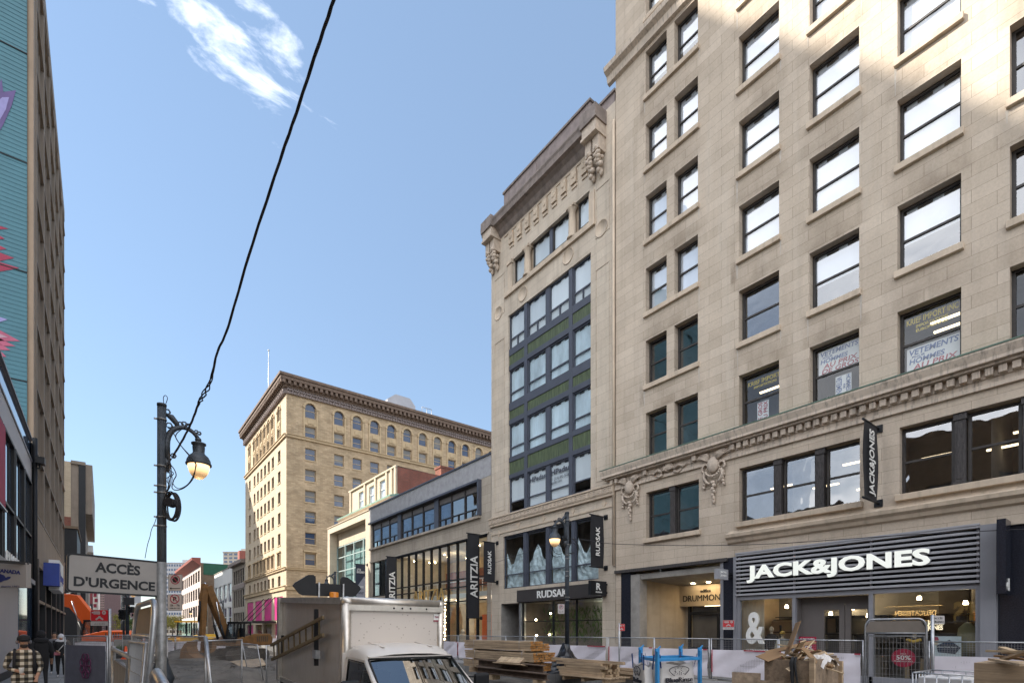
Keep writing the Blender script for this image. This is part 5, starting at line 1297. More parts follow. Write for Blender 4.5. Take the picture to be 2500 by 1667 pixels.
s.obox((Vector((p.x, p.y, (p.z + q.z) / 2 + 1)) + u2 * wdt / 2), u2 * wdt / 2, Vector((-sT, -cT, 0)) * .3, V * ((p.z - q.z) / 2 + 1))
for i in range(5): s.obox(Vector((p.x, p.y, q.z + 1.2 + i * 1.5)) + u2 * wdt * (.4 + .2 * (i % 2)) - Vector((sT, cT, 0)) * .32, u2 * .45, Vector((sT, cT, 0)) * .02, V * .5, 1)
solo(s, 'vertical_sign', [M['white'], M['mred']], 'tall white vertical sign with red marks beside the dark red shop front', 'shop sign')
# ================================================================ STREET LAMPS
M['lampiron'] = mat('dark_green_black_iron', (.04, .05, .064), .5, .2, var=.3, vs=6)
M['globe'] = None
def lampglobe():
    m, t, b, o = newmat('amber_lamp_globe')
    b.inputs['Base Color'].default_value = (.8, .55, .3, 1); b.inputs['Roughness'].default_value = .15; b.inputs['Emission Color'].default_value = (1, .60, .28, 1)
    tcn = N(t, 'ShaderNodeTexCoord'); sp = N(t, 'ShaderNodeSeparateXYZ'); lk(t, tcn.outputs['Generated'], sp.inputs[0])
    mr = N(t, 'ShaderNodeMapRange', n1=.15, n2=.95, n3=.06, n4=1.15); mr.interpolation_type = 'SMOOTHSTEP'; lk(t, sp.outputs[2], mr.inputs[0]); lk(t, mr.outputs[0], b.inputs['Emission Strength'])
    return m
M['globe'] = lampglobe()
def make_lamp():
    r = thing('street_lamp', 'x', 'street lamp', (0, 0, 0), group='street lamps along the kerbs')
    b = MB(); b.lathe((0, 0, 0), [(.30, 0), (.30, .12), (.24, .18), (.22, .6), (.25, .68), (.23, .76), (.16, .95), (.13, 1.05), (.135, 1.1), (.09, 1.2)], 16); b.build('base', M['lampiron'], r, world=False)
    b = MB(); n = 16
    b.lathe((0, 0, 1.15), [(.088, 0), (.080, 5.7)], 16)
    for i in range(12):
        th = 2 * math.pi * i / 12; b.tube([(.084 * math.cos(th), .084 * math.sin(th), 1.2), (.077 * math.cos(th), .077 * math.sin(th), 6.83)], .012, 5)
    b.lathe((0, 0, 6.85), [(.095, -.03), (.095, .02), (.001, .03)], 16); b.build('pole', M['lampiron'], r, world=False)
    b = MB()
    for z in (6.5, 5.45, 5.0, 4.85, 4.3, 4.1, 3.2, 3.05):
        b.lathe((0, 0, z), [(.083, 0), (.1, .005), (.1, .03), (.083, .035)], 14); b.box(-.15, -.095, -.02, .02, z, z + .03)
    b.build_each('band_clamp', M['steelD'], r, world=False, gap=.05)
    a = MB(); pts = []
    for i in range(13):
        th = R(180 - 145 * i / 12); pts.append((.43 + .34 * math.cos(th), 0, 5.98 + .46 * math.sin(th)))
    pts = [(.09, 0, 5.62)] + pts
    a.tube(pts, [.075, .07, .068, .065, .062, .06, .058, .055, .052, .05, .048, .046, .045, .045], 8)
    a.tube([(.08, 0, 6.66), (.18, 0, 6.62), (.28, 0, 6.5), (.33, 0, 6.38)], [.035, .07, .06, .03], 8)
    a.tube([(.08, 0, 5.66), (.1, 0, 5.5), (.11, 0, 5.36)], [.07, .09, .03], 8)
    for k, (x, z, s) in enumerate(((.1, 6.72, .06), (.36, 6.5, .055), (.43, 6.52, .055), (.50, 6.5, .05), (.22, 5.75, .05), (.14, 6.42, .06), (.73, 6.38, .035), (.67, 6.40, .035))):
        q = [(x + s * math.cos(R(a_)), 0, z + s * math.sin(R(a_))) for a_ in (-120, -60, 0, 60, 120, 180, 230)]; a.tube(q, [.022, .022, .02, .018, .016, .014, .01], 6)
    a.ball((.71, 0, 6.22), .07, .07, .06); a.build('scroll_arm', M['lampiron'], r, world=False)
    h = MB(); h.lathe((.72, 0, 6.14), [(.03, .05), (.08, .03), (.155, .0), (.155, -.03), (.125, -.05), (.13, -.10), (.12, -.22), (.135, -.25), (.20, -.31), (.245, -.40), (.255, -.46), (.27, -.48), (.27, -.51), (.22, -.515)], 20); h.build('hood', M['lampiron'], r, world=False)
    g_ = MB(); g_.lathe((.72, 0, 5.63), [(.225, 0), (.22, -.07), (.195, -.17), (.15, -.25), (.09, -.31), (.001, -.335)], 20); g_.build('lamp_globe', M['globe'], r, world=False)
    return r
lamp = make_lamp()
pL = atD(395, 1540, 11.8)
lamp.location = (pL.x, pL.y, 0); lamp['label'] = 'tall dark street lamp hung with loose cables and two parking signs'
def kerb(x, X=15.75): p = onX(x, 1540, X); return (p.x, p.y, 0)
pR = kerb(1384.5, 15.7)
for x, lb in ((1384.5, 'dark street lamp rising behind the lumber in front of the narrow stone shop building'), (818, 'street lamp seen just above the arrow board of the white box truck'), (545, 'distant street lamp before the white panelled building'), (475, 'far street lamp in front of the long pale building with the red cornice')):
    copy_tree(lamp, kerb(x), math.pi, lb)
for x, lb in ((285, 'far street lamp behind the red fire hose connection sign'), (276, 'far street lamp before the white high-rise with close window rows')):
    copy_tree(lamp, (1.6 if x == 285 else 1.9, 62 + (285 - x) * 2.2, -.3), 0, lb)
lt = bpy.data.lights.new('street_lamp_glow', 'POINT'); lt.energy = 1.5; lt.color = (1, .75, .5); lt.shadow_soft_size = .1; lo_ = bpy.data.objects.new('street_lamp_glow', lt); COL.objects.link(lo_); lo_.location = (pL.x + .72, pL.y, 5.15)
# ---- cables on the near lamp
M['cable'] = mat('black_cable', (.012, .013, .018), .5, var=.2)
def spline(P, n=8):
    out = []
    for i in range(len(P) - 1):
        p0, p1, p2, p3 = P[max(i - 1, 0)], P[i], P[i + 1], P[min(i + 2, len(P) - 1)]
        for k in range(n):
            t = k / n; out.append(.5 * ((2 * p1) + (p2 - p0) * t + (2 * p0 - 5 * p1 + 4 * p2 - p3) * t * t + (3 * p1 - p0 - 3 * p2 + p3) * t ** 3))
    return out + [P[-1]]
cp_ = [(836, -60, 6.4), (815, 0, 6.6), (778, 110, 7.0), (722, 280, 7.7), (681, 400, 8.2), (612, 610, 9.1), (556, 800, 10.2), (530, 862, 10.6), (514, 930, 10.9), (495, 968, 11.2), (483, 990, 11.3), (467, 1032, 11.5), (445, 1075, 11.6), (421, 1116, 11.7)]
path = spline([atD(*c) for c in cp_], 10)
cb = MB()
for k in range(3):
    q = []
    for i, p in enumerate(path):
        f = i / (len(path) - 1); rad = .013 + .06 * max(0, 1 - abs(f - .68) / .10) * (.4 + .6 * abs(math.sin(i * .35)))
        th = i * .42 + k * 2.094; q.append(p + Vector((math.cos(th) * cT, -math.cos(th) * sT, math.sin(th) * .5)) * rad)
    cb.tube(q, .0125 if k else .0145, 6)
solo(cb, 'overhead_cable', M['cable'], 'thick twisted black cable swooping from the near lamp post up over the street', 'cable')
cb = MB()
def wire(pts, d, r=.008, n=6): cb.tube(spline([atD(x, y, d) for x, y in pts], n), r, 5)
wire([(467, 1032), (430, 1060), (440, 1085), (462, 1110), (478, 1130), (477, 1145), (470, 1170), (450, 1190), (430, 1196), (420, 1190), (424, 1172), (430, 1160), (425, 1145), (413, 1130)], 11.65, .011)
wire([(478, 1132), (474, 1155), (460, 1180), (440, 1192), (428, 1188), (421, 1178)], 11.6, .009)
for k in range(6): wire([(415 + k, 1118), (408 + 4 * math.sin(k), 1140 + 2 * k), (424 - 5 * (k % 3), 1155), (406 + 3 * k, 1168), (412, 1185 + 2 * k), (405, 1200)], 11.68, .006)
wire([(410, 1110), (418, 1150), (408, 1200), (404, 1240), (403, 1300)], 11.68, .010)
wire([(400, 985), (399, 970), (404, 965), (409, 972), (405, 985)], 11.8, .008)
wire([(420, 1050), (440, 1085), (475, 1128), (478, 1137)], 11.62, .010)
wire([(383, 1258), (378, 1275), (370, 1292), (366, 1310), (360, 1330), (354, 1362)], 11.7, .007)
solo(cb, 'loose_wires', M['cable'], 'tangle of thin black wires dangling beside the lit globe of the near lamp', 'wires')
cb = MB(); c0 = atD(420, 1236, 11.65); rv, uv = Vector((cT, -sT, 0)), Vector((0, 0, 1))
for k in range(7):
    pts = []
    for i in range(25):
        th = 2 * math.pi * i / 24; pts.append(c0 + rv * ((.145 + .012 * math.sin(k * 2.1)) * math.cos(th) + .01 * k - .03) + uv * ((.30 + .02 * math.sin(k * 1.3)) * math.sin(th) + .01 * math.sin(k * 2)) + Vector((sT, cT, 0)) * (.012 * k - .04))
    cb.tube(pts, .013, 5, cap=False)
c1 = atD(418, 1227, 11.6); cb.lathe(c1, [(.10, -.06), (.10, -.02), (.04, -.02), (.04, .06), (.10, .06), (.10, .10)], 14, axis=(-sT, -cT, 0)); cb.tube([atD(400, 1220, 11.75), atD(418, 1222, 11.6)], .02, 6)
solo(cb, 'cable_coil', M['cable'], 'coil of black cable hung on the near lamp post', 'cable coil')
# ---- thin span wire past the right lamp
cb = MB(); q = [onX(1150, 1394, 20), onX(1200, 1376, 19.0), onX(1290, 1346, 17.5), onX(1384, 1316, 15.7), onX(1500, 1327, 16.2), onX(1700, 1331, 17.2), onX(1900, 1326, 18.2), onX(2200, 1306, 19.2), onX(2500, 1291, 19.7)]
cb.tube(spline(q, 6), .012, 5); solo(cb, 'span_wire', M['cable'], 'thin wire strung past the boutique and the entrance porch', 'wire')
cb = MB(); c0 = onX(1365, 1335, 15.6)
for k, (dx_, dz_, r_) in enumerate(((0, 0, .28), (.1, .25, .2), (-.1, -.1, .3), (.5, .05, .28), (.55, -.05, .22))):
    pts = [c0 + rv * (dx_ + r_ * math.cos(i * .4)) + uv * (dz_ + r_ * math.sin(i * .4) * 1.1) for i in range(14)]; cb.tube(pts, .014, 5)
solo(cb, 'wire_loops', M['cable'], 'loops of spare wire hung on the street lamp before the boutique', 'wires')

# ================================================================ SIGNS
def board(mb, corners, th=.02, m=0):
    a, b, c, d = [Vector(p) for p in corners]; n = (b - a).cross(d - a).normalized(); mb.prism([a, b, c, d], -n * th, m)
M['signgrey'] = mat('worn_reflective_sheet', (.31, .285, .268), .5, var=.08, vs=3, dirt=.25, dcol=(.24, .22, .21), bump=.1, bs=150)
def rrect(P, U_, V_, w, h, r, seg=4):
    out = []
    for cx_, cy_, a0 in ((w - r, r, -90), (w - r, h - r, 0), (r, h - r, 90), (r, r, 180)):
        for i in range(seg + 1):
            th = R(a0 + 90 * i / seg); out.append(P + U_ * (cx_ + r * math.cos(th)) + V_ * (cy_ + r * math.sin(th)))
    return out
def ring_frame(mb, P, U_, V_, w, h, r, t_, dep, m):
    o_ = rrect(P, U_, V_, w, h, r); i_ = rrect(P + (U_ + V_) * t_, U_, V_, w - 2 * t_, h - 2 * t_, max(r - t_, .005)); nn = U_.cross(V_) * dep; k = len(o_)
    mb.add([p + nn for p in o_] + [p + nn for p in i_], [(j, (j + 1) % k, k + (j + 1) % k, k + j) for j in range(k)], m)
A = atD(161, 1444, 6.0); Bq = atD(388, 1457, 6.68)
d_ = Bq - A; Lb = Vector((d_.x, d_.y, 0)).length; Uu = d_.normalized(); Hb = .455; Vv = Vector((0, 0, 1)); Vv = (Vv - Uu * Vv.dot(Uu)).normalized(); Nn = Uu.cross(Vv)
Lb = d_.length + .03
post = atD(393, 1540, 6.72)
S2 = thing('emergency_access_sign', 'big worn grey sign board reading ACCÈS D\'URGENCE on a fat galvanised post', 'sign', (post.x, post.y, 0))
s = MB(); s.prism(rrect(A, Uu, Vv, Lb, Hb, .05), -Nn * .012); s.build('board', M['signgrey'], S2)
s = MB(); ring_frame(s, A, Uu, Vv, Lb, Hb, .05, .022, .003, 0)
text(s, 'ACCÈS', A + Uu * Lb * .275 + Vv * Hb * .56, Uu, Vv, Lb * .475, Hb * .33, .004, bold=.032); text(s, "D'URGENCE", A + Uu * Lb * .07 + Vv * Hb * .16, Uu, Vv, Lb * .85, Hb * .26, .004, bold=.032)
s.build('lettering', M['black'], S2)
s = MB(); s.tube([(post.x, post.y, 0), (post.x, post.y, atD(393, 1372, 6.72).z)], .062, 16); s.build('post', M['steelD'], S2)
s = MB(); s.bar(Bq + Vv * .1, Vector((post.x, post.y, Bq.z + .1)), .03, .03); s.bar(Bq + Vv * (Hb - .06), Vector((post.x, post.y, Bq.z + Hb - .06)), .03, .03); s.bar(A - Nn * .03 + Vv * .22 + Uu * .1, Bq - Nn * .03 + Vv * .22, .02, .03); s.build('bracket', M['steelD'], S2)
# parking plates on the lamp post
UL, NL = rv, Vector((-sT, -cT, 0))
M['signwhite'] = mat('white_sign_face', (.44, .415, .41), .5, var=.04)
def plate(x0, y0, x1, y1, d): a = atD(x0, y1, d); b = atD(x1, y1, d); c = atD(x0, y0, d); return a, (b - a).length, (c - a).length
def circle_ring(mb, c, r0, r1, m, k=24, off=.004):
    mb.add([c + UL * rr_ * math.cos(2 * math.pi * i / k) + V * rr_ * math.sin(2 * math.pi * i / k) + NL * off for rr_ in (r1, r0) for i in range(k)], [(i, (i + 1) % k, k + (i + 1) % k, k + i) for i in range(k)], m)
def disc(mb, c, r, m, k=20, off=.003, sy=1): mb.add([c + UL * r * math.cos(2 * math.pi * i / k) + V * r * sy * math.sin(2 * math.pi * i / k) + NL * off for i in range(k)], [tuple(range(k))], m)
s = MB(); a, w_, h_ = plate(411, 1401, 445, 1442, 11.6); s.prism(rrect(a, UL, V, w_, h_, .03), -NL * .01); ring_frame(s, a, UL, V, w_, h_, .03, .008, .002, 1)
c = a + UL * w_ * .5 + V * h_ * .68; disc(s, c, .07, 1, 8); circle_ring(s, c, .085, .105, 2); s.bar(c + UL * -.065 + V * .065 + NL * .006, c + UL * .065 - V * .065 + NL * .006, .004, .016, 2)
s.bar(a + UL * .05 + V * .06 + NL * .004, a + UL * (w_ - .04) + V * .06 + NL * .004, .004, .012, 1); s.prism([a + UL * .03 + V * .06 + NL * .003, a + UL * .07 + V * .085 + NL * .003, a + UL * .07 + V * .035 + NL * .003], NL * .003, 1); s.bar(a + V * .3 - UL * .12 - NL * .02, a + V * .3 + UL * .2 - NL * .02, .02, .03, 3)
solo(s, 'no_stopping_sign', [M['signwhite'], M['black'], M['mred'], M['steel']], 'upper white plate with a barred black octagon and an arrow on the near lamp post', 'traffic sign')
s = MB(); a, w_, h_ = plate(408.5, 1450, 445, 1490, 11.6); s.prism(rrect(a, UL, V, w_, h_, .03), -NL * .01); ring_frame(s, a, UL, V, w_, h_, .03, .008, .002, 1)
c = a + UL * w_ * .5 + V * h_ * .72; circle_ring(s, c, .085, .105, 2); text(s, 'P', c - UL * .035 - V * .05 + NL * .001, UL, V, .07, .1, .003, 1, bold=.03); s.bar(c + UL * -.065 + V * .065 + NL * .006, c + UL * .065 - V * .065 + NL * .006, .004, .016, 2)
text(s, '5h - 7h', a + UL * w_ * .2 + V * h_ * .26 + NL * .001, UL, V, w_ * .62, h_ * .13, .003, 1, bold=.015); text(s, '1 AVRIL AU 1 DÉC.', a + UL * w_ * .1 + V * h_ * .12 + NL * .001, UL, V, w_ * .8, h_ * .09, .003, 1)
solo(s, 'no_parking_sign', [M['signwhite'], M['black'], M['mred']], 'lower white plate with a barred P reading 5h - 7h, on the near lamp post', 'traffic sign')
# red fire-connection plates
M['firered'] = mat('fire_red_plate', (.50, .012, .02), .5, var=.05); 
def fireplate(x0, y0, x1, y1, d, label, post=None, sub=False, nrm=None):
    s = MB(); a, w_, h_ = plate(x0, y0, x1, y1, d); s.prism(rrect(a, UL, V, w_, h_, w_ * .06), -NL * .012); ring_frame(s, a, UL, V, w_, h_, w_ * .06, w_ * .02, .002, 1)
    P_ = lambda u_, v_, k=.004: a + UL * w_ * u_ + V * h_ * v_ + NL * k
    for i in range(6): s.bar(P_(.2 + i * .06, .58), P_(.2 + i * .06, .9), .004, w_ * .03, 1, up=UL)
    s.bar(P_(.16, .74, .006), P_(.55, .74, .006), .004, h_ * .06, 1, up=V); disc(s, P_(.12, .76), w_ * .04, 1); circle_ring(s, P_(.76, .75), w_ * .06, w_ * .11, 1); s.bar(P_(.76, .66), P_(.76, .84), .004, w_ * .03, 1, up=UL)
    for k in (-1, 1): s.bar(P_(.5, .36), P_(.5 + k * .2, .16), .004, h_ * .13, 1, up=V)
    s.bar(P_(.5, .28), P_(.5, .46), .004, w_ * .1, 1, up=UL)
    if sub: b_ = a - V * h_ * .36; s.prism(rrect(b_, UL, V, w_, h_ * .33, .01), -NL * .012, 1); text(s, 'ACCÈS' if post else 'raccord', b_ + UL * w_ * .2 + V * h_ * .1 + NL * .001, UL, V, w_ * .6, h_ * .12, .002, 3)
    if post: q = atD(post, 1540, d + .02); s.tube([(q.x, q.y, -.1), (q.x, q.y, (a + V * h_).z + .03)], .035, 8, 2)
    return solo(s, 'fire_connection_sign', [M['firered'], M['signwhite'], M['steel'], M['black']], label, 'sign')
fireplate(221, 1487.5, 265, 1516, 13.9, 'large red fire hose connection sign on a steel post beside the flower banner fence', post=268, sub=True)
fireplate(1510, 1522, 1525.5, 1539, 21.5, 'small red fire connection sign on a thin post above the fence by the porch', post=1512)
fireplate(1474.5, 1528, 1487.5, 1537.5, 27.0, 'smallest red fire plate on the pale stone pier', sub=True)
fireplate(1764.5, 1513, 1792.5, 1530, 20.8, 'red fire connection plate on the black granite pilaster by the porch', sub=True)
s = MB(); a, w_, h_ = plate(1362, 1474, 1378, 1497.5, 22.2); s.prism(rrect(a, UL, V, w_, h_, .03), -NL * .01); c = a + UL * w_ * .5 + V * h_ * .7; circle_ring(s, c, .07, .09, 2); text(s, 'P', c - UL * .03 - V * .05, UL, V, .06, .1, .004, 1, bold=.03); text(s, '5h - 7h', a + UL * .05 + V * .06, UL, V, w_ - .1, .06, .004, 1)
solo(s, 'no_parking_sign', [M['signwhite'], M['black'], M['mred']], 'small no parking plate on the street lamp before the boutique', 'traffic sign')
def banner(x_in, x_out, y0, y1, lines, label, m='blackfab', txt='white', fit=None, tri=False, ytop_in=None, swap=False):
    """a cloth banner held out from the wall on two rods; faces up and down the street"""
    pi_ = onX(x_in, (y0 + y1) / 2, 19.92); Y = pi_.y; xo = onY(x_out, y0, Y).x; zt_ = onX(x_in, y0, 19.92).z; zb_ = onX(x_in, y1, 19.92).z
    b = thing('hanging_banner', label, 'banner', (19.95, Y, zb_), group=None)
    s = MB(); n = 10; m_ = 6
    vs = []
    for i in range(n + 1):
        for j in range(m_ + 1):
            f, g_ = i / n, j / m_
            vs.append((xo + (19.78 - xo) * g_, Y + .05 * math.sin(f * 3.14) * math.sin(g_ * 4 + f * 2) - .012, zb_ + (zt_ - zb_) * f))
    s.add(vs, [(i * (m_ + 1) + j, i * (m_ + 1) + j + 1, (i + 1) * (m_ + 1) + j + 1, (i + 1) * (m_ + 1) + j) for i in range(n) for j in range(m_)], 0, True)
    s.build('cloth', M[m], b)
    s = MB()
    for z in (zt_, zb_): s.tube([(xo - .08, Y, z), (19.97, Y, z)], .035, 8); s.box(19.96, 20.0, Y - .12, Y + .12, z - .12, z + .12)
    s.build_each('rod', M['black'], b)
    s = MB(); Wd = 19.78 - xo; Hd = zt_ - zb_
    for (tx, a0, a1, c0, c1) in lines: text(s, tx, (xo + Wd * c1, Y - .075, zb_ + Hd * a0), Vector((0, 0, 1)), Vector((-1, 0, 0)), Hd * (a1 - a0), Wd * (c1 - c0), .01, 0, bold=.02)
    if tri:
        s.prism([(xo + Wd * .02, Y - .07, zb_ + Hd * .42), (xo + Wd * .9, Y - .07, zb_ + Hd * .72), (xo + Wd * .98, Y - .07, zb_ + Hd * .62), (xo + Wd * .98, Y - .07, zb_ + Hd * .2), (xo + Wd * .1, Y - .07, zb_ + .05)], (0, -.008, 0), 1)
        text(s, 'VANS', (xo + Wd * .2, Y - .09, zb_ + Hd * .42), Vector((1, 0, 0)), V, Wd * .6, Hd * .06, .01, 0, bold=.02); text(s, 'LITTLE\nBURGUNDY', (xo + Wd * .1, Y - .085, zb_ + Hd * .78), Vector((1, 0, 0)), V, Wd * .8, Hd * .11, .01, 0, bold=.02); text(s, 'OUTLET', (xo + Wd * .2, Y - .09, zb_ + Hd * .28), Vector((1, 0, 0)), V, Wd * .6, Hd * .05, .01, 2, bold=.02)
    s.build('lettering', [M[txt], mat('grey_triangle_print', (.3, .31, .36), .7), M['navyfab']], b)
banner(2143, 2109, 1046, 1228, [('JACK&JONES', .05, .9, .22, .72)], 'narrow black banner with slanted white letters, between the mezzanine windows of the office block')
banner(1477, 1442, 1262, 1386, [('RUDSAK', .22, .78, .32, .64)], 'broad black banner with white letters beside the porch end of the narrow stone building')
banner(1212, 1181, 1325, 1421, [('RUDSAK', .2, .78, .3, .62)], 'short black banner next to the tallest banner, at the corner of the narrow stone building')
banner(1173, 1141, 1305, 1508, [('ARITZIA', .24, .74, .2, .84)], 'tallest black banner, above the seated mannequin in the glass front')
banner(972, 944, 1360, 1487, [('ARITZIA', .1, .72, .2, .8)], 'black banner with serif letters beside the small window of the glass-fronted low building')
banner(895, 868, 1378, 1478, [], 'dark banner with a pale grey slanted shape beside the green-tinted windows', 'navyfab', tri=True)
def boxsign(x0, x1, y0, y1, X, txts, label, m, ml, th=.18, arm=True):
    a = onX(x1, y1, X); Y = a.y; p0 = onY(x0, y1, Y); z0_ = onX(x1, y1, X).z; z1_ = onX(x1, y0, X).z
    s = MB(); s.box(p0.x, a.x, Y, Y + th, z0_, z1_, 0); Wd = a.x - p0.x; Hd = z1_ - z0_
    for tx, u0, v0, u1, v1 in txts: text(s, tx, (p0.x + Wd * u0, Y, z0_ + Hd * v0), Vector((1, 0, 0)), V, Wd * (u1 - u0), Hd * (v1 - v0), .012, 1, bold=.025)
    s.box(a.x, 20.0, Y + .03, Y + th - .03, z1_ - .18, z1_ - .1, 2); s.box(a.x, 20.0, Y + .03, Y + th - .03, z0_ + .1, z0_ + .18, 2)
    return solo(s, 'projecting_box_sign', [M[m], M[ml], M['black']], label, 'shop sign')
boxsign(1443, 1481, 1419, 1453, 19.9, [('R', .33, .36, .62, .85), ('RUDSAK', .3, .16, .7, .26)], 'square black box sign with an outlined white R, above the boutique window', 'black', 'white')
boxsign(1754, 1778, 1390, 1415, 19.6, [('JACK&', .2, .55, .8, .8), ('JONES', .2, .22, .8, .47)], 'small square grey box sign with two lines of white letters beside the porch', 'silver', 'white')
s = MB(); q = onX(2434, 1285, 19.98); q2 = onX(2468, 1450, 19.98); s.box(19.3, 19.98, q2.y, q.y - .1, q2.z, q.z + .1, 0)
text(s, 'd', (19.38, q2.y - .001, q2.z + .08), Vector((1, 0, 0)), V, .3, .34, .02, 1, bold=.03)
solo(s, 'projecting_box_sign', [M['granite'], M['white']], 'tall black box sign with a small white letter d beside the grey louvred front', 'shop sign')
# Krief posters and lettering inside the lowest office windows
M['yellowp'] = mat('yellow_window_lettering', (.62, .45, .03), .6); M['bluep'] = mat('blue_print', (.05, .10, .27), .6); M['redp'] = mat('dark_red_print', (.33, .03, .05), .6); M['posterw'] = mat('white_poster', (.62, .62, .64), .6, var=.05, vs=2)
def wtext(lst, Y0, Y1, z0, z1, label, paper=None, tilt=0, vert=0):
    """window poster just behind the pane: Y1 is its left edge seen from the street"""
    s = MB(); n = -.385
    if paper: s.quad(FX.p(Y0, z0, n), FX.p(Y1, z0, n), FX.p(Y1, z1, n), FX.p(Y0, z1, n), 0)
    Wd, Hd = Y1 - Y0, z1 - z0
    for tx, m, u0, v0, u1, v1 in lst:
        if vert: text(s, tx, FX.p(Y1 - Wd * (v1 if vert > 0 else 1 - v1), z0 + Hd * (u0 if vert > 0 else 1 - u0), n + .004), V * vert, Vector((0, vert, 0)), Hd * (u1 - u0), Wd * (v1 - v0), .004, m, bold=.02)
        else: text(s, tx, FX.p(Y1 - Wd * u0, z0 + Hd * v0, n + .004), U, V, Wd * (u1 - u0), Hd * (v1 - v0), .004, m, bold=.022, shear=tilt)
    o = s.build('window_poster', [M['posterw'], M['bluep'], M['redp'], M['yellowp']], B1); o['label'] = label
AP = [('VETEMENTS', 1, .05, .74, .97, .94), ('POUR', 1, .1, .64, .35, .71), ('HOMMES', 1, .05, .44, .72, .62), ('AU PRIX', 2, .12, .22, .95, .41), ('DE GROS', 2, .08, .01, .98, .2)]
wtext([('KRIEF IMPORT INC', 3, .02, .6, .98, .95), ('IMPORTATIONS', 3, .2, .32, .8, .5), ('EUROPEENNES', 3, .2, .08, .8, .25)], 4.1, 5.45, 11.2, 11.75, 'yellow lettering on the glass')
wtext(AP, 4.08, 5.42, 9.86, 10.78, 'white poster in blue and red capitals', True, .15)
wtext(AP, 6.75, 8.05, 10.95, 11.8, 'white poster in the upper sash in blue and red', True, .15)
wtext([('VETEMENTS', 1, .04, .6, .96, .95), ('POUR', 1, .4, .38, .6, .52), ('HOMMES', 1, .04, .05, .75, .33)], 7.0, 7.5, 9.9, 10.7, 'white poster turned on its side', True, 0, -1)
wtext([('KRIEF IMPORT', 3, .02, .6, .98, .95), ('IMPORTATIONS', 3, .2, .3, .9, .5)], 9.4, 10.7, 11.2, 11.7, 'yellow lettering in the upper sash')
wtext([('AU PRIX', 2, .02, .55, .98, .9), ('DE GROS', 2, .02, .08, .98, .45)], 9.85, 10.3, 9.9, 10.75, 'white poster set upright with red print', True, 0, 1)

# ================================================================ FENCES
M['bannerc'] = mat('pale_lavender_fence_cloth', (.72, .68, .74), .8, var=.10, vs=.8, dirt=.12, dcol=(.48, .36, .42))
M['bannerp'] = mat('faded_pink_print', (.48, .36, .42), .8); M['bannerr'] = mat('red_hem', (.42, .03, .06), .7)
M['meshwire'] = mat('grey_mesh_wire', (.30, .30, .31), .5, .5)
def make_fence(name, w, h, banner_=True, seed=0, z0=.06, wires=(.055, .2)):
    """site fence panel along local +x, origin at the foot of its first post"""
    r = thing(name, 'x', 'fence', (0, 0, 0)); q = random.Random(seed)
    f = MB()
    for x in (0, w): f.tube([(x, 0, 0), (x, 0, h)], .022, 8)
    for z in (z0, h - .02): f.tube([(0, 0, z), (w, 0, z)], .018, 8)
    for x in (0, w): f.box(x - .25, x + .25, -.11, .11, -.02, .06, 1)
    f.build('frame', [M['steel'], M['concrete']], r, world=False)
    g_ = MB(); x = wires[0]
    while x < w: g_.box(x - .0022, x + .0022, -.0022, .0022, z0, h - .02); x += wires[0]
    z = z0 + .1
    while z < h - .03: g_.box(0, w, -.007, -.003, z - .0025, z + .0025); z += wires[1] if z < h - .34 else .06
    g_.build('mesh', M['meshwire'], r, world=False)
    if banner_:
        s = MB(); n, k = 14, 7; vs = []
        for i in range(n + 1):
            for j in range(k + 1):
                a, b = i / n, j / k
                vs.append((.05 + (w - .1) * a, .02 + .03 * math.sin(5 * a + 3 * b + seed) * math.sin(b * 3.1) + .02 * math.sin((a * 6 + b * 5 + seed) * 2), .14 + (h - .14 - .40) * b + .02 * math.sin(a * 3.14 + seed) * (b - .4)))
        s.add(vs, [(i * (k + 1) + j, i * (k + 1) + j + 1, (i + 1) * (k + 1) + j + 1, (i + 1) * (k + 1) + j) for i in range(n) for j in range(k)], 0, True)
        s.box(.05, .05 + w * .45 if seed % 2 else .2, .055, .07, h - .43, h - .39, 1); s.box(w - .08, w - .05, .055, .07, .3, h - .4, 1)
        s.build('banner', [M['bannerc'], M['bannerr'], M['bannerp']], r, world=False)
    return r
FXL = 17.2
pan = [make_fence('fence_panel', 2.36, 1.5, True, k) for k in range(3)]
ysf = [onX(2107, 1540, FXL).y]
i = 0
names_ = ['panel between the debris box and the pedestrian gate', 'panel under the ampersand shop window', 'panel behind the blue bag rack, before the porch', 'panel under the thin post with the red fire plate', 'panel beside the street lamp before the boutique', 'panel behind the orange sawn ends of the lumber stack', 'panel behind the middle of the lumber stack', 'panel behind the far end of the lumber stack', 'panel next to the windscreen of the truck', 'panel partly hidden by the truck roof', 'panel farther along behind the truck', 'second last panel seen behind the truck box', 'last panel of the row, behind the truck box']
y = ysf[0]
for i in range(13):
    src = pan[i % 3]
    o = src if i < 3 else copy_tree(src)
    o.location = (FXL + .04 * (i % 2), y, 0); o.rotation_euler = (0, 0, R(90)); o['group'] = 'banner fence before the shop fronts'; o['label'] = 'pale banner fence ' + names_[i]; y += 2.42
y = onX(2262, 1540, FXL).y - 2.42
for i in range(2):
    o = copy_tree(pan[i], (FXL - .02, y, 0), R(90), ('pale banner fence panel behind the caged white tank', 'pale banner fence panel behind the jumble of broken planks')[i]); o['group'] = 'banner fence before the shop fronts'; y -= 2.42
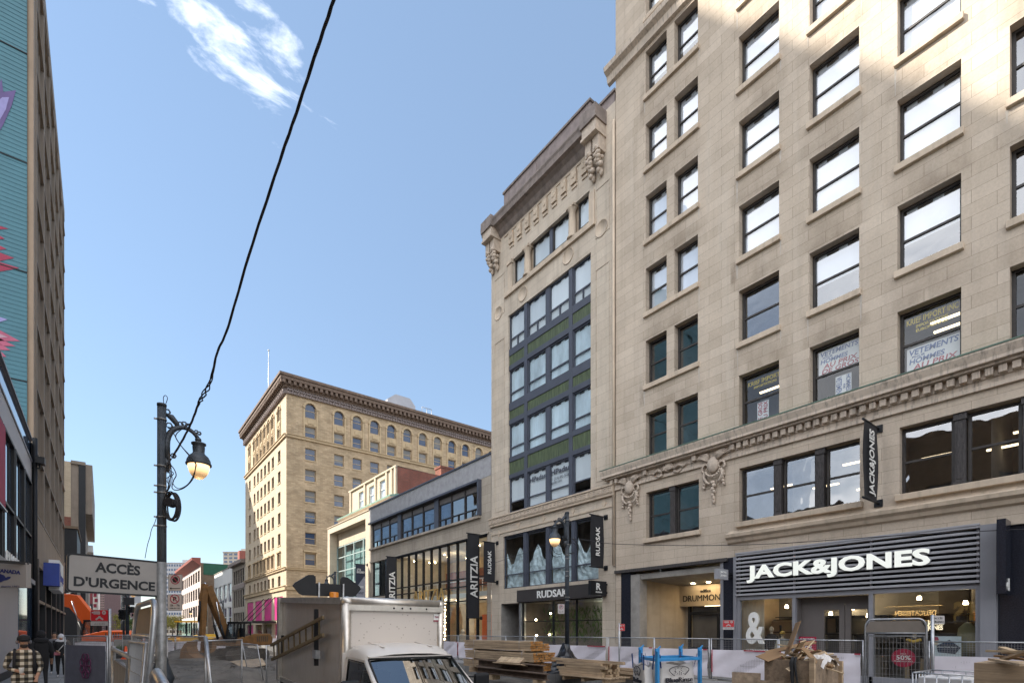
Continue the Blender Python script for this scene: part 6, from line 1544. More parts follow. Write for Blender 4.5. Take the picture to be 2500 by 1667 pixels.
def make_gate(w=1.68, h=2.08):
    r = thing('pedestrian_gate', 'x', 'gate', (0, 0, 0)); f = MB(); rc = .22
    pts = [(0, 0, 0)] + [(rc - rc * math.cos(R(a)), 0, h - rc + rc * math.sin(R(a))) for a in range(0, 91, 15)] + [(w - rc + rc * math.sin(R(a)), 0, h - rc + rc * math.cos(R(a))) for a in range(0, 91, 15)] + [(w, 0, 0)]
    f.tube(pts, .03, 10)
    for z in (1.70, .1): f.tube([(0, 0, z), (w, 0, z)], .025, 8)
    f.tube([(.06, -.04, .1), (.06, -.04, 1.62), (w - .06, -.04, 1.62), (w - .06, -.04, .1)], .02, 8)
    f.build('frame', M['steel'], r, world=False)
    p = MB(); p.prism([(.03, .01, 1.72), (w - .03, .01, 1.72), (w - .03, .01, h - rc), (w - rc * .7, .01, h - .05), (rc * .7, .01, h - .05), (.03, .01, h - rc)], (0, .012, 0)); p.build('top_board', mat('taupe_gate_board', (.20, .17, .145), .7, var=.12, vs=2), r, world=False)
    g_ = MB(); x = .1
    while x < w - .05: g_.box(x - .004, x + .004, -.045, -.037, .1, 1.62); x += .1
    z = .2
    while z < 1.6: g_.box(.06, w - .06, -.05, -.045, z - .004, z + .004); z += .16 if int(z * 100) % 3 else .2
    g_.build('mesh', M['meshwire'], r, world=False)
    return r
gate = make_gate(); y_ = onX(2262, 1540, FXL - .1).y
gate.location = (FXL - .1, y_, 0); gate.rotation_euler = (0, 0, R(90)); gate['label'] = 'round-topped steel pedestrian gate with a beige board before the clothing shop door'
q = onX(2113, 1540, FXL - .1).y - y_; gate.scale = (q / 1.68, 1, 1)
gl = atD(334, 1540, 6.7); gr = atD(381, 1540, 5.4); an = math.atan2(gr.y - gl.y, gr.x - gl.x)
g2 = copy_tree(gate, (gl.x - .16, gl.y, 0), an, 'round-topped steel pedestrian gate with a brown board, tilted behind the big emergency sign post'); g2.rotation_euler = (R(-4.5), 0, an); g2.scale = (1, 1, 1)
post = onX(2277, 1540, FXL - .3); s = MB(); s.tube([(post.x, post.y, 0), (post.x, post.y, onX(2277, 1500, post.x).z)], .04, 8, 2)
a, w_, h_ = plate(2272, 1502, 2306, 1522.5, (post - Vector((0, 0, HC))).dot(Vector((sT, cT, 0))) + .06); s.prism(rrect(a, UL, V, w_, h_, .02), -NL * .01); text(s, 'ACCÈS', a + UL * w_ * .25 + V * h_ * .58, UL, V, w_ * .6, h_ * .28, .004, 1, bold=.01); text(s, "D'URGENCE", a + UL * w_ * .06 + V * h_ * .14, UL, V, w_ * .88, h_ * .26, .004, 1, bold=.01)
solo(s, 'emergency_access_sign', [M['signwhite'], M['black'], M['steel']], 'small white emergency access sign on a post by the beige-boarded pedestrian gate', 'sign')
# flower banner fence and plain site fences on the left
fl_ = make_fence('fence_panel', 2.2, 1.64, False, 1, wires=(.05, .1)); a = atD(159, 1540, 15.0); b = atD(262, 1540, 13.9)
fl_.location = (a.x, a.y, 0); fl_.rotation_euler = (0, 0, math.atan2(b.y - a.y, b.x - a.x)); fl_['label'] = 'mesh fence panel with a grey cloth bearing a purple flower outline'; fl_.scale = ((b - a).length / 2.2, 1, 1)
s = MB(); s.quad((.05, -.02, .25), (2.15, -.02, .25), (2.15, -.02, 1.36), (.05, -.02, 1.36)); s.build('banner', mat('slate_blue_fence_cloth', (.155, .16, .205), .85, var=.12, vs=3), fl_, world=False)
s = MB(); cx_, cz_ = 1.2, .80
for k in range(8):
    th = R(22.5 + 45 * k); c = Vector((cx_ + .19 * math.cos(th), -.045, cz_ + .24 * math.sin(th)))
    s.tube([c + Vector((.10 * math.cos(t), 0, .11 * math.sin(t))) for t in [i * .5236 for i in range(13)]], .014, 5, cap=False)
s.tube([(cx_, -.045, cz_ - .2), (cx_, -.045, cz_ + .2)], .012, 5); s.tube([(cx_ - .15, -.045, cz_), (cx_ + .15, -.045, cz_)], .012, 5)
s.build('flower_print', mat('purple_print', (.14, .035, .10), .8), fl_, world=False)
plain = make_fence('fence_panel', 2.6, 1.75, False, 2, wires=(.06, .2))
def putfence(src, p, q, z, label, grp='plain mesh fences round the dig', lean=0, first=False):
    o = src if first else copy_tree(src)
    d = Vector(q) - Vector(p); o.location = (p[0], p[1], z); o.rotation_euler = (lean, 0, math.atan2(d.y, d.x)); o['label'] = label; o['group'] = grp; o.scale = (max(d.length / 2.6, .5), 1, 1)
pp_ = lambda x, d: tuple(atD(x, 1540, d)[:2])
putfence(plain, pp_(408, 13.2), pp_(502, 11.8), -.1, 'plain mesh fence panel between the near lamp and the leaning post', first=True)
putfence(plain, pp_(502, 11.8), pp_(590, 13.5), -.2, 'plain mesh fence panel in front of the dark excavator')
putfence(plain, pp_(608, 24), pp_(646, 21), -.5, 'leaning mesh fence panel between the dark excavator and the truck box', lean=R(9))
putfence(plain, pp_(650, 17), pp_(690, 18.5), -.45, 'mesh fence panel touching the rear of the truck box')
for i in range(3): putfence(plain, pp_(275 + i * 24, 30 + i * .6), pp_(299 + i * 24, 30.6 + i * .6), -.2, ('mesh fence panel under the temporary signal pole', 'mesh fence panel behind the tilted pedestrian gate', 'mesh fence panel right behind the big sign post')[i])
for i in range(5):
    o = copy_tree(pan[i % 3], (-1.9 + i * 2.42, 57.5, -.3), 0, ('pale banner fence panel beneath the orange boom', 'pale banner fence panel below the orange machine body', 'pale banner fence panel between the orange machine and the concrete block', 'pale banner fence panel behind the big sign post, beside the yellow loader', 'pale banner fence panel below the yellow loader')[i]); o['group'] = 'banner fence across the crossing'
for i in range(4):
    o = copy_tree(pan[i % 3], (10.4 + i * 2.42, 71.5, -.25), 0, ('sunlit banner fence panel beside the dark excavator cab, under the pink shop front', 'second sunlit banner fence panel from the dark excavator, under the pink shop front', 'third sunlit banner fence panel from the dark excavator, under the pink shop front', 'sunlit banner fence panel right at the tan brick corner')[i]); o['group'] = 'banner fence under the pink shop front'
s = MB(); a = atD(502, 1555, 11.6); b = atD(516, 1680, 11.0); s.tube([(b.x, b.y, b.z), tuple(a)], .045, 8); solo(s, 'leaning_post', M['steel'], 'pale leaning steel post in front of the dark excavator', 'post')
# low handrail barrier on the left
a = atD(277, 1581, 9.0); b = atD(322, 1617, 6.4)
s = MB(); s.tube([(a.x, a.y, 1.44), (b.x, b.y, 1.42)], .036, 10); s.tube([(a.x, a.y, 0), (a.x, a.y, 1.5)], .035, 8); s.tube([(b.x, b.y, 0), (b.x, b.y, 1.42)], .035, 8)
s.prism([(a.x, a.y, .5), (b.x, b.y, .5), (b.x, b.y, 1.24), (a.x, a.y, 1.26)], (.03, 0, 0), 1); s.prism([(a.x + .1, a.y, .5), (b.x + .1, b.y, .5), (b.x + .03, b.y, .8), (a.x + .03, a.y, .8)], (.08, 0, -.02), 1)
solo(s, 'rail_barrier', [M['steelD'], mat('dark_grey_panel', (.13, .12, .11), .85, var=.25, vs=2, dirt=.3)], 'steel tube rail over a grey panel running to the tilted pedestrian gate', 'barrier')
a = atD(376, 1640, 4.9); b = atD(402, 1690, 4.0); s = MB(); s.tube([(a.x, a.y, 0), (a.x, a.y, a.z - .05), (a.x + .02, a.y - .05, a.z), (b.x, b.y, b.z + .04), (b.x, b.y, 0)], .045, 10); solo(s, 'bent_rail', M['steel'], 'short bent steel rail at the foot of the big sign post', 'rail')
# ================================================================ BOX TRUCK
M['truckwhite'] = mat('off_white_truck_paint', (.66, .62, .58), .35, var=.04, vs=2, dirt=.0, coat=.4)
M['boxfront'] = mat('speckled_white_box_front', (.64, .58, .53), .5, var=.03, vs=1, dirt=.0)
def speckle():
    m, t, b, o = newmat('mud_speckled_box_front'); b.inputs['Roughness'].default_value = .45
    tcn = N(t, 'ShaderNodeTexCoord'); vz = N(t, 'ShaderNodeTexVoronoi', i_Scale=9.0); lk(t, tcn.outputs['Object'], vz.inputs['Vector'])
    nz = N(t, 'ShaderNodeTexNoise', i_Scale=30, i_Detail=4); lk(t, tcn.outputs['Object'], nz.inputs['Vector'])
    su = N(t, 'ShaderNodeMath', operation='MULTIPLY_ADD', n1=.14); lk(t, nz.outputs['Fac'], su.inputs[0]); lk(t, vz.outputs['Distance'], su.inputs[2])
    mr = N(t, 'ShaderNodeMapRange', n1=.17, n2=.23, n3=.6, n4=0); lk(t, su.outputs[0], mr.inputs[0])
    mx = N(t, 'ShaderNodeMix', data_type='RGBA'); lk(t, mr.outputs[0], mx.inputs[0]); mx.inputs[6].default_value = (.66, .60, .55, 1); mx.inputs[7].default_value = (.22, .16, .12, 1); lk(t, mx.outputs[2], b.inputs['Base Color'])
    return m
M['boxfront'] = speckle()
def wavymetal():
    m, t, b, o = newmat('rippled_bright_aluminium'); b.inputs['Base Color'].default_value = (.58, .53, .48, 1); b.inputs['Metallic'].default_value = .45; b.inputs['Roughness'].default_value = .25
    tcn = N(t, 'ShaderNodeTexCoord'); mpn = N(t, 'ShaderNodeMapping'); mpn.inputs['Scale'].default_value = (1, 2.4, 1.0); lk(t, tcn.outputs['Object'], mpn.inputs[0])
    nz = N(t, 'ShaderNodeTexNoise', i_Scale=2.2, i_Detail=2, i_Distortion=.6); lk(t, mpn.outputs[0], nz.inputs['Vector'])
    bp = N(t, 'ShaderNodeBump', i_Strength=.22, i_Distance=.05); lk(t, nz.outputs['Fac'], bp.inputs['Height']); lk(t, bp.outputs[0], b.inputs['Normal'])
    return m
M['ripple'] = wavymetal()
M['alu'] = mat('polished_aluminium_rail', (.60, .565, .52), .42, .9, var=.15, vs=6)
M['rubber'] = mat('black_rubber', (.02, .02, .022), .8, var=.2)
M['woodrail'] = mat('yellowed_fibreglass', (.14, .10, .045), .55, var=.25, vs=5)
TR = thing('box_truck', 'white box truck with dull metal sides, facing the camera in the dug up roadway', 'truck', (5.12, 10.79, -.71)); TR.rotation_euler = (R(2.9), 0, 0)
HW = 1.22
def tb(mb, name, mats, parent=None, bevel=0):
    if name in ('cab_shell', 'windscreen', 'side_window', 'window_seal', 'wiper', 'cab_interior', 'bonnet', 'wing_mirror', 'mirror_arm'): mb.v = [Vector((v.x * 1.07 - .2, v.y, v.z)) for v in mb.v]
    return mb.build(name, mats, parent or TR, world=False, bevel=bevel)
s = MB(); s.box(-HW + .05, HW - .05, .02, 4.88, .88, 3.12); tb(s, 'box_core', M['boxfront'])
s = MB(); s.quad((-HW + .045, .25, .95), (-HW + .045, 4.75, .95), (-HW + .045, 4.75, 3.02), (-HW + .045, .25, 3.02)); tb(s, 'box_side', M['ripple']); s = MB(); s.quad((HW - .045, .25, .95), (HW - .045, 4.75, .95), (HW - .045, 4.75, 3.02), (HW - .045, .25, 3.02)); tb(s, 'box_side', M['ripple'])
s = MB()
for sx in (-1, 1):
    s.tube([(sx * (HW - .10), .06, .88), (sx * (HW - .10), .06, 3.05)], .10, 12); s.box(sx * HW - .06, sx * HW + .06, 4.75, 4.92, .86, 3.16); s.box(sx * (HW - .02) - .04, sx * (HW - .02) + .04, .1, 4.8, 3.02, 3.16); s.box(sx * (HW - .02) - .03, sx * (HW - .02) + .03, .1, 4.8, .84, .96)
s.tube([(-HW + .1, .06, 3.08), (HW - .1, .06, 3.08)], .10, 12); s.box(-HW + .1, HW - .1, -.04, .02, 2.9, 3.02)
for sx in (-1, 1): s.ball((sx * (HW - .12), .08, 3.07), .15, .13, .12)
for i in range(26): s.ball((-HW + .18 + i * .083, -.042, 2.92), .009, n=5, k=3); s.ball((-HW + .045 + .002, .3 + i * .17, 3.09), .012, n=5, k=3)
for i in range(22): s.ball((-HW + .2, .012, .95 + i * .09), .010, n=5, k=3); s.ball((HW - .2, .012, .95 + i * .09), .010, n=5, k=3)
tb(s, 'corner_rail', M['alu'])
s = MB()
for x in (-.1, .1, .3, .7): s.ball((x, -.045, 2.97), .022, n=8, k=4)
[tb(q_, 'marker_lamp', M['black']) for q_ in pieces(s)]
s = MB(); s.box(.92, 1.14, .0, .015, 2.72, 2.86, 0); s.box(.92, 1.14, -.001, .015, 2.69, 2.72, 1); text(s, 'TRANSIT', (.94, -.001, 2.77), Vector((1, 0, 0)), V, .18, .045, .003, 1, bold=.03); tb(s, 'maker_plate', [M['white'], M['mred']])
# cab: shell, glass, bonnet
def loft(mb, secs, m=0, sm=True):
    k = len(secs[0]); o_ = [p for s_ in secs for p in s_]
    mb.add(o_, [(i * k + j, i * k + j + 1, (i + 1) * k + j + 1, (i + 1) * k + j) for i in range(len(secs) - 1) for j in range(k - 1)], m, sm)
cabw = lambda z: .97 if z < 1.35 else .97 - (z - 1.35) * .13
s = MB(); secs = []
for y, zt_ in ((-.02, 2.14), (-.3, 2.20), (-.7, 2.20), (-1.0, 2.14), (-1.14, 2.04)):
    w_ = .90; secs.append([(-w_, y, zt_ - .24), (-w_ + .03, y, zt_ - .10), (-w_ + .14, y, zt_ - .015), (-.4, y, zt_ + .025), (0, y, zt_ + .035), (.4, y, zt_ + .025), (w_ - .14, y, zt_ - .015), (w_ - .03, y, zt_ - .10), (w_, y, zt_ - .24)])
loft(s, secs)
for sx in (-1, 1):
    s.prism([(sx * .90, -.02, 1.9), (sx * .97, -.02, 1.36), (sx * .97, -.28, 1.36), (sx * .91, -.24, 1.9)], (-sx * .05, 0, 0)); s.prism([(sx * .985, .0, .55), (sx * .985, -2.0, .55), (sx * .985, -2.05, 1.32), (sx * .97, -.02, 1.38)], (-sx * .06, 0, 0))
    s.prism([(sx * .90, -.2, 1.86), (sx * .90, -1.06, 1.88), (sx * .90, -1.1, 1.96), (sx * .90, -.1, 1.96)], (-sx * .05, 0, 0))
    s.tube([(sx * .87, -1.08, 1.94), (sx * .92, -1.55, 1.63), (sx * .95, -2.02, 1.32)], [.055, .055, .07], 8)
s.box(-.85, .85, -1.16, -1.02, 1.96, 2.03)
s.box(-.96, .96, -.06, .0, .6, 2.02); s.tube([(-.5, -.2, 2.235), (-.5, -1.0, 2.19)], .012, 6); s.tube([(.5, -.2, 2.235), (.5, -1.0, 2.19)], .012, 6)
tb(s, 'cab_shell', M['truckwhite'])
s = MB(); secs = []
for i in range(6):
    f = i / 5; y = -1.12 - .93 * f; z = 1.98 - .66 * f; w_ = .85 + .09 * f; secs.append([(-w_ + 2 * w_ * j / 8, y - .10 * (1 - ((j - 4) / 4) ** 2), z) for j in range(9)])
loft(s, secs); tb(s, 'windscreen', M['glassT'] if 'glassT' in M else glass('windscreen_glass', (.28, .34, .34), 2.4, .12, .12, .8))
s = MB()
for sx in (-1, 1): s.quad((sx * .955, -.3, 1.38), (sx * .955, -1.9, 1.36), (sx * .90, -1.12, 1.88), (sx * .90, -.26, 1.88))
sg_ = glass('side_glass', (.3, .34, .34), 1.7, .05, .1, .8); [tb(q_, 'side_window', sg_) for q_ in pieces(s)]
s = MB(); s.tube([(-.86, -1.16, 1.99), (0, -1.25, 2.0), (.86, -1.16, 1.99)], .022, 6); s.tube([(-.94, -2.07, 1.31), (-.5, -2.14, 1.30), (0, -2.17, 1.30), (.5, -2.14, 1.30), (.94, -2.07, 1.31)], .035, 6)
for sx in (-1, 1): s.tube([(sx * .86, -1.15, 1.98), (sx * .93, -2.06, 1.33)], .02, 6)
for sx in (-1,): s.tube([(sx * .96, -.28, 1.38), (sx * .955, -1.9, 1.37), (sx * .90, -1.1, 1.9), (sx * .9, -.25, 1.9), (sx * .96, -.28, 1.38)], .018, 6)
tb(s, 'window_seal', M['rubber'])
s = MB(); s.bar((-.55, -2.16, 1.36), (.15, -1.98, 1.46), .018, .018); s.bar((.15, -2.17, 1.36), (.8, -1.92, 1.48), .018, .018); [tb(q_, 'wiper', M['black']) for q_ in pieces(s, .0)]
s = MB(); s.box(-.9, .9, -1.98, -1.55, 1.2, 1.3); s.box(-.85, -.2, -.6, -.2, .7, 1.65); s.box(.2, .85, -.6, -.2, .7, 1.65); s.box(-.9, .9, -2.0, 0, .55, .7); s.box(-.7, -.35, -.32, -.2, 1.68, 1.85); s.box(.35, .7, -.32, -.2, 1.68, 1.85); tb(s, 'cab_interior', M['black'])
s = MB(); secs = []
for y, z, w_ in ((-2.06, 1.30, .93), (-2.5, 1.24, .93), (-2.95, 1.13, .91), (-3.15, 1.0, .88), (-3.2, .8, .87)): secs.append([(-w_, y, z - .25), (-w_ + .02, y, z - .06), (-w_ + .2, y, z), (0, y, z + .035), (w_ - .2, y, z), (w_ - .02, y, z - .06), (w_, y, z - .25)])
loft(s, secs); s.box(-.9, .9, -3.15, -2.0, .5, .95); s.box(-1.0, 1.0, -3.28, -3.1, .42, .62); tb(s, 'bonnet', M['truckwhite'])
for sx in (-1, 1):
    s = MB(); s.box(sx * 1.33 - .17, sx * 1.33 + .17, -1.62, -1.50, 1.20, 1.66); m_ = tb(s, 'wing_mirror', M['black'], bevel=.05); s = MB(); s.tube([(sx * .98, -1.7, 1.3), (sx * 1.25, -1.58, 1.32)], .02, 6); [tb(q_, 'mirror_arm', M['black'], m_) for q_ in pieces(s, 0)]; s = MB(); s.tube([(sx * .95, -1.5, 1.6), (sx * 1.25, -1.56, 1.58)], .018, 6); tb(s, 'mirror_arm', M['black'], m_)
def wheel(mb, c, r, w_): mb.lathe(c, [(r * .55, -w_ / 2), (r * .95, -w_ / 2), (r, -w_ * .35), (r, w_ * .35), (r * .95, w_ / 2), (r * .55, w_ / 2)], 20, 0, axis=(1, 0, 0)); mb.lathe(c, [(.001, -w_ * .3), (r * .55, -w_ * .42), (r * .58, -w_ * .5)], 16, 1, axis=(1, 0, 0)); mb.lathe(c, [(r * .58, w_ * .5), (r * .55, w_ * .42), (.001, w_ * .3)], 16, 1, axis=(1, 0, 0))
for x, y in ((-.86, -2.55), (.86, -2.55), (-.9, 3.4), (.9, 3.4)):
    s = MB(); wheel(s, (x, y, .38), .38, .28); tb(s, 'wheel', [M['rubber'], M['steelD']])
s = MB(); s.box(-.45, -.37, -2.9, 4.8, .5, .7); s.box(.37, .45, -2.9, 4.8, .5, .7); s.box(-1.15, 1.15, 4.8, 5.0, .45, .8); tb(s, 'chassis', M['black'])
# arrow board on the roof, beacon, ladder rack
s = MB(); zc = 3.52
pts = [(-.98, zc), (-.50, zc + .30), (-.36, zc + .27), (-.36, zc + .09), (.36, zc + .09), (.36, zc + .27), (.50, zc + .30), (.98, zc), (.78, zc - .26), (-.78, zc - .26)]
s.prism([(x, 4.5, z) for x, z in [(-.98, zc - .02), (-.92, zc + .06), (-.56, zc + .30), (-.42, zc + .31), (-.36, zc + .24), (-.36, zc + .08), (.36, zc + .08), (.36, zc + .24), (.42, zc + .31), (.56, zc + .30), (.92, zc + .06), (.98, zc - .02), (.80, zc - .24), (.70, zc - .28), (-.70, zc - .28), (-.80, zc - .24)]], (0, .06, 0))
tb(s, 'arrow_board', M['black'])
s = MB()
for x in (-.28, .42): s.box(x - .02, x + .02, 4.44, 4.49, 3.1, zc + .1)
[tb(q_, 'board_strut', M['steel']) for q_ in pieces(s)]
s = MB(); s.lathe((.06, 4.2, 3.14), [(.13, 0), (.14, .03), (.125, .05), (.125, .2), (.11, .22), (.001, .23)], 16); s.lathe((.95, 2.0, 3.12), [(.07, 0), (.07, .06), (.001, .07)], 10); 
m_, t_, b_, o_ = newmat('amber_lens'); b_.inputs['Base Color'].default_value = (.55, .19, .02, 1); b_.inputs['Roughness'].default_value = .25; [tb(q_, 'beacon', m_) for q_ in pieces(s)]
Mi = Matrix.Translation(Vector((5.12, 10.79, -.71))) @ Matrix.Rotation(R(2.9), 4, 'X'); Mi = Mi.inverted()
LX = 3.75
p = [Mi @ onX(*q, LX) for q in ((662, 1574), (789, 1506), (664, 1609), (789, 1549))]
s = MB(); s.bar(p[0], p[1], .05, .075); s.bar(p[2], p[3], .05, .075)
for i in range(9): f = .06 + i * .11; s.bar(p[0].lerp(p[1], f), p[2].lerp(p[3], f), .032, .032)
tb(s, 'ladder', M['woodrail'])
s = MB(); q0 = Mi @ onX(772, 1486, LX + .06); q1 = Mi @ onX(772, 1624, LX + .06); s.bar(q0, q1, .05, .09); q0 = Mi @ onX(690, 1550, LX + .06); q1 = Mi @ onX(690, 1600, LX + .06); s.bar(q0, q1, .05, .07); q = Mi @ onX(772, 1595, LX + .03); s.box(q.x - .05, q.x + .05, q.y - .12, q.y + .12, q.z - .1, q.z + .08, 1); tb(s, 'ladder_bracket', [M['black'], M['steel']])

# ================================================================ EXCAVATORS, LOADER
M['catbrown'] = mat('dusty_ochre_paint', (.20, .098, .032), .7, var=.3, vs=2.5, dirt=.6, dcol=(.055, .04, .03))
M['orangep'] = mat('bright_orange_paint', (.80, .115, .012), .4, var=.06, vs=1, coat=.2); M['yellowm'] = mat('yellow_machine_paint', (.75, .42, .02), .45, var=.08, dirt=.15); M['mudiron'] = mat('muddy_iron', (.07, .06, .052), .8, var=.4, vs=4, dirt=.4, dcol=(.16, .13, .10)); M['chrome'] = mat('bright_piston_rod', (.6, .6, .62), .2, .9)
def make_excavator(name, label, loc, rz, paint, bpts, spts, bw=.5, dark=None, sc=1.0, bucket=True):
    """machine in local coords: +x is the way it faces; boom and stick given as side profiles (x,z)"""
    r = thing(name, label, 'excavator', loc, rz); r.scale = (sc, sc, sc); dk = dark or M['mudiron']
    for sy in (-1, 1):
        s = MB(); prof = [(x, z) for x, z in ((-2.0, .45), (-1.85, .15), (-1.5, 0), (1.5, 0), (1.85, .15), (2.0, .45), (1.85, .78), (1.5, .9), (-1.5, .9), (-1.85, .78))]
        s.prism([(x, sy * 1.15 - .3, z) for x, z in prof], (0, .6, 0))
        for i in range(22): x = -1.6 + i * .152; s.box(x, x + .09, sy * 1.15 - .32, sy * 1.15 + .32, .9, .94); s.box(x, x + .09, sy * 1.15 - .32, sy * 1.15 + .32, -.03, .0)
        for x in (-1.55, -.8, 0, .8, 1.55): s.lathe((x, sy * (1.15 + .32), .42), [(.001, -.02), (.24, -.02), (.28, .0), (.28, .04)], 12, axis=(0, sy, 0))
        s.build('track', M['mudiron'], r, world=False)
    s = MB(); s.box(-.9, .9, -.9, .9, .5, 1.0); s.lathe((0, 0, .95), [(.8, 0), (.8, .2)], 20); s.build('undercarriage', M['mudiron'], r, world=False)
    s = MB(); s.prism([(-2.5, -1.25, 1.2), (1.3, -1.25, 1.2), (1.3, -1.25, 1.75), (-.6, -1.25, 2.15), (-2.3, -1.25, 2.15), (-2.6, -1.25, 1.8)], (0, 2.5, 0)); 
    s.build('house', paint, r, world=False, bevel=.06)
    s = MB()
    for i in range(6): s.box(-2.0 + i * .22, -1.9 + i * .22, 1.245, 1.262, 1.5, 1.95); s.box(-2.0 + i * .22, -1.9 + i * .22, -1.262, -1.245, 1.5, 1.95)
    s.box(-2.62, -2.5, -1.0, 1.0, 1.3, 1.5); s.tube([(-1.2, -.5, 2.1), (-1.2, -.5, 2.6)], .07, 8); s.build('vent', dk, r, world=False)
    c = MB(); x0, x1 = -.15, 1.35
    for y in (.25, 1.2):
        for a, b in (((x0, y, 1.75), (x0, y, 3.0)), ((x1, y, 1.55), (x1 - .25, y, 2.95)), ((x0, y, 3.0), (x1 - .25, y, 2.95)), ((.5, y, 1.75), (.5, y, 3.0))): c.bar(a, b, .09, .09)
    c.box(x0 - .05, x1 - .2, .2, 1.25, 2.97, 3.1); c.box(x0, x1, .25, 1.2, 1.5, 1.8); c.box(.1, .5, .5, .95, 1.8, 2.6); cb_ = c.build('cab', M['black'], r, world=False)
    c = MB(); c.quad((x1 - .02, .3, 1.6), (x1 - .02, 1.15, 1.6), (x1 - .26, 1.15, 2.92), (x1 - .26, .3, 2.92)); c.quad((x0, 1.18, 1.8), (x1 - .05, 1.18, 1.8), (x1 - .28, 1.18, 2.9), (x0, 1.18, 2.9)); c.quad((x0, .27, 1.8), (x1 - .05, .27, 1.8), (x1 - .28, .27, 2.9), (x0, .27, 2.9)); c.build('glazing', M['glassB'], cb_, world=False)
    def arm(nm, pts, wds, thick, m_):
        s = MB(); top, bot = [], []
        P_ = [Vector((x, 0, z)) for x, z in pts]
        for i, p_ in enumerate(P_):
            t = (P_[min(i + 1, len(P_) - 1)] - P_[max(i - 1, 0)]).normalized(); n_ = Vector((-t.z, 0, t.x)); top.append(p_ + n_ * wds[i] / 2); bot.append(p_ - n_ * wds[i] / 2)
        s.prism([q + Vector((0, -thick / 2 - .3, 0)) for q in top + bot[::-1]], (0, thick, 0)); return s.build(nm, m_, r, world=False, bevel=.02)
    arm('boom', bpts, [.45, bw * 1.25, bw * 1.4, bw * 1.15, .4][:len(bpts)], .42, paint); arm('stick', spts, [.35, bw * 1.1, bw * .8, .3][:len(spts)], .34, paint)
    s = MB(); b0, b1 = bpts[0], bpts[len(bpts) // 2]
    for y in (-.62, .02): s.tube([(b0[0] + .5, y, b0[1] - .4), ((b0[0] + b1[0]) / 2 + .3, y, (b0[1] + b1[1]) / 2 - .3)], .09, 8, 0); s.tube([((b0[0] + b1[0]) / 2 + .3, y, (b0[1] + b1[1]) / 2 - .3), (b1[0], y, b1[1])], .05, 8, 1)
    s.tube([(b1[0], -.3, b1[1] + bw * .8), ((b1[0] + spts[0][0]) / 2, -.3, (b1[1] + spts[0][1]) / 2 + bw * .6)], .09, 8, 0); s.tube([((b1[0] + spts[0][0]) / 2, -.3, (b1[1] + spts[0][1]) / 2 + bw * .6), (spts[0][0], -.3, spts[0][1] + .1)], .05, 8, 1)
    e = spts[-1]; k = spts[1]; s.tube([(k[0] + .25, -.3, k[1]), ((k[0] + e[0]) / 2 + .35, -.3, (k[1] + e[1]) / 2)], .08, 8, 0); s.tube([((k[0] + e[0]) / 2 + .35, -.3, (k[1] + e[1]) / 2), (e[0] + .3, -.3, e[1] + .2)], .045, 8, 1)
    s.build('hydraulic_ram', [M['black'], M['chrome']], r, world=False)
    if bucket:
        s = MB(); n = 8; pr_ = [(e[0] + .05 + .45 * math.cos(R(a)) - .4, e[1] - .35 + .5 * math.sin(R(a))) for a in range(100, 300, 25)]
        for i in range(len(pr_) - 1): s.quad((pr_[i][0], -.85, pr_[i][1]), (pr_[i + 1][0], -.85, pr_[i + 1][1]), (pr_[i + 1][0], .25, pr_[i + 1][1]), (pr_[i][0], .25, pr_[i][1]))
        for y in (-.85, .22): s.prism([(x, y, z) for x, z in pr_], (0, .03, 0))
        for i in range(5): s.box(pr_[-1][0] - .02, pr_[-1][0] + .2, -.85 + i * .26, -.77 + i * .26, pr_[-1][1] - .03, pr_[-1][1] + .03)
        s.build('bucket', M['catbrown'] if paint is M['catbrown'] else dk, r, world=False)
    return r
ang = lambda dx_, dy_: math.atan2(dy_, dx_)
p = atD(578, 1600, 42)
make_excavator('excavator', 'muddy ochre excavator with black cab and folded arm in the dug up street', (p.x, p.y, -.6), math.pi + .62, M['catbrown'], [(.6, 1.7), (1.35, 3.3), (2.0, 4.6), (2.55, 5.75)], [(2.75, 5.9), (2.9, 4.6), (2.95, 3.0), (3.0, 1.6)], .46)
p = atD(262, 1540, 52)
make_excavator('excavator', 'bright orange excavator with a big curved boom at the crossing', (p.x, p.y, -.55), math.pi + TH * -1 + .0, M['orangep'], [(1.35, 1.7), (2.1, 3.5), (3.2, 4.8), (4.6, 5.0)], [(4.6, 5.0), (5.1, 3.6), (5.0, 2.2), (4.8, 1.2)], .95, sc=1.1)
# loader: yellow body, cab, wheels, bucket arms
p = atD(458, 1540, 56); LD = thing('wheel_loader', 'yellow wheel loader with glazed cab behind the ochre excavator', 'loader', (p.x, p.y, -.55), math.pi - TH)
s = MB(); s.prism([(-2.6, -1, 1.0), (.2, -1, 1.0), (.2, -1, 1.7), (-2.5, -1, 2.0)], (0, 2, 0)); s.box(.2, 2.2, -.6, .6, .9, 1.5); s.build('body', M['yellowm'], LD, world=False, bevel=.05)
s = MB()
for x, y in ((-.9, -.8), (-.9, .8), (.6, -.8), (.6, .8)): s.bar((x, y, 1.7), (x * .95, y * .9, 3.25), .1, .1)
s.box(-1.1, .8, -.95, .95, 3.25, 3.4, 1); cbn = s.build('cab', [M['black'], M['yellowm']], LD, world=False)
s = MB()
for y in (-.76, .76): s.quad((-.9, y, 1.75), (.6, y, 1.75), (.57, y, 3.2), (-.86, y, 3.2))
s.quad((.6, -.76, 1.75), (.6, .76, 1.75), (.57, .76, 3.2), (.57, -.76, 3.2)); s.build('glazing', M['glassG'], cbn, world=False)
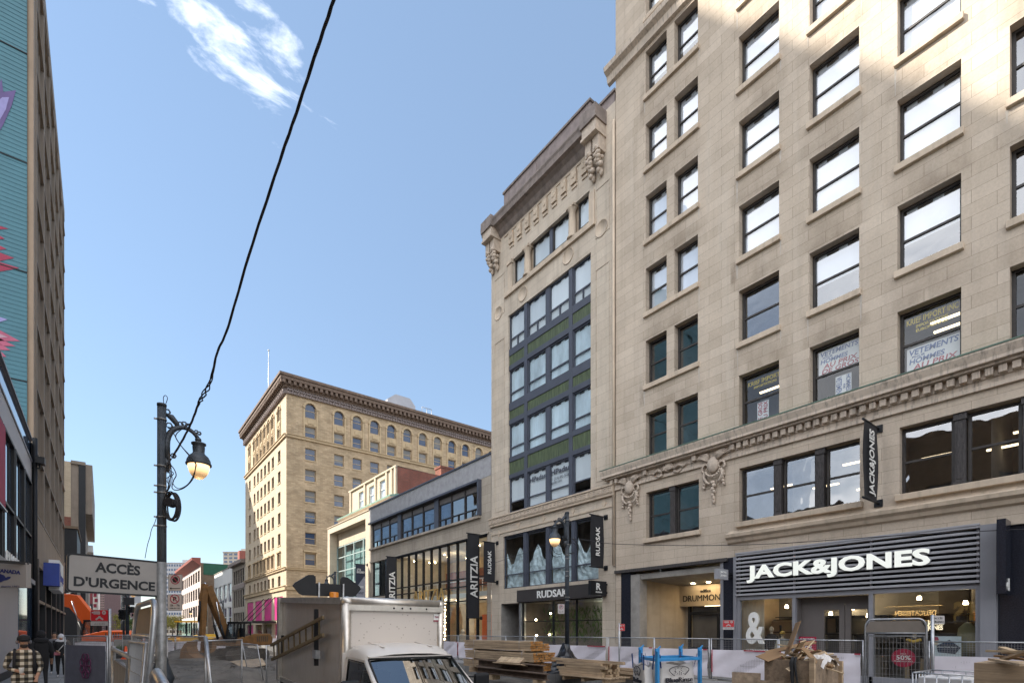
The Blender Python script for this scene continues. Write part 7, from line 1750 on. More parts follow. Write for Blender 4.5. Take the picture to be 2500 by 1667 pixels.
for x, y in ((-1.7, -1.1), (-1.7, 1.1), (1.5, -1.1), (1.5, 1.1)):
    s = MB(); s.lathe((x, y, .72), [(.35, -.25), (.66, -.27), (.72, -.2), (.72, .2), (.66, .27), (.35, .25)], 18, 0, axis=(0, 1, 0)); s.lathe((x, y, .72), [(.001, -.15), (.35, -.25)], 12, 1, axis=(0, 1, 0)); s.lathe((x, y, .72), [(.35, .25), (.001, .15)], 12, 1, axis=(0, 1, 0)); s.build('wheel', [M['rubber'], M['yellowm']], LD, world=False)
s = MB()
for y in (-.5, .5): s.bar((1.0, y, 1.7), (3.1, y, .9), .18, .3)
s.prism([(3.0, -1.3, .1), (4.0, -1.3, .05), (3.1, -1.3, .4), (3.0, -1.3, 1.2), (2.9, -1.3, .6)], (0, 2.6, 0)); s.build('bucket', M['yellowm'], LD, world=False)
p = atD(470, 1574, 36); s = MB(); pr_ = [(-.5, 0), (-.45, .55), (-.2, 1.0), (.0, 1.15), (-.05, .8), (.1, .3), (.55, .02)]
s.prism([(x, -.6, z) for x, z in pr_], (0, 1.2, 0)); s.xf(Matrix.Translation(Vector((p.x, p.y, -.1))) @ Matrix.Rotation(-TH, 4, 'Z')); solo(s, 'spare_bucket', M['catbrown'], 'rusty ochre digging bucket resting beside the dark excavator', 'bucket')

# ================================================================ LUMBER AND STEEL
M['plank'] = mat('weathered_plank', (.42, .31, .205), .85, var=.35, vs=1.4, dirt=.35, dcol=(.10, .075, .055), stretch=(6, .45, 7), bump=.3, bs=6)
M['plankend'] = mat('orange_end_grain', (.36, .17, .05), .8, var=.5, vs=7, dirt=.35, dcol=(.08, .04, .02))
M['plankpale'] = mat('pale_fresh_plank', (.48, .36, .23), .8, var=.25, vs=2, dirt=.2, stretch=(5, .5, 5))
M['rustbeam'] = mat('rusty_steel_beam', (.115, .08, .06), .75, .3, var=.35, vs=3, dirt=.3, dcol=(.22, .17, .13))
rg = random.Random(11)
def bundle(x0, x1, y0, y1, z0, z1, nx_, nz_, label, jit=.045, beams=True, hole=()):
    st = thing('timber_bundle', label, 'timber', ((x0 + x1) / 2, (y0 + y1) / 2, z0), group='bundles of the big lumber stack')
    w_, h_ = (x1 - x0) / nx_, (z1 - z0) / nz_
    s = MB(); e = MB()
    for i in range(nx_):
        for k in range(nz_):
            if (i, k) in hole: continue
            a = y0 + rg.uniform(-jit, jit); b = y1 + rg.uniform(-jit, jit); g_ = .006
            s.box(x0 + i * w_ + g_, x0 + (i + 1) * w_ - g_, a, b, z0 + k * h_ + g_, z0 + (k + 1) * h_ - g_); s.m[-4] = s.m[-3] = 1
    s.build_each('plank', [M['plank'], M['plankend']], st, gap=-1)
    s = MB()
    for y in (y0 + .7, y1 - .8): s.tube([(x0 - .01, y, z0), (x0 - .01, y, z1 + .01), (x1 + .01, y, z1 + .01), (x1 + .01, y, z0)], .008, 4)
    s.build('strap', M['steel'], st)
X0, X1 = 12.95, 14.0
bundle(X0 + .05, X1 + .02, 15.35, 20.2, .18, .50, 7, 3, 'lowest bundle of the big lumber stack, split by a dark gap')
bundle(X0, X1 + .08, 15.2, 20.0, .56, .92, 8, 4, 'middle bundle of the big lumber stack, widest and darkest at its ends')
bundle(X0 + .02, X1 - .05, 15.4, 20.1, .98, 1.36, 6, 4, 'top bundle of the big lumber stack with fresh orange ends', hole=((5, 3), (4, 3)))
s = MB()
for y in (15.9, 17.6, 19.4): s.box(X0 - .1, X1 + .1, y, y + .12, -.05, .18)
for z in (.5, .92): 
    for y in (15.8, 19.3): s.box(X0, X1, y, y + .08, z, z + .06)
solo(s, 'timber_bearers', M['plank'], 'low wooden bearers under the big lumber stack', 'timber')
def ibeam(P, Q, h, b, label):
    P, Q = Vector(P), Vector(Q); s = MB(); u_ = Vector((0, 0, 1)); d = (Q - P).normalized(); x = d.cross(u_)
    s.bar(P + u_ * (h - .015), Q + u_ * (h - .015), b, .03); s.bar(P + u_ * .015, Q + u_ * .015, b, .03); s.bar(P + u_ * h / 2, Q + u_ * h / 2, .025, h - .062)
    solo(s, 'steel_beam', M['rustbeam'], label, 'steel beam', group='rusty beams before the lumber stack')
ibeam((12.75, 18.6, .26), (12.55, 14.2, .22), .3, .28, 'upper rusty steel beam lying along the big lumber stack')
ibeam((12.45, 18.2, .03), (12.2, 13.6, .03), .24, .26, 'lower rusty steel beam on blocks in front of the lumber stack')
s = MB(); s.box(12.1, 12.5, 14.0, 14.25, -.2, .03); s.box(12.3, 12.7, 17.0, 17.25, -.2, .03); solo(s, 'beam_blocks', M['plankpale'], 'short wooden blocks under the lower rusty beam', 'timber')
s = MB()
for i in range(7): s.obox((12.62 + .02 * math.sin(i), 15.6 + i * .21, .62), Vector((.13, 0, .10)), Vector((0, .10, 0)), Vector((-.012, 0, .016)), i % 2)
s.obox((12.5, 16.0, .46), Vector((.25, 0, -.06)), Vector((0, .9, 0)), Vector((.004, 0, .02)))
solo(s, 'offcut_board', [M['plank'], M['plankpale']], 'row of pale board offcuts leaning on the lumber stack', 'board')
st = thing('timber_pile', 'small pile of squared timbers on a pallet beside the dark plastic heap', 'timber', (14.1, 13.2, -.05)); s = MB(); e = MB()
for k in range(5):
    for i in range(6 - (k > 2)):
        a = 12.3 + rg.uniform(-.15, .2); b = 14.5 + rg.uniform(-.3, .3); x = 13.7 + i * .14 + rg.uniform(-.015, .015); z = .14 + k * .095
        s.box(x, x + .12, a, b, z, z + .085); s.m[-4] = s.m[-3] = 1
s.bar((13.75, 15.0, .69), (13.9, 11.6, .66), .13, .1); s.bar((14.3, 14.6, .62), (14.2, 12.2, .62), .13, .08)
s.build_each('timber', [M['plank'], M['plankpale']], st, gap=-1)
s = MB()
for y in (12.2, 13.2, 14.2): s.box(13.6, 14.7, y, y + .12, -.05, .1)
for i in range(6): s.box(13.55 + i * .2, 13.7 + i * .2, 12.0, 14.4, .1, .135)
s.build('pallet', M['plank'], st)
s = MB()
for i in range(7): x = 14.9 + rg.uniform(0, .6); z = .05 + .1 * (i // 2); s.bar((x, 13.6 + rg.uniform(-.2, .2), z), (x + rg.uniform(-.1, .1), 11.6 + rg.uniform(-.3, .2), z), .1, .08)
solo(s, 'loose_timbers', M['plank'], 'loose dark timbers lying behind the small timber pile', 'timber')
# plastic heap by the lamp
s = MB(); c = Vector((pR[0] - .35, pR[1] - .3, 0)); n, k = 16, 8; vs = []
for j in range(k + 1):
    f = j / k
    for i in range(n):
        th = 2 * math.pi * i / n; r_ = (.75 * (1 - f) ** .8 + .03) * (1 + .25 * math.sin(3 * th + 5 * f) * (1 - f)); vs.append((c.x + r_ * math.cos(th) + rg.uniform(-.05, .05) - .1 * f, c.y + r_ * math.sin(th) + rg.uniform(-.05, .05), 1.25 * f ** 1.1 + rg.uniform(-.03, .03)))
s.add(vs, [(j * n + i, j * n + (i + 1) % n, (j + 1) * n + (i + 1) % n, (j + 1) * n + i) for j in range(k) for i in range(n)], 0, False)
solo(s, 'plastic_sheet_heap', mat('crumpled_black_plastic', (.014, .017, .024), .3, var=.3, bump=.5, bs=8), 'crumpled black plastic sheet heaped against a street lamp foot', 'plastic sheet', base=(c.x, c.y, 0))
# plywood on the ground and on the spoil
for (q, lb, tl) in ((((530, 1637), (640, 1636), (652, 1645), (560, 1654)), 'plywood sheet lying flat on the gravel beside the truck', 0), (((562, 1611), (640, 1604), (650, 1620), (596, 1629)), 'plywood sheet on the ground before the dark excavator', 0)):
    s = MB(); P_ = [onZ(x, y, -.30) for x, y in q]; s.prism([(v_.x, v_.y, -.38) for v_ in P_], (0, 0, .03)); solo(s, 'plywood_sheet', M['plank'], lb, 'plywood')
# spoil heaps, stones
def heap(x, y, rx, ry, h, label, seed, z0=-.6):
    q = random.Random(seed); s = MB(); n, k = 28, 9; vs = []
    for j in range(k + 1):
        f = j / k
        for i in range(n):
            th = 2 * math.pi * i / n; r_ = 1 - f; w_ = 1 + .18 * math.sin(2 * th + seed) + .1 * math.sin(5 * th + seed * 2); vs.append((x + rx * r_ * w_ * math.cos(th) + q.uniform(-.06, .06), y + ry * r_ * w_ * math.sin(th) + q.uniform(-.06, .06), z0 + h * (1 - r_ ** 1.6) * (1 + q.uniform(-.08, .08))))
    s.add(vs, [(j * n + i, j * n + (i + 1) % n, (j + 1) * n + (i + 1) % n, (j + 1) * n + i) for j in range(k) for i in range(n)], 0, True)
    solo(s, 'spoil_heap', M['gravel'], label, 'earth heap', base=(x, y, z0))
heap(4.2, 24, 2.6, 3.0, .9, 'dark spoil heap before the dark excavator', 1); heap(4.6, 17.5, 1.8, 2.2, .55, 'low gravel heap near the leaning post', 2); heap(11, 58, 3, 3, 1.2, 'sunlit spoil heap below the pink shop front', 3); heap(5.0, 47, 2.6, 2.4, 1.0, 'spoil heap under the spare bucket', 4)
s = MB(); q = random.Random(21)
for i in range(900):
    x = q.uniform(1.2, 9.5); y = q.uniform(9, 40); r_ = q.uniform(.02, .09) * (1 if q.random() < .9 else 2); z = hgt(x, y); a = q.random() * 3
    s.ball((x, y, z), r_, r_ * q.uniform(.6, 1), r_ * .6, 5, 3)
tag(s.build('rubble', M['gravel']), 'stones and rubble scattered over the dug up roadway', 'rubble', kind='stuff')
# ---- temporary signal pole, cone, planter
p = atD(311, 1560, 34); TS = thing('temporary_signal', 'temporary signal pole with dark heads on a concrete block', 'traffic signal', (p.x, p.y, -.5)); zb = p.z
s = MB(); s.tube([(p.x, p.y, zb), (p.x, p.y, 5.6)], .10, 10); s.lathe((p.x, p.y, zb), [(.22, 0), (.22, .08), (.12, .3)], 12); s.build('pole', M['lampiron'], TS)
s = MB(); s.box(p.x - .7, p.x + .7, p.y - .6, p.y + .6, -.5, zb); s.build('concrete_block', M['concrete'], TS)
s = MB()
a, b = atD(301, 1458, 33.7), atD(327, 1476, 33.7); s.prism([(a.x, a.y, b.z), (b.x, b.y, b.z), (b.x, b.y, a.z), (a.x, a.y, a.z)], (sT * .05, cT * .05, 0)); s.build('sign_back', mat('dark_sign_back', (.045, .045, .05), .6), TS)
a, b = atD(290, 1489, 33.7), atD(306, 1511, 33.7)
for k, (x_, y0_, y1_) in enumerate(((295, 1487, 1511), (317, 1480, 1500))):
    s = MB(); a, b = atD(x_ - 5, y0_, 33.8), atD(x_ + 5, y1_, 33.8); s.prism([(a.x, a.y, b.z), (b.x, b.y, b.z), (b.x, b.y, a.z), (a.x, a.y, a.z)], (sT * .25, cT * .25, 0)); hz = a.z - b.z
    for j in range(3): s.lathe(((a.x + b.x) / 2, (a.y + b.y) / 2, b.z + hz * (.2 + .3 * j)), [(.09, 0), (.09, .12), (.08, .12), (.08, .0)], 10, axis=(-sT, -cT, 0))
    s.build('signal_head', M['black'], TS)
p2 = atD(324, 1500, 33.6); s = MB(); a, w_, h_ = plate(318, 1495, 330, 1508, 33.6); s.prism(rrect(a, UL, V, w_, h_, .03), -NL * .02); c = a + UL * w_ / 2 + V * h_ * .6; disc(s, c, .08, 1, 8); circle_ring(s, c, .10, .125, 2); s.build('no_stopping_plate', [M['signwhite'], M['black'], M['mred']], TS)
p = atD(307, 1607, 30); s = MB(); s.lathe((p.x, p.y, p.z), [(.18, .03), (.15, .2), (.11, .4), (.05, .7), (.04, .72), (.001, .72)], 16); s.box(p.x - .22, p.x + .22, p.y - .22, p.y + .22, p.z - .02, p.z + .04); s.lathe((p.x, p.y, p.z + .25), [(.146, 0), (.116, .15)], 16, 1)
solo(s, 'traffic_cone', [mat('orange_cone_plastic', (.72, .09, .02), .5), M['white']], 'orange traffic cone below the temporary signal pole', 'traffic cone')
p = atD(306, 1585, 31); PL = thing('planter', 'low trough of green grass beside the traffic cone', 'planter', (p.x, p.y, p.z - .5)); s = MB(); s.box(p.x - .5, p.x + .5, p.y - .3, p.y + .3, p.z - .5, p.z); s.build('trough', M['black'], PL)
s = MB(); q = random.Random(4)
for i in range(260): x = p.x + q.uniform(-.48, .48); y = p.y + q.uniform(-.28, .28); a = q.random() * 6.28; L_ = q.uniform(.15, .38); d = Vector((math.cos(a) * .12, math.sin(a) * .12, L_)); b0 = Vector((x, y, p.z)); e2 = Vector((-math.sin(a), math.cos(a), 0)) * .012; s.add([b0 - e2, b0 + e2, b0 + d], [(0, 1, 2)])
M['grassleaf'] = mat('planter_grass', (.06, .13, .03), .7, var=.3); s.build('grass', M['grassleaf'], PL)
# ---- street trees far off, turning yellow
M['leafy'] = mat('yellowing_leaves', (.30, .26, .04), .7, var=.4, vs=2); M['leafg'] = mat('green_leaves', (.09, .14, .035), .7, var=.4, vs=2); M['bark'] = mat('grey_bark', (.08, .065, .05), .9, var=.3)
def tree(x, y, h, m, label, seed):
    q = random.Random(seed); t = thing('street_tree', label, 'tree', (x, y, -.2), group='street trees far down the road'); s = MB(); s.tube([(x, y, -.2), (x + .05, y, h * .35), (x, y + .1, h * .75)], [.14, .10, .03], 8)
    for i in range(6): a = i * 1.05; s.tube([(x, y, h * (.35 + .05 * i)), (x + .2 * h * math.cos(a), y + .2 * h * math.sin(a), h * (.55 + .06 * i))], [.06, .015], 6)
    s.build('trunk', M['bark'], t); s = MB()
    cl = [(q.gauss(0, .17) * h, q.gauss(0, .17) * h, h * q.uniform(.42, .95)) for _ in range(18)]
    for i in range(1500):
        c = q.choice(cl); p_ = Vector((x + c[0] + q.gauss(0, .07) * h, y + c[1] + q.gauss(0, .07) * h, c[2] + q.gauss(0, .06) * h)); d = Vector((q.gauss(0, 1), q.gauss(0, 1), q.gauss(0, 1))).normalized() * q.uniform(.1, .22); e2 = d.orthogonal().normalized() * d.length * .5; s.quad(p_ - d, p_ - e2, p_ + d, p_ + e2)
    s.build('crown', m, t)
for (xp, d, h, mm, lb, sd) in ((395, 118, 5.5, 'leafy', 'yellow street tree behind the loader, beside the big sign post', 1), (333, 105, 5.0, 'leafg', 'green street tree behind the temporary signal pole', 2), (421, 130, 5.6, 'leafy', 'yellow street tree near the no parking plate', 3), (297, 120, 6, 'leafy', 'yellow-green street tree between the fire hose sign and the temporary signal pole', 5)):
    p = atD(xp, 1540, d); tree(p.x, p.y, h, M[mm], lb, sd)
# ================================================================ BLUE RACK WITH BULK BAGS
M['bluepaint'] = mat('bright_blue_frame_paint', (.035, .26, .58), .45, var=.12, vs=4, dirt=.15)
M['bagcloth'] = mat('white_woven_bag', (.60, .57, .55), .85, var=.1, vs=4, bump=.5, bs=5)
rA, rB, rL = Vector((8.35, 6.16, -.35)), Vector((9.53, 6.0, -.35)), Vector((8.83, 6.93, -.35)); rK = rL + rB - rA
RK = thing('bag_rack', 'bright blue steel rack holding two white bulk bags', 'rack', rA)
s = MB()
for p_ in (rA, rB, rK, rL): s.bar(p_, Vector((p_.x, p_.y, 1.36)), .065, .065); s.box(p_.x - .06, p_.x + .06, p_.y - .015, p_.y + .015, 1.36, 1.42); s.bar(Vector((p_.x, p_.y, 1.40)), Vector((p_.x + .1, p_.y, 1.46)), .02, .03)
for q_ in pieces(s): q_.build('post', M['bluepaint'], RK, bevel=.006)
s = MB()
for a, b in ((rA, rB), (rB, rK), (rK, rL), (rL, rA)):
    for z in (1.20, .1): s.bar(Vector((a.x, a.y, z)), Vector((b.x, b.y, z)), .05, .06)
s.build_each('rail', M['bluepaint'], RK, bevel=.006)
def bag(c0, ux, uy, w_, d_, z0, z1, label, txtside=True):
    t = thing('bulk_bag', label, 'bag', (c0.x, c0.y, z0), group='bulk bags in the blue rack'); s = MB(); n, k = 24, 9; vs = []
    for j in range(k + 1):
        f = j / k; bul = 1 + .10 * math.sin(math.pi * f)
        for i in range(n):
            th = 2 * math.pi * i / n; cx2 = math.copysign(abs(math.cos(th)) ** .35, math.cos(th)); sy2 = math.copysign(abs(math.sin(th)) ** .35, math.sin(th))
            sag = -.07 * (1 - abs(cx2 * sy2)) * f; p_ = c0 + ux * (w_ / 2 * cx2 * bul) + uy * (d_ / 2 * sy2 * bul); vs.append((p_.x + rg.uniform(-.012, .012), p_.y + rg.uniform(-.012, .012), z0 + (z1 - z0) * f + sag + rg.uniform(-.01, .01)))
    s.add(vs, [(j * n + i, j * n + (i + 1) % n, (j + 1) * n + (i + 1) % n, (j + 1) * n + i) for j in range(k) for i in range(n)], 0, True)
    s.build('sack', M['bagcloth'], t)
    s = MB(); vs = [c0 + ux * (w_ * .46 * math.cos(i * .524)) + uy * (d_ * .46 * math.sin(i * .524)) + V * (z1 - c0.z - .12 + rg.uniform(-.04, .04)) for i in range(12)] + [c0 + V * (z1 - c0.z - .02)]
    s.add(vs, [(i, (i + 1) % 12, 12) for i in range(12)], 0, True); s.build('fill', M['gravel'], t)
    s = MB()
    for i, j in ((-1, -1), (1, -1), (1, 1), (-1, 1)): a = c0 + ux * (w_ / 2 * i * .95) + uy * (d_ / 2 * j * .95); a.z = z1 - .12; b = c0 + ux * (w_ / 2 * i * 1.08) + uy * (d_ / 2 * j * 1.08); b.z = 1.30; s.bar(a, b, .03, .008)
    s.build_each('loop', mat('dark_blue_strap', (.03, .07, .22), .7), t)
    q = c0 - uy * (d_ / 2 * 1.12) - ux * (w_ * .5); nn2 = ux.cross(V); lo = Vector((q.x, q.y, z0)); H_ = z1 - z0
    s = MB(); zt2 = .745 - z0; text(s, 'Blue', lo + ux * w_ * .12 + V * zt2, ux, V, w_ * .36, .095, .012, 0, bold=.035); text(s, 'Rinse', lo + ux * w_ * .49 + V * zt2, ux, V, w_ * .4, .095, .012, 0, bold=.0)
    cc = lo + ux * w_ * .5 + V * (.965 - z0)
    pts = [cc + ux * (w_ * .27 * math.cos(a_ * .3) * (1 + .12 * math.sin(3 * a_ * .3))) + V * (.10 * math.sin(a_ * .3)) - uy * .012 for a_ in range(-3, 15)]; s.tube(pts, .008, 5); s.tube([lo + ux * w_ * (.1 + .8 * i / 8) + V * (.728 - z0 - .008 * math.sin(i)) - uy * .012 for i in range(9)], .006, 5)
    r3 = random.Random(9)
    for i in range(26): a_ = cc + ux * r3.uniform(-.14, .18) * w_ / .5 * .5 + V * r3.uniform(-.07, .08) - uy * .012; s.bar(a_, a_ + ux * r3.uniform(.01, .03) + V * r3.uniform(-.02, .02), .006, .008)
    s.build('print', mat('charcoal_print', (.03, .03, .04), .8), t)
ux_ = (rB - rA).normalized(); uy_ = (rL - rA).normalized(); ux_.z = uy_.z = 0
bag((rA + rK) / 2 + ux_ * .03, ux_, uy_,  .98, .72, -.2, 1.15, 'broad white bulk bag with charcoal print hung in the blue rack')
uyy = Vector((ux_.y, -ux_.x, 0))
bag(rL + (rA - rL) * .5 - ux_ * .16, -uy_, ux_,  .62, .25, -.2, 1.13, 'narrow white bulk bag with charcoal print at the side of the blue rack')
# ================================================================ DEBRIS BOXES
M['osb'] = mat('weathered_chipboard', (.27, .20, .14), .85, var=.35, vs=9, dirt=.45, dcol=(.14, .10, .075), bump=.4, bs=40, detail=9)
M['card'] = mat('brown_cardboard', (.27, .165, .085), .85, var=.15, vs=3); M['tarp'] = mat('crumpled_white_sheet', (.6, .58, .57), .6, var=.1, bump=.6, bs=7)
DB = thing('debris_box', 'chipboard skip box heaped with scrap wood and cardboard', 'box', (10.17, 4.3, -.35))
s = MB(); a, b, c, d = 9.6, 10.75, 3.9, 4.72
s.box(a, b, c, c + .03, -.35, 1.26); s.box(a, b, d - .03, d, -.35, 1.24); s.box(a, a + .03, c + .03, d - .03, -.35, 1.24); s.box(b - .03, b, c + .03, d - .03, -.35, 1.3); s.box(a - .06, a, c - .06, c + .02, -.3, 1.30, 1); s.box(b - .02, b + .05, c - .06, c, -.3, 1.2, 1); s.box(a + .03, b - .03, c + .03, d - .03, -.3, .95)
s.build('box', [M['osb'], M['plank']], DB)
r4 = random.Random(17)
def scrap(cx_, cy_, cz_, n, spread, hh_, name, label):
    """scrap pile: boards of random tilt, card sheets and a crumpled sheet, one heap"""
    t = thing(name, label, 'scrap', (cx_, cy_, cz_)); s = MB()
    for i in range(n):
        a = r4.uniform(0, 6.28); el = r4.uniform(-.25, .5); L_ = r4.uniform(.25, .65) * spread; d = Vector((math.cos(a) * math.cos(el), math.sin(a) * math.cos(el), math.sin(el))) * L_
        c = Vector((cx_ + r4.gauss(0, .2) * spread, cy_ + r4.gauss(0, .16) * spread, cz_ + abs(r4.gauss(.08, .12)) * hh_)); s.bar(c - d, c + d, r4.uniform(.03, .12), r4.uniform(.012, .04), r4.choice([0, 0, 1, 1, 2]), up=(r4.gauss(0, .4), r4.gauss(0, .4), 1))
    s.build_each('board', [M['plank'], M['plankpale'], M['card']], t, gap=-1)
    return t
sp1 = scrap(10.15, 4.3, 1.1, 30, .75, 1.5, 'scrap_wood', 'heap of scrap boards, card and white sheet in the chipboard box')
s = MB(); s.obox((10.0, 4.4, 1.62), Vector((.10, -.06, .30)), Vector((.13, .10, -.02)), Vector((.004, -.006, 0))); s.obox((9.75, 4.0, 1.34), Vector((.16, .05, .02)), Vector((0, .12, .12)), Vector((0, .005, -.005))); s.obox((9.7, 4.65, 1.3), Vector((.14, -.1, .06)), Vector((.05, .14, .04)), Vector((0, 0, .006))); s.build_each('cardboard', M['card'], sp1, gap=-1)
s = MB(); n = 12; vs = []
for i in range(n + 1):
    for j in range(n + 1): u_, v_ = i / n - .5, j / n - .5; vs.append((10.3 + u_ * .7, 4.1 + v_ * .5, 1.36 - (u_ * u_ + v_ * v_) * .5 + r4.uniform(-.035, .035)))
s.add(vs, [(i * (n + 1) + j, i * (n + 1) + j + 1, (i + 1) * (n + 1) + j + 1, (i + 1) * (n + 1) + j) for i in range(n) for j in range(n)]); s.build('white_sheet', M['tarp'], sp1)
s = MB(); pts = [Vector((9.58, 4.2, 1.30)), Vector((9.54, 4.21, 1.2)), Vector((9.53, 4.19, .8)), Vector((9.55, 4.22, .3)), Vector((9.52, 4.17, -.2))]
s.tube(pts, [.03, .042, .025, .035, .02], 6); s.tube([p_ + Vector((0, -.07 - .02 * math.sin(p_.z * 9), 0)) for p_ in pts], [.02, .025, .015, .018, .01], 6); s.build('black_strip', M['rubber'], sp1)
s = MB(); s.obox((9.35, 4.95, .35), Vector((.22, .1, .62)), Vector((-.05, .25, 0)), Vector((.008, .0, -.003))); s.obox((9.48, 4.6, .5), Vector((.06, 0, .35)), Vector((0, .27, 0)), Vector((.01, 0, 0)))
solo(s, 'leaning_board', M['osb'], 'chipboard sheets leaning against the side of the debris box', 'board')
p = atD(2470, 1618, 7.2)
s = MB(); s.box(p.x - .25, p.x + .9, p.y - .9, p.y + .35, -.3, p.z); solo(s, 'debris_box', M['plank'], 'grey wooden box under the jumble of broken planks', 'box')
t = thing('scrap_wood', 'jumble of broken planks on the grey wooden box', 'scrap', (p.x, p.y, p.z)); s = MB()
for x0, y0_, x1, y1_, k in ((2412, 1588, 2520, 1590, 1), (2445, 1580, 2530, 1606, 1), (2422, 1608, 2500, 1622, 0), (2452, 1592, 2540, 1600, 1), (2440, 1612, 2520, 1585, 0), (2430, 1600, 2530, 1612, 2)): 
    a, b = atD(x0, y0_, 7.3 + k * .1), atD(x1, y1_, 6.7 + k * .2); s.bar(a, b, .10, .03, k)
s.build_each('board', [M['plank'], M['plankpale'], M['card']], t, gap=-1)
# ================================================================ WHITE TANK IN A CAGE
IB = thing('caged_tank', 'white plastic tank in a galvanised wire cage', 'tank', (12.6, 2.65, -.15)); x0, x1, y0, y1, z0_, z1_ = 12.0, 13.2, 2.2, 3.1, -.15, .97
s = MB(); s.box(x0 + .06, x1 - .06, y0 + .06, y1 - .06, .0, .90); s.lathe((12.6, 2.65, .9), [(.14, 0), (.14, .05), (.001, .06)], 14); s.build('tank', mat('milky_plastic', (.66, .66, .68), .35, var=.05, vs=2), IB, bevel=.08)
s = MB()
for z in (z1_, .62, .28, 0.02):
    for a, b in (((x0, y0), (x1, y0)), ((x1, y0), (x1, y1)), ((x1, y1), (x0, y1)), ((x0, y1), (x0, y0))): s.tube([(*a, z), (*b, z)], .014, 6)
for i in range(7): 
    x = x0 + (x1 - x0) * i / 6
    for y in (y0, y1): s.tube([(x, y, 0), (x, y, z1_)], .012, 6)
for i in range(6):
    y = y0 + (y1 - y0) * i / 5
    for x in (x0, x1): s.tube([(x, y, 0), (x, y, z1_)], .012, 6)
s.build('cage', M['steel'], IB); s = MB(); s.box(x0, x1, y0, y1, -.15, -.05); s.build('pallet', M['plank'], IB)
# ================================================================ SHOP WINDOW CONTENTS
def figure(x, y, z, h, label, coat, hat=None, scarf=None):
    t = thing('mannequin', label, 'mannequin', (x, y, z)); s = MB(); q = h / 1.85
    s.lathe((x, y, z), [(.13 * q, 0), (.15 * q, .45 * q), (.17 * q, .9 * q), (.2 * q, 1.15 * q), (.23 * q, 1.4 * q), (.17 * q, 1.5 * q), (.07 * q, 1.53 * q)], 14, sx=.7); 
    for sy in (-1, 1): s.tube([(x, y + sy * .2 * q, z + 1.42 * q), (x - .03, y + sy * .27 * q, z + 1.1 * q), (x - .08, y + sy * .24 * q, z + .82 * q)], [.075 * q, .065 * q, .05 * q], 8)
    s.build('coat', coat, t); s = MB(); s.tube([(x, y, z + 1.48 * q), (x, y, z + 1.6 * q)], .055 * q, 8); s.ball((x, y, z + 1.72 * q), .095 * q, .085 * q, .125 * q, 12, 8); s.build('head', M['puffer'], t)
    if scarf: s = MB(); s.tube([(x - .06 * q, y + .2 * q, z + 1.46 * q), (x - .14 * q, y, z + 1.38 * q), (x - .06 * q, y - .2 * q, z + 1.46 * q)], [.05, .06, .05], 8); s.build('collar', scarf, t)
    if hat: s = MB(); s.lathe((x, y, z + 1.75 * q), [(.11 * q, -.03 * q), (.11 * q, .06 * q), (.06 * q, .11 * q), (.001, .12 * q)], 12); s.lathe((x - .06 * q, y, z + 1.73 * q), [(.11 * q, 0), (.11 * q, .015)], 12); s.build('cap', hat, t)
M['brownc'] = mat('dark_brown_coat', (.045, .035, .03), .9, var=.2); M['beigec'] = mat('beige_jacket', (.45, .40, .33), .9); M['olive'] = mat('olive_coat', (.20, .18, .10), .9); M['mustard'] = mat('mustard_cloth', (.55, .36, .08), .9)
q = onX(1884, 1540, 20.8); figure(20.8, q.y, .2, 1.75, 'bareheaded mannequin in a dark jacket beside the big ampersand', M['brownc'])
q = onX(1910, 1555, 20.7); figure(20.7, q.y, .2, 1.55, 'mannequin in a pale jacket and mustard cap behind the debris box', M['beigec'], M['mustard'])
q = onX(2233, 1555, 20.8); figure(20.8, q.y, .1, 1.75, 'mannequin with a yellow collar behind the beige-boarded pedestrian gate', M['brownc'], None, M['mustard'])
q = onX(2362, 1560, 20.9); s = MB(); s.lathe((20.9, q.y, .9), [(.28, 0), (.3, .4), (.22, .95), (.06, 1.12)], 12, sx=.6); s.tube([(20.9, q.y, 2.02), (20.9, q.y, 2.9)], .01, 5); solo(s, 'hanging_coat', M['olive'], 'olive coat hanging in the shop window beside the advertising poster', 'coat')
def poster(x0, y0_, x1, y1_, label, draw, m='redposter', oval=False):
    a, b = onX(x0, y1_, 20.22), onX(x1, y0_, 20.22); c1_ = onX(x0, y0_, 20.22); s = MB(); w_ = a.y - b.y; h_ = c1_.z - a.z; P_ = Vector((20.22, a.y, a.z))
    if oval: s.prism([P_ + U * (w_ * (.5 + .5 * math.cos(i * .2618))) + V * (h_ * (.5 + .5 * math.sin(i * .2618))) for i in range(24)], (.01, 0, 0))
    else: s.prism([P_, P_ + U * w_, P_ + U * w_ + V * h_, P_ + V * h_], (.01, 0, 0))
    draw(s, P_ + Vector((-.003, 0, 0)), w_, h_); return solo(s, 'sale_poster', [M[m], M['white'], M['navyfab'], M['mred'], M['puffer']], label, 'poster')
M['redposter'] = mat('crimson_poster', (.36, .015, .05), .5); M['palep'] = mat('pale_blue_poster', (.52, .58, .62), .5)
poster(1949, 1553, 1993, 1592, 'square crimson sale poster behind the debris box', lambda s, P_, w_, h_: (text(s, 'SOLDE DE MI-SAISON', P_ + U * w_ * .1 + V * h_ * .84, U, V, w_ * .8, h_ * .07, .004, 1, bold=.02), text(s, "JUSQU'À", P_ + U * w_ * .35 + V * h_ * .6, U, V, w_ * .3, h_ * .07, .004, 1), text(s, '50%', P_ + U * w_ * .2 + V * h_ * .14, U, V, w_ * .6, h_ * .32, .004, 1, bold=.015)))
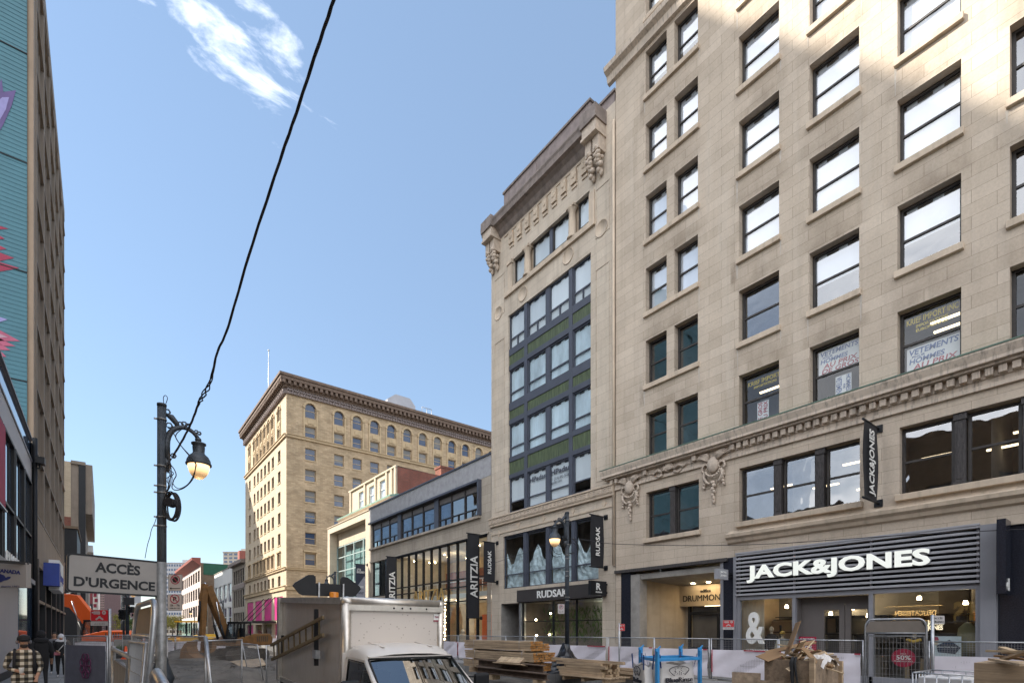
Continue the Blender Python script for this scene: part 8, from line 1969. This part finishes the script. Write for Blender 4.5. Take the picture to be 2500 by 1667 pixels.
poster(2176, 1582, 2236, 1626, 'oval crimson sale sticker reading 50% seen through the beige-boarded pedestrian gate', lambda s, P_, w_, h_: (text(s, "JUSQU'À", P_ + U * w_ * .38 + V * h_ * .68, U, V, w_ * .24, h_ * .08, .004, 1), text(s, '50%', P_ + U * w_ * .2 + V * h_ * .40, U, V, w_ * .6, h_ * .24, .004, 1, bold=.015), text(s, 'DE RABAIS SUR LES STYLES', P_ + U * w_ * .12 + V * h_ * .28, U, V, w_ * .76, h_ * .07, .004, 1)), oval=True)
def adp(s, P_, w_, h_):
    s.prism([P_ + U * w_ * a + V * h_ * b for a, b in ((.15, .62), (.6, .86), (.98, .55), (.8, .3), (.2, .35))], (-.002, 0, 0), 2); s.prism([P_ + U * (w_ * (.13 + .1 * math.cos(i * .6))) + V * (h_ * (.76 + .13 * math.sin(i * .6))) for i in range(10)], (-.003, 0, 0), 4); s.prism([P_ + U * w_ * a + V * h_ * b for a, b in ((.02, .82), (.24, .84), (.2, .97), (.05, .97))], (-.004, 0, 0), 3)
    text(s, 'MAINTENANT', P_ + U * w_ * .03 + V * h_ * .06, U, V, w_ * .92, h_ * .1, .006, 1, bold=.03); text(s, 'NOUVEAU POUR TOUT', P_ + U * w_ * .05 + V * h_ * .54, U, V, w_ * .8, h_ * .05, .008, 1, bold=.01)
poster(2276, 1552, 2347, 1612, 'pale advertising poster of a reclining figure in a red cap, reading MAINTENANT', adp, 'palep')
c = MB(); a = onX(2264, 1520, 20.9); text(c, 'JACK&\nJONES', (20.9, a.y, 1.75), U, V, .42, .36, .02, 0, bold=.03); solo(c, 'lit_wall_sign', emit('lit_white_letters', (1, .85, .6), .45), 'lit white letters inside the shop behind the small emergency access sign', 'shop sign')
# shop row across the street from the clothing shop, with its neon sign (mirrored in the shop glass)
OB = thing('opposite_shop_row', 'brick shop row facing the clothing shop, with a neon delicatessen sign', 'building', (XL, 0, 0)); s = MB(); wall_open(s, FL, -14, 11.9, -1, 15, [(a, a + 1.6, z, z + 2.2) for a in (-12, -8.5, -5, -1.5, 2, 5.5, 9) for z in (5.5, 9.3)] + [(6.5, 11.3, .4, 2.4)], .3); s.quad((XL, -14, 15), (XL, 11.9, 15), (XL - 12, 11.9, 15), (XL - 12, -14, 15)); s.build('wall', M['brownbrick'], OB)
s = MB()
for a in (-12, -8.5, -5, -1.5, 2, 5.5, 9):
    for z in (5.5, 9.3): s.quad(FL.p(a, z, -.25), FL.p(a + 1.6, z, -.25), FL.p(a + 1.6, z + 2.2, -.25), FL.p(a, z + 2.2, -.25))
s.build('window', M['winblue'], OB)
neon = emit('warm_neon', (1, .62, .22), 5); s = MB(); Y_ = Vector((0, 1, 0)); q0 = onX(2378, 1500, 42.8); q1 = onX(2170, 1500, 42.8); ya_, yb_ = min(q0.y, q1.y), max(q0.y, q1.y); zz = onX(2260, 1496, 42.8).z; Lq = yb_ - ya_
for dz_ in (.5, -.5): s.tube([(XL + .12, ya_ + Lq * .35, zz + dz_), (XL + .12, yb_ + .3, zz + dz_)], .014, 5)
text(s, 'DELICATESSEN', (XL + .12, ya_ + Lq * .42, zz - .14), Y_, V, Lq * .5, .34, .03, 0, bold=.02); text(s, "M'S", (XL + .1, ya_ - .6, zz - .75), Y_, V, Lq * .36, 1.5, .02, 1, bold=.04)
s.build('neon_sign', [neon, emit('dim_gold_letters', (.8, .5, .15), .45)], OB)

# ================================================================ PEOPLE
def skinned(name, nodes, mats, parent, sub=2, matfn=None):
    """one continuous body: joints (name: position, radius, parent) grown with a skin and smoothed"""
    me = bpy.data.meshes.new('sk'); keys = list(nodes); idx = {k: i for i, k in enumerate(keys)}
    me.from_pydata([nodes[k][0] for k in keys], [(idx[nodes[k][2]], idx[k]) for k in keys if nodes[k][2]], [])
    ob = bpy.data.objects.new('sk', me); COL.objects.link(ob); md = ob.modifiers.new('s', 'SKIN'); md.use_smooth_shade = True
    for i, k in enumerate(keys):
        r_ = nodes[k][1]; r_ = r_ if isinstance(r_, tuple) else (r_, r_); me.skin_vertices[0].data[i].radius = r_; me.skin_vertices[0].data[i].use_root = nodes[k][2] is None
    sb = ob.modifiers.new('b', 'SUBSURF'); sb.levels = sub; sb.render_levels = sub
    dg = bpy.context.evaluated_depsgraph_get(); out = bpy.data.meshes.new_from_object(ob.evaluated_get(dg)); bpy.data.objects.remove(ob); bpy.data.meshes.remove(me)
    out.materials.clear()
    for m_ in mats: out.materials.append(m_)
    for p_ in out.polygons: p_.material_index = matfn(p_.center); p_.use_smooth = True
    out.name = name; o = bpy.data.objects.new(name, out); COL.objects.link(o); o.parent = parent; return o
M['skin'] = mat('skin', (.36, .20, .13), .6, var=.08); M['jeans'] = mat('black_trousers', (.012, .012, .014), .9); M['hair'] = mat('dark_hair', (.02, .014, .012), .7); M['blackc'] = mat('black_coat', (.011, .011, .014), .9, var=.2)
M['lips'] = mat('lips', (.25, .09, .07), .6); M['shoew'] = mat('pale_shoe', (.42, .41, .42), .6); M['greyc'] = mat('grey_jacket', (.13, .13, .15), .9); M['scarfw'] = mat('pale_headscarf', (.5, .5, .54), .9); M['pinkbag'] = mat('pink_bag', (.40, .12, .16), .7)
def plaid():
    m, t, b, o = newmat('black_and_cream_plaid'); b.inputs['Roughness'].default_value = .9; tcn = N(t, 'ShaderNodeTexCoord'); sp = N(t, 'ShaderNodeSeparateXYZ'); lk(t, tcn.outputs['Object'], sp.inputs[0]); fs_ = []
    for ch, k in ((0, 8.5), (2, 8.5)):
        mu = N(t, 'ShaderNodeMath', operation='MULTIPLY', n1=k); lk(t, sp.outputs[ch], mu.inputs[0]); fr_ = N(t, 'ShaderNodeMath', operation='FRACT'); lk(t, mu.outputs[0], fr_.inputs[0]); gt = N(t, 'ShaderNodeMath', operation='GREATER_THAN', n1=.5); lk(t, fr_.outputs[0], gt.inputs[0]); fs_.append(gt)
    ad = N(t, 'ShaderNodeMath', operation='ADD'); lk(t, fs_[0].outputs[0], ad.inputs[0]); lk(t, fs_[1].outputs[0], ad.inputs[1]); dv = N(t, 'ShaderNodeMath', operation='DIVIDE', n1=2.0); lk(t, ad.outputs[0], dv.inputs[0]); cr = N(t, 'ShaderNodeValToRGB'); e_ = cr.color_ramp.elements; e_[0].color = (.015, .014, .013, 1); e_[1].color = (.55, .50, .42, 1); x_ = e_.new(.5); x_.color = (.13, .11, .08, 1); lk(t, dv.outputs[0], cr.inputs[0]); lk(t, cr.outputs[0], b.inputs['Base Color']); return m
M['plaid'] = plaid()
def person(label, loc, rz, h, top, legs=None, shoes=None, stride=.16, arms='bent', hood=None, cap=None, beard=False, phones=False, hair=None, extra=None, bulk=1.0):
    """walking figure facing local -y"""
    r = thing('person', label, 'person', loc, rz); k = h / 1.78; v_ = lambda x, y, z: Vector((x * k, y * k, z * k)); nd = {}
    def j(n, x, y, z, r_, p=None): nd[n] = (v_(x, y, z), tuple(a * k for a in r_) if isinstance(r_, tuple) else r_ * k, p)
    B_ = bulk
    j('pelvis', 0, 0, .95, (.165 * B_, .115 * B_)); j('waist', 0, -.01, 1.12, (.155 * B_, .11 * B_), 'pelvis'); j('chest', 0, -.01, 1.32, (.185 * B_, .12 * B_), 'waist'); j('collar', 0, 0, 1.45, (.12, .09), 'chest'); j('neck', 0, -.01, 1.53, .052, 'collar'); j('jaw', 0, -.03, 1.60, (.062, .07), 'neck'); j('skull', 0, -.012, 1.69, (.075, .092), 'jaw'); j('crown', 0, -.008, 1.755, (.05, .06), 'skull'); j('nose', 0, -.125, 1.655, .014, 'jaw')
    for sg, nm, st in ((1, 'l', stride), (-1, 'r', -stride)):
        j(nm + 'hip', sg * .09, 0, .90, .095 * B_, 'pelvis'); j(nm + 'knee', sg * .10, -st * .55 - .03, .50, .062, nm + 'hip'); j(nm + 'ankle', sg * .10, -st * .9 + (.08 if st < 0 else 0), .10 if st > 0 else .13, .042, nm + 'knee'); j(nm + 'ball', sg * .11, -st * .9 - .12, .045, (.045, .035), nm + 'ankle'); j(nm + 'toe', sg * .115, -st * .9 - .20, .035, (.035, .025), nm + 'ball')
        j(nm + 'sh', sg * .195, 0, 1.42, .068 * B_, 'collar')
        if arms == 'bent': el = (sg * .27, .03, 1.16); hd = (sg * (.10 if sg < 0 else .20), -.22 if sg < 0 else -.14, 1.08 if sg < 0 else .98)
        else: el = (sg * .26, .04 + st * .3, 1.16); hd = (sg * .27, -.02 + st * .8, .90)
        j(nm + 'el', *el, .05 * B_, nm + 'sh'); j(nm + 'wr', *hd, .031, nm + 'el'); d = (Vector(hd) - Vector(el)).normalized(); pm = Vector(hd) + d * .06; j(nm + 'palm', *pm, (.032, .018), nm + 'wr')
        for fi in range(4): q = pm + d * (.07 + .012 * (1 if fi in (1, 2) else 0)) + Vector(((fi - 1.5) * .017, -.012, -.018)); j(nm + 'f%d' % fi, *q, .0085, nm + 'palm'); q2_ = q + Vector((0, -.012, -.022)); j(nm + 'g%d' % fi, *q2_, .0075, nm + 'f%d' % fi)
        q = pm + Vector((-sg * .035, -.02, .0)); j(nm + 'th', *q, .010, nm + 'wr')
    lg, sh, sk_ = legs or M['jeans'], shoes or M['black'], M['skin']
    def mf(c):
        z = c.z / k; x = abs(c.x) / k; hands = any((c - nd[s_ + 'palm'][0]).length < .115 * k for s_ in 'lr')
        if hands and z < 1.2: return 0
        if z > 1.50 and x < .14: return 0
        if z < .10: return 3
        if z < .86 and x < .2: return 2
        return 1
    skinned('body', nd, [sk_, top, lg, sh], r, 2, mf)
    s = MB(); K = k
    if hood: s.ball(v_(0, .015, 1.675), .118 * k, .125 * k, .15 * k, 14, 8); s.ball(v_(0, .04, 1.5), .19 * k, .14 * k, .12 * k, 12, 6); s.build('hood', hood, r, world=False)
    else:
        vs_ = []; s.ball(v_(0, .018, 1.70), .088 * k, .105 * k, .10 * k, 14, 8); s.build('hair', hair or M['hair'], r, world=False)
    s = MB()
    for sg in (-1, 1): s.ball(v_(sg * .03, -.098, 1.682), .012 * k, .008 * k, .007 * k, 8, 4)
    s.build_each('eye', M['black'], r, world=False); s = MB(); s.ball(v_(0, -.105, 1.598), .024 * k, .008 * k, .006 * k, 8, 4); s.build('mouth', M['lips'], r, world=False)
    s = MB()
    for sg in (-1, 1): s.ball(v_(sg * .082, -.005, 1.66), .014 * k, .02 * k, .033 * k, 8, 5)
    s.build_each('ear', M['skin'], r, world=False)
    if beard: s = MB(); s.ball(v_(0, -.07, 1.585), .062 * k, .05 * k, .05 * k, 12, 6); s.build('beard', M['hair'], r, world=False)
    if cap: s = MB(); s.lathe(v_(0, .0, 1.70), [(.102 * k, -.01 * k), (.106 * k, .03 * k), (.085 * k, .085 * k), (.001, .10 * k)], 16, sy=1.15); s.ball(v_(0, -.13, 1.705), .07 * k, .06 * k, .012 * k, 10, 4); s.build('cap', cap, r, world=False)
    if phones:
        s = MB(); s.tube([v_(.10 * math.cos(R(a)), .01, 1.67 + .135 * math.sin(R(a))) for a in range(0, 181, 20)], .012 * k, 6)
        for sg in (-1, 1): s.ball(v_(sg * .10, -.0, 1.66), .022 * k, .035 * k, .045 * k, 10, 5)
        s.build('headphones', M['greyc'], r, world=False); s = MB(); s.box(-.075 * k, .075 * k, -.116 * k, -.09 * k, 1.665 * k, 1.70 * k); s.build('sunglasses', M['black'], r, world=False)
    if extra: extra(r, v_, k)
    return r
def straps(r, v_, k):
    s = MB()
    for sg in (-1, 1): s.tube([v_(sg * .13, .10, 1.45), v_(sg * .135, -.03, 1.51), v_(sg * .145, -.135, 1.38), v_(sg * .15, -.14, 1.2), v_(sg * .15, -.08, 1.06)], .024 * k, 6)
    s.box(-.15 * k, .15 * k, .12 * k, .26 * k, 1.08 * k, 1.48 * k); s.build('backpack', M['blackc'], r, world=False)
    s = MB(); s.prism([v_(-.19, -.125, .84), v_(.19, -.125, .84), v_(.185, -.125, 1.0), v_(-.185, -.125, 1.0)], v_(0, .25, 0)); s.build('shirt_hem', M['plaid'], r, world=False, bevel=.03 * k)
    s = MB(); s.lathe(v_(-.05, -.30, 1.04), [(.03 * k, 0), (.04 * k, .11 * k), (.042 * k, .115 * k)], 10); s.build('cup', M['white'], r, world=False)
p = atD(58, 1540, 9.9); person('bearded person in black and cream plaid shirt, dark cap and headphones', (p.x, p.y, 0), R(8), 1.66, M['plaid'], cap=M['blackc'], beard=True, phones=True, extra=straps)
p = atD(100, 1540, 16.0); person('person in a loose black hooded coat seen from behind', (p.x, p.y, 0), R(190), 1.74, M['blackc'], arms='down', hood=M['blackc'], bulk=1.35, stride=.12)
def bagx(r, v_, k):
    s = MB(); s.tube([v_(.15, -.02, 1.47), v_(.05, -.16, 1.3), v_(-.12, -.17, 1.05), v_(-.2, -.1, .98)], .014 * k, 6, 1); s.box(-.24 * k, -.02 * k, -.22 * k, -.14 * k, .93 * k, 1.05 * k); s.build('shoulder_bag', [M['pinkbag'], M['shoew']], r, world=False)
p = atD(149, 1540, 20.0); person('person in black with a pale headscarf and a pink shoulder bag', (p.x, p.y, 0), R(0), 1.62, M['blackc'], shoes=M['shoew'], arms='bent', hood=M['scarfw'], bulk=1.15, stride=.10, extra=bagx)
def shirt(r, v_, k):
    s = MB(); s.prism([v_(-.07, -.135, 1.02), v_(.07, -.135, 1.02), v_(.05, -.125, 1.44), v_(-.05, -.125, 1.44)], v_(0, -.012, 0)); s.build('dark_shirt', M['blackc'], r, world=False)
p = atD(133, 1540, 21.5); person('dark-haired person in a grey jacket, walking beside the person with the headscarf', (p.x, p.y, 0), R(0), 1.70, M['greyc'], shoes=M['shoew'], arms='bent', bulk=1.05, stride=.13, extra=shirt)
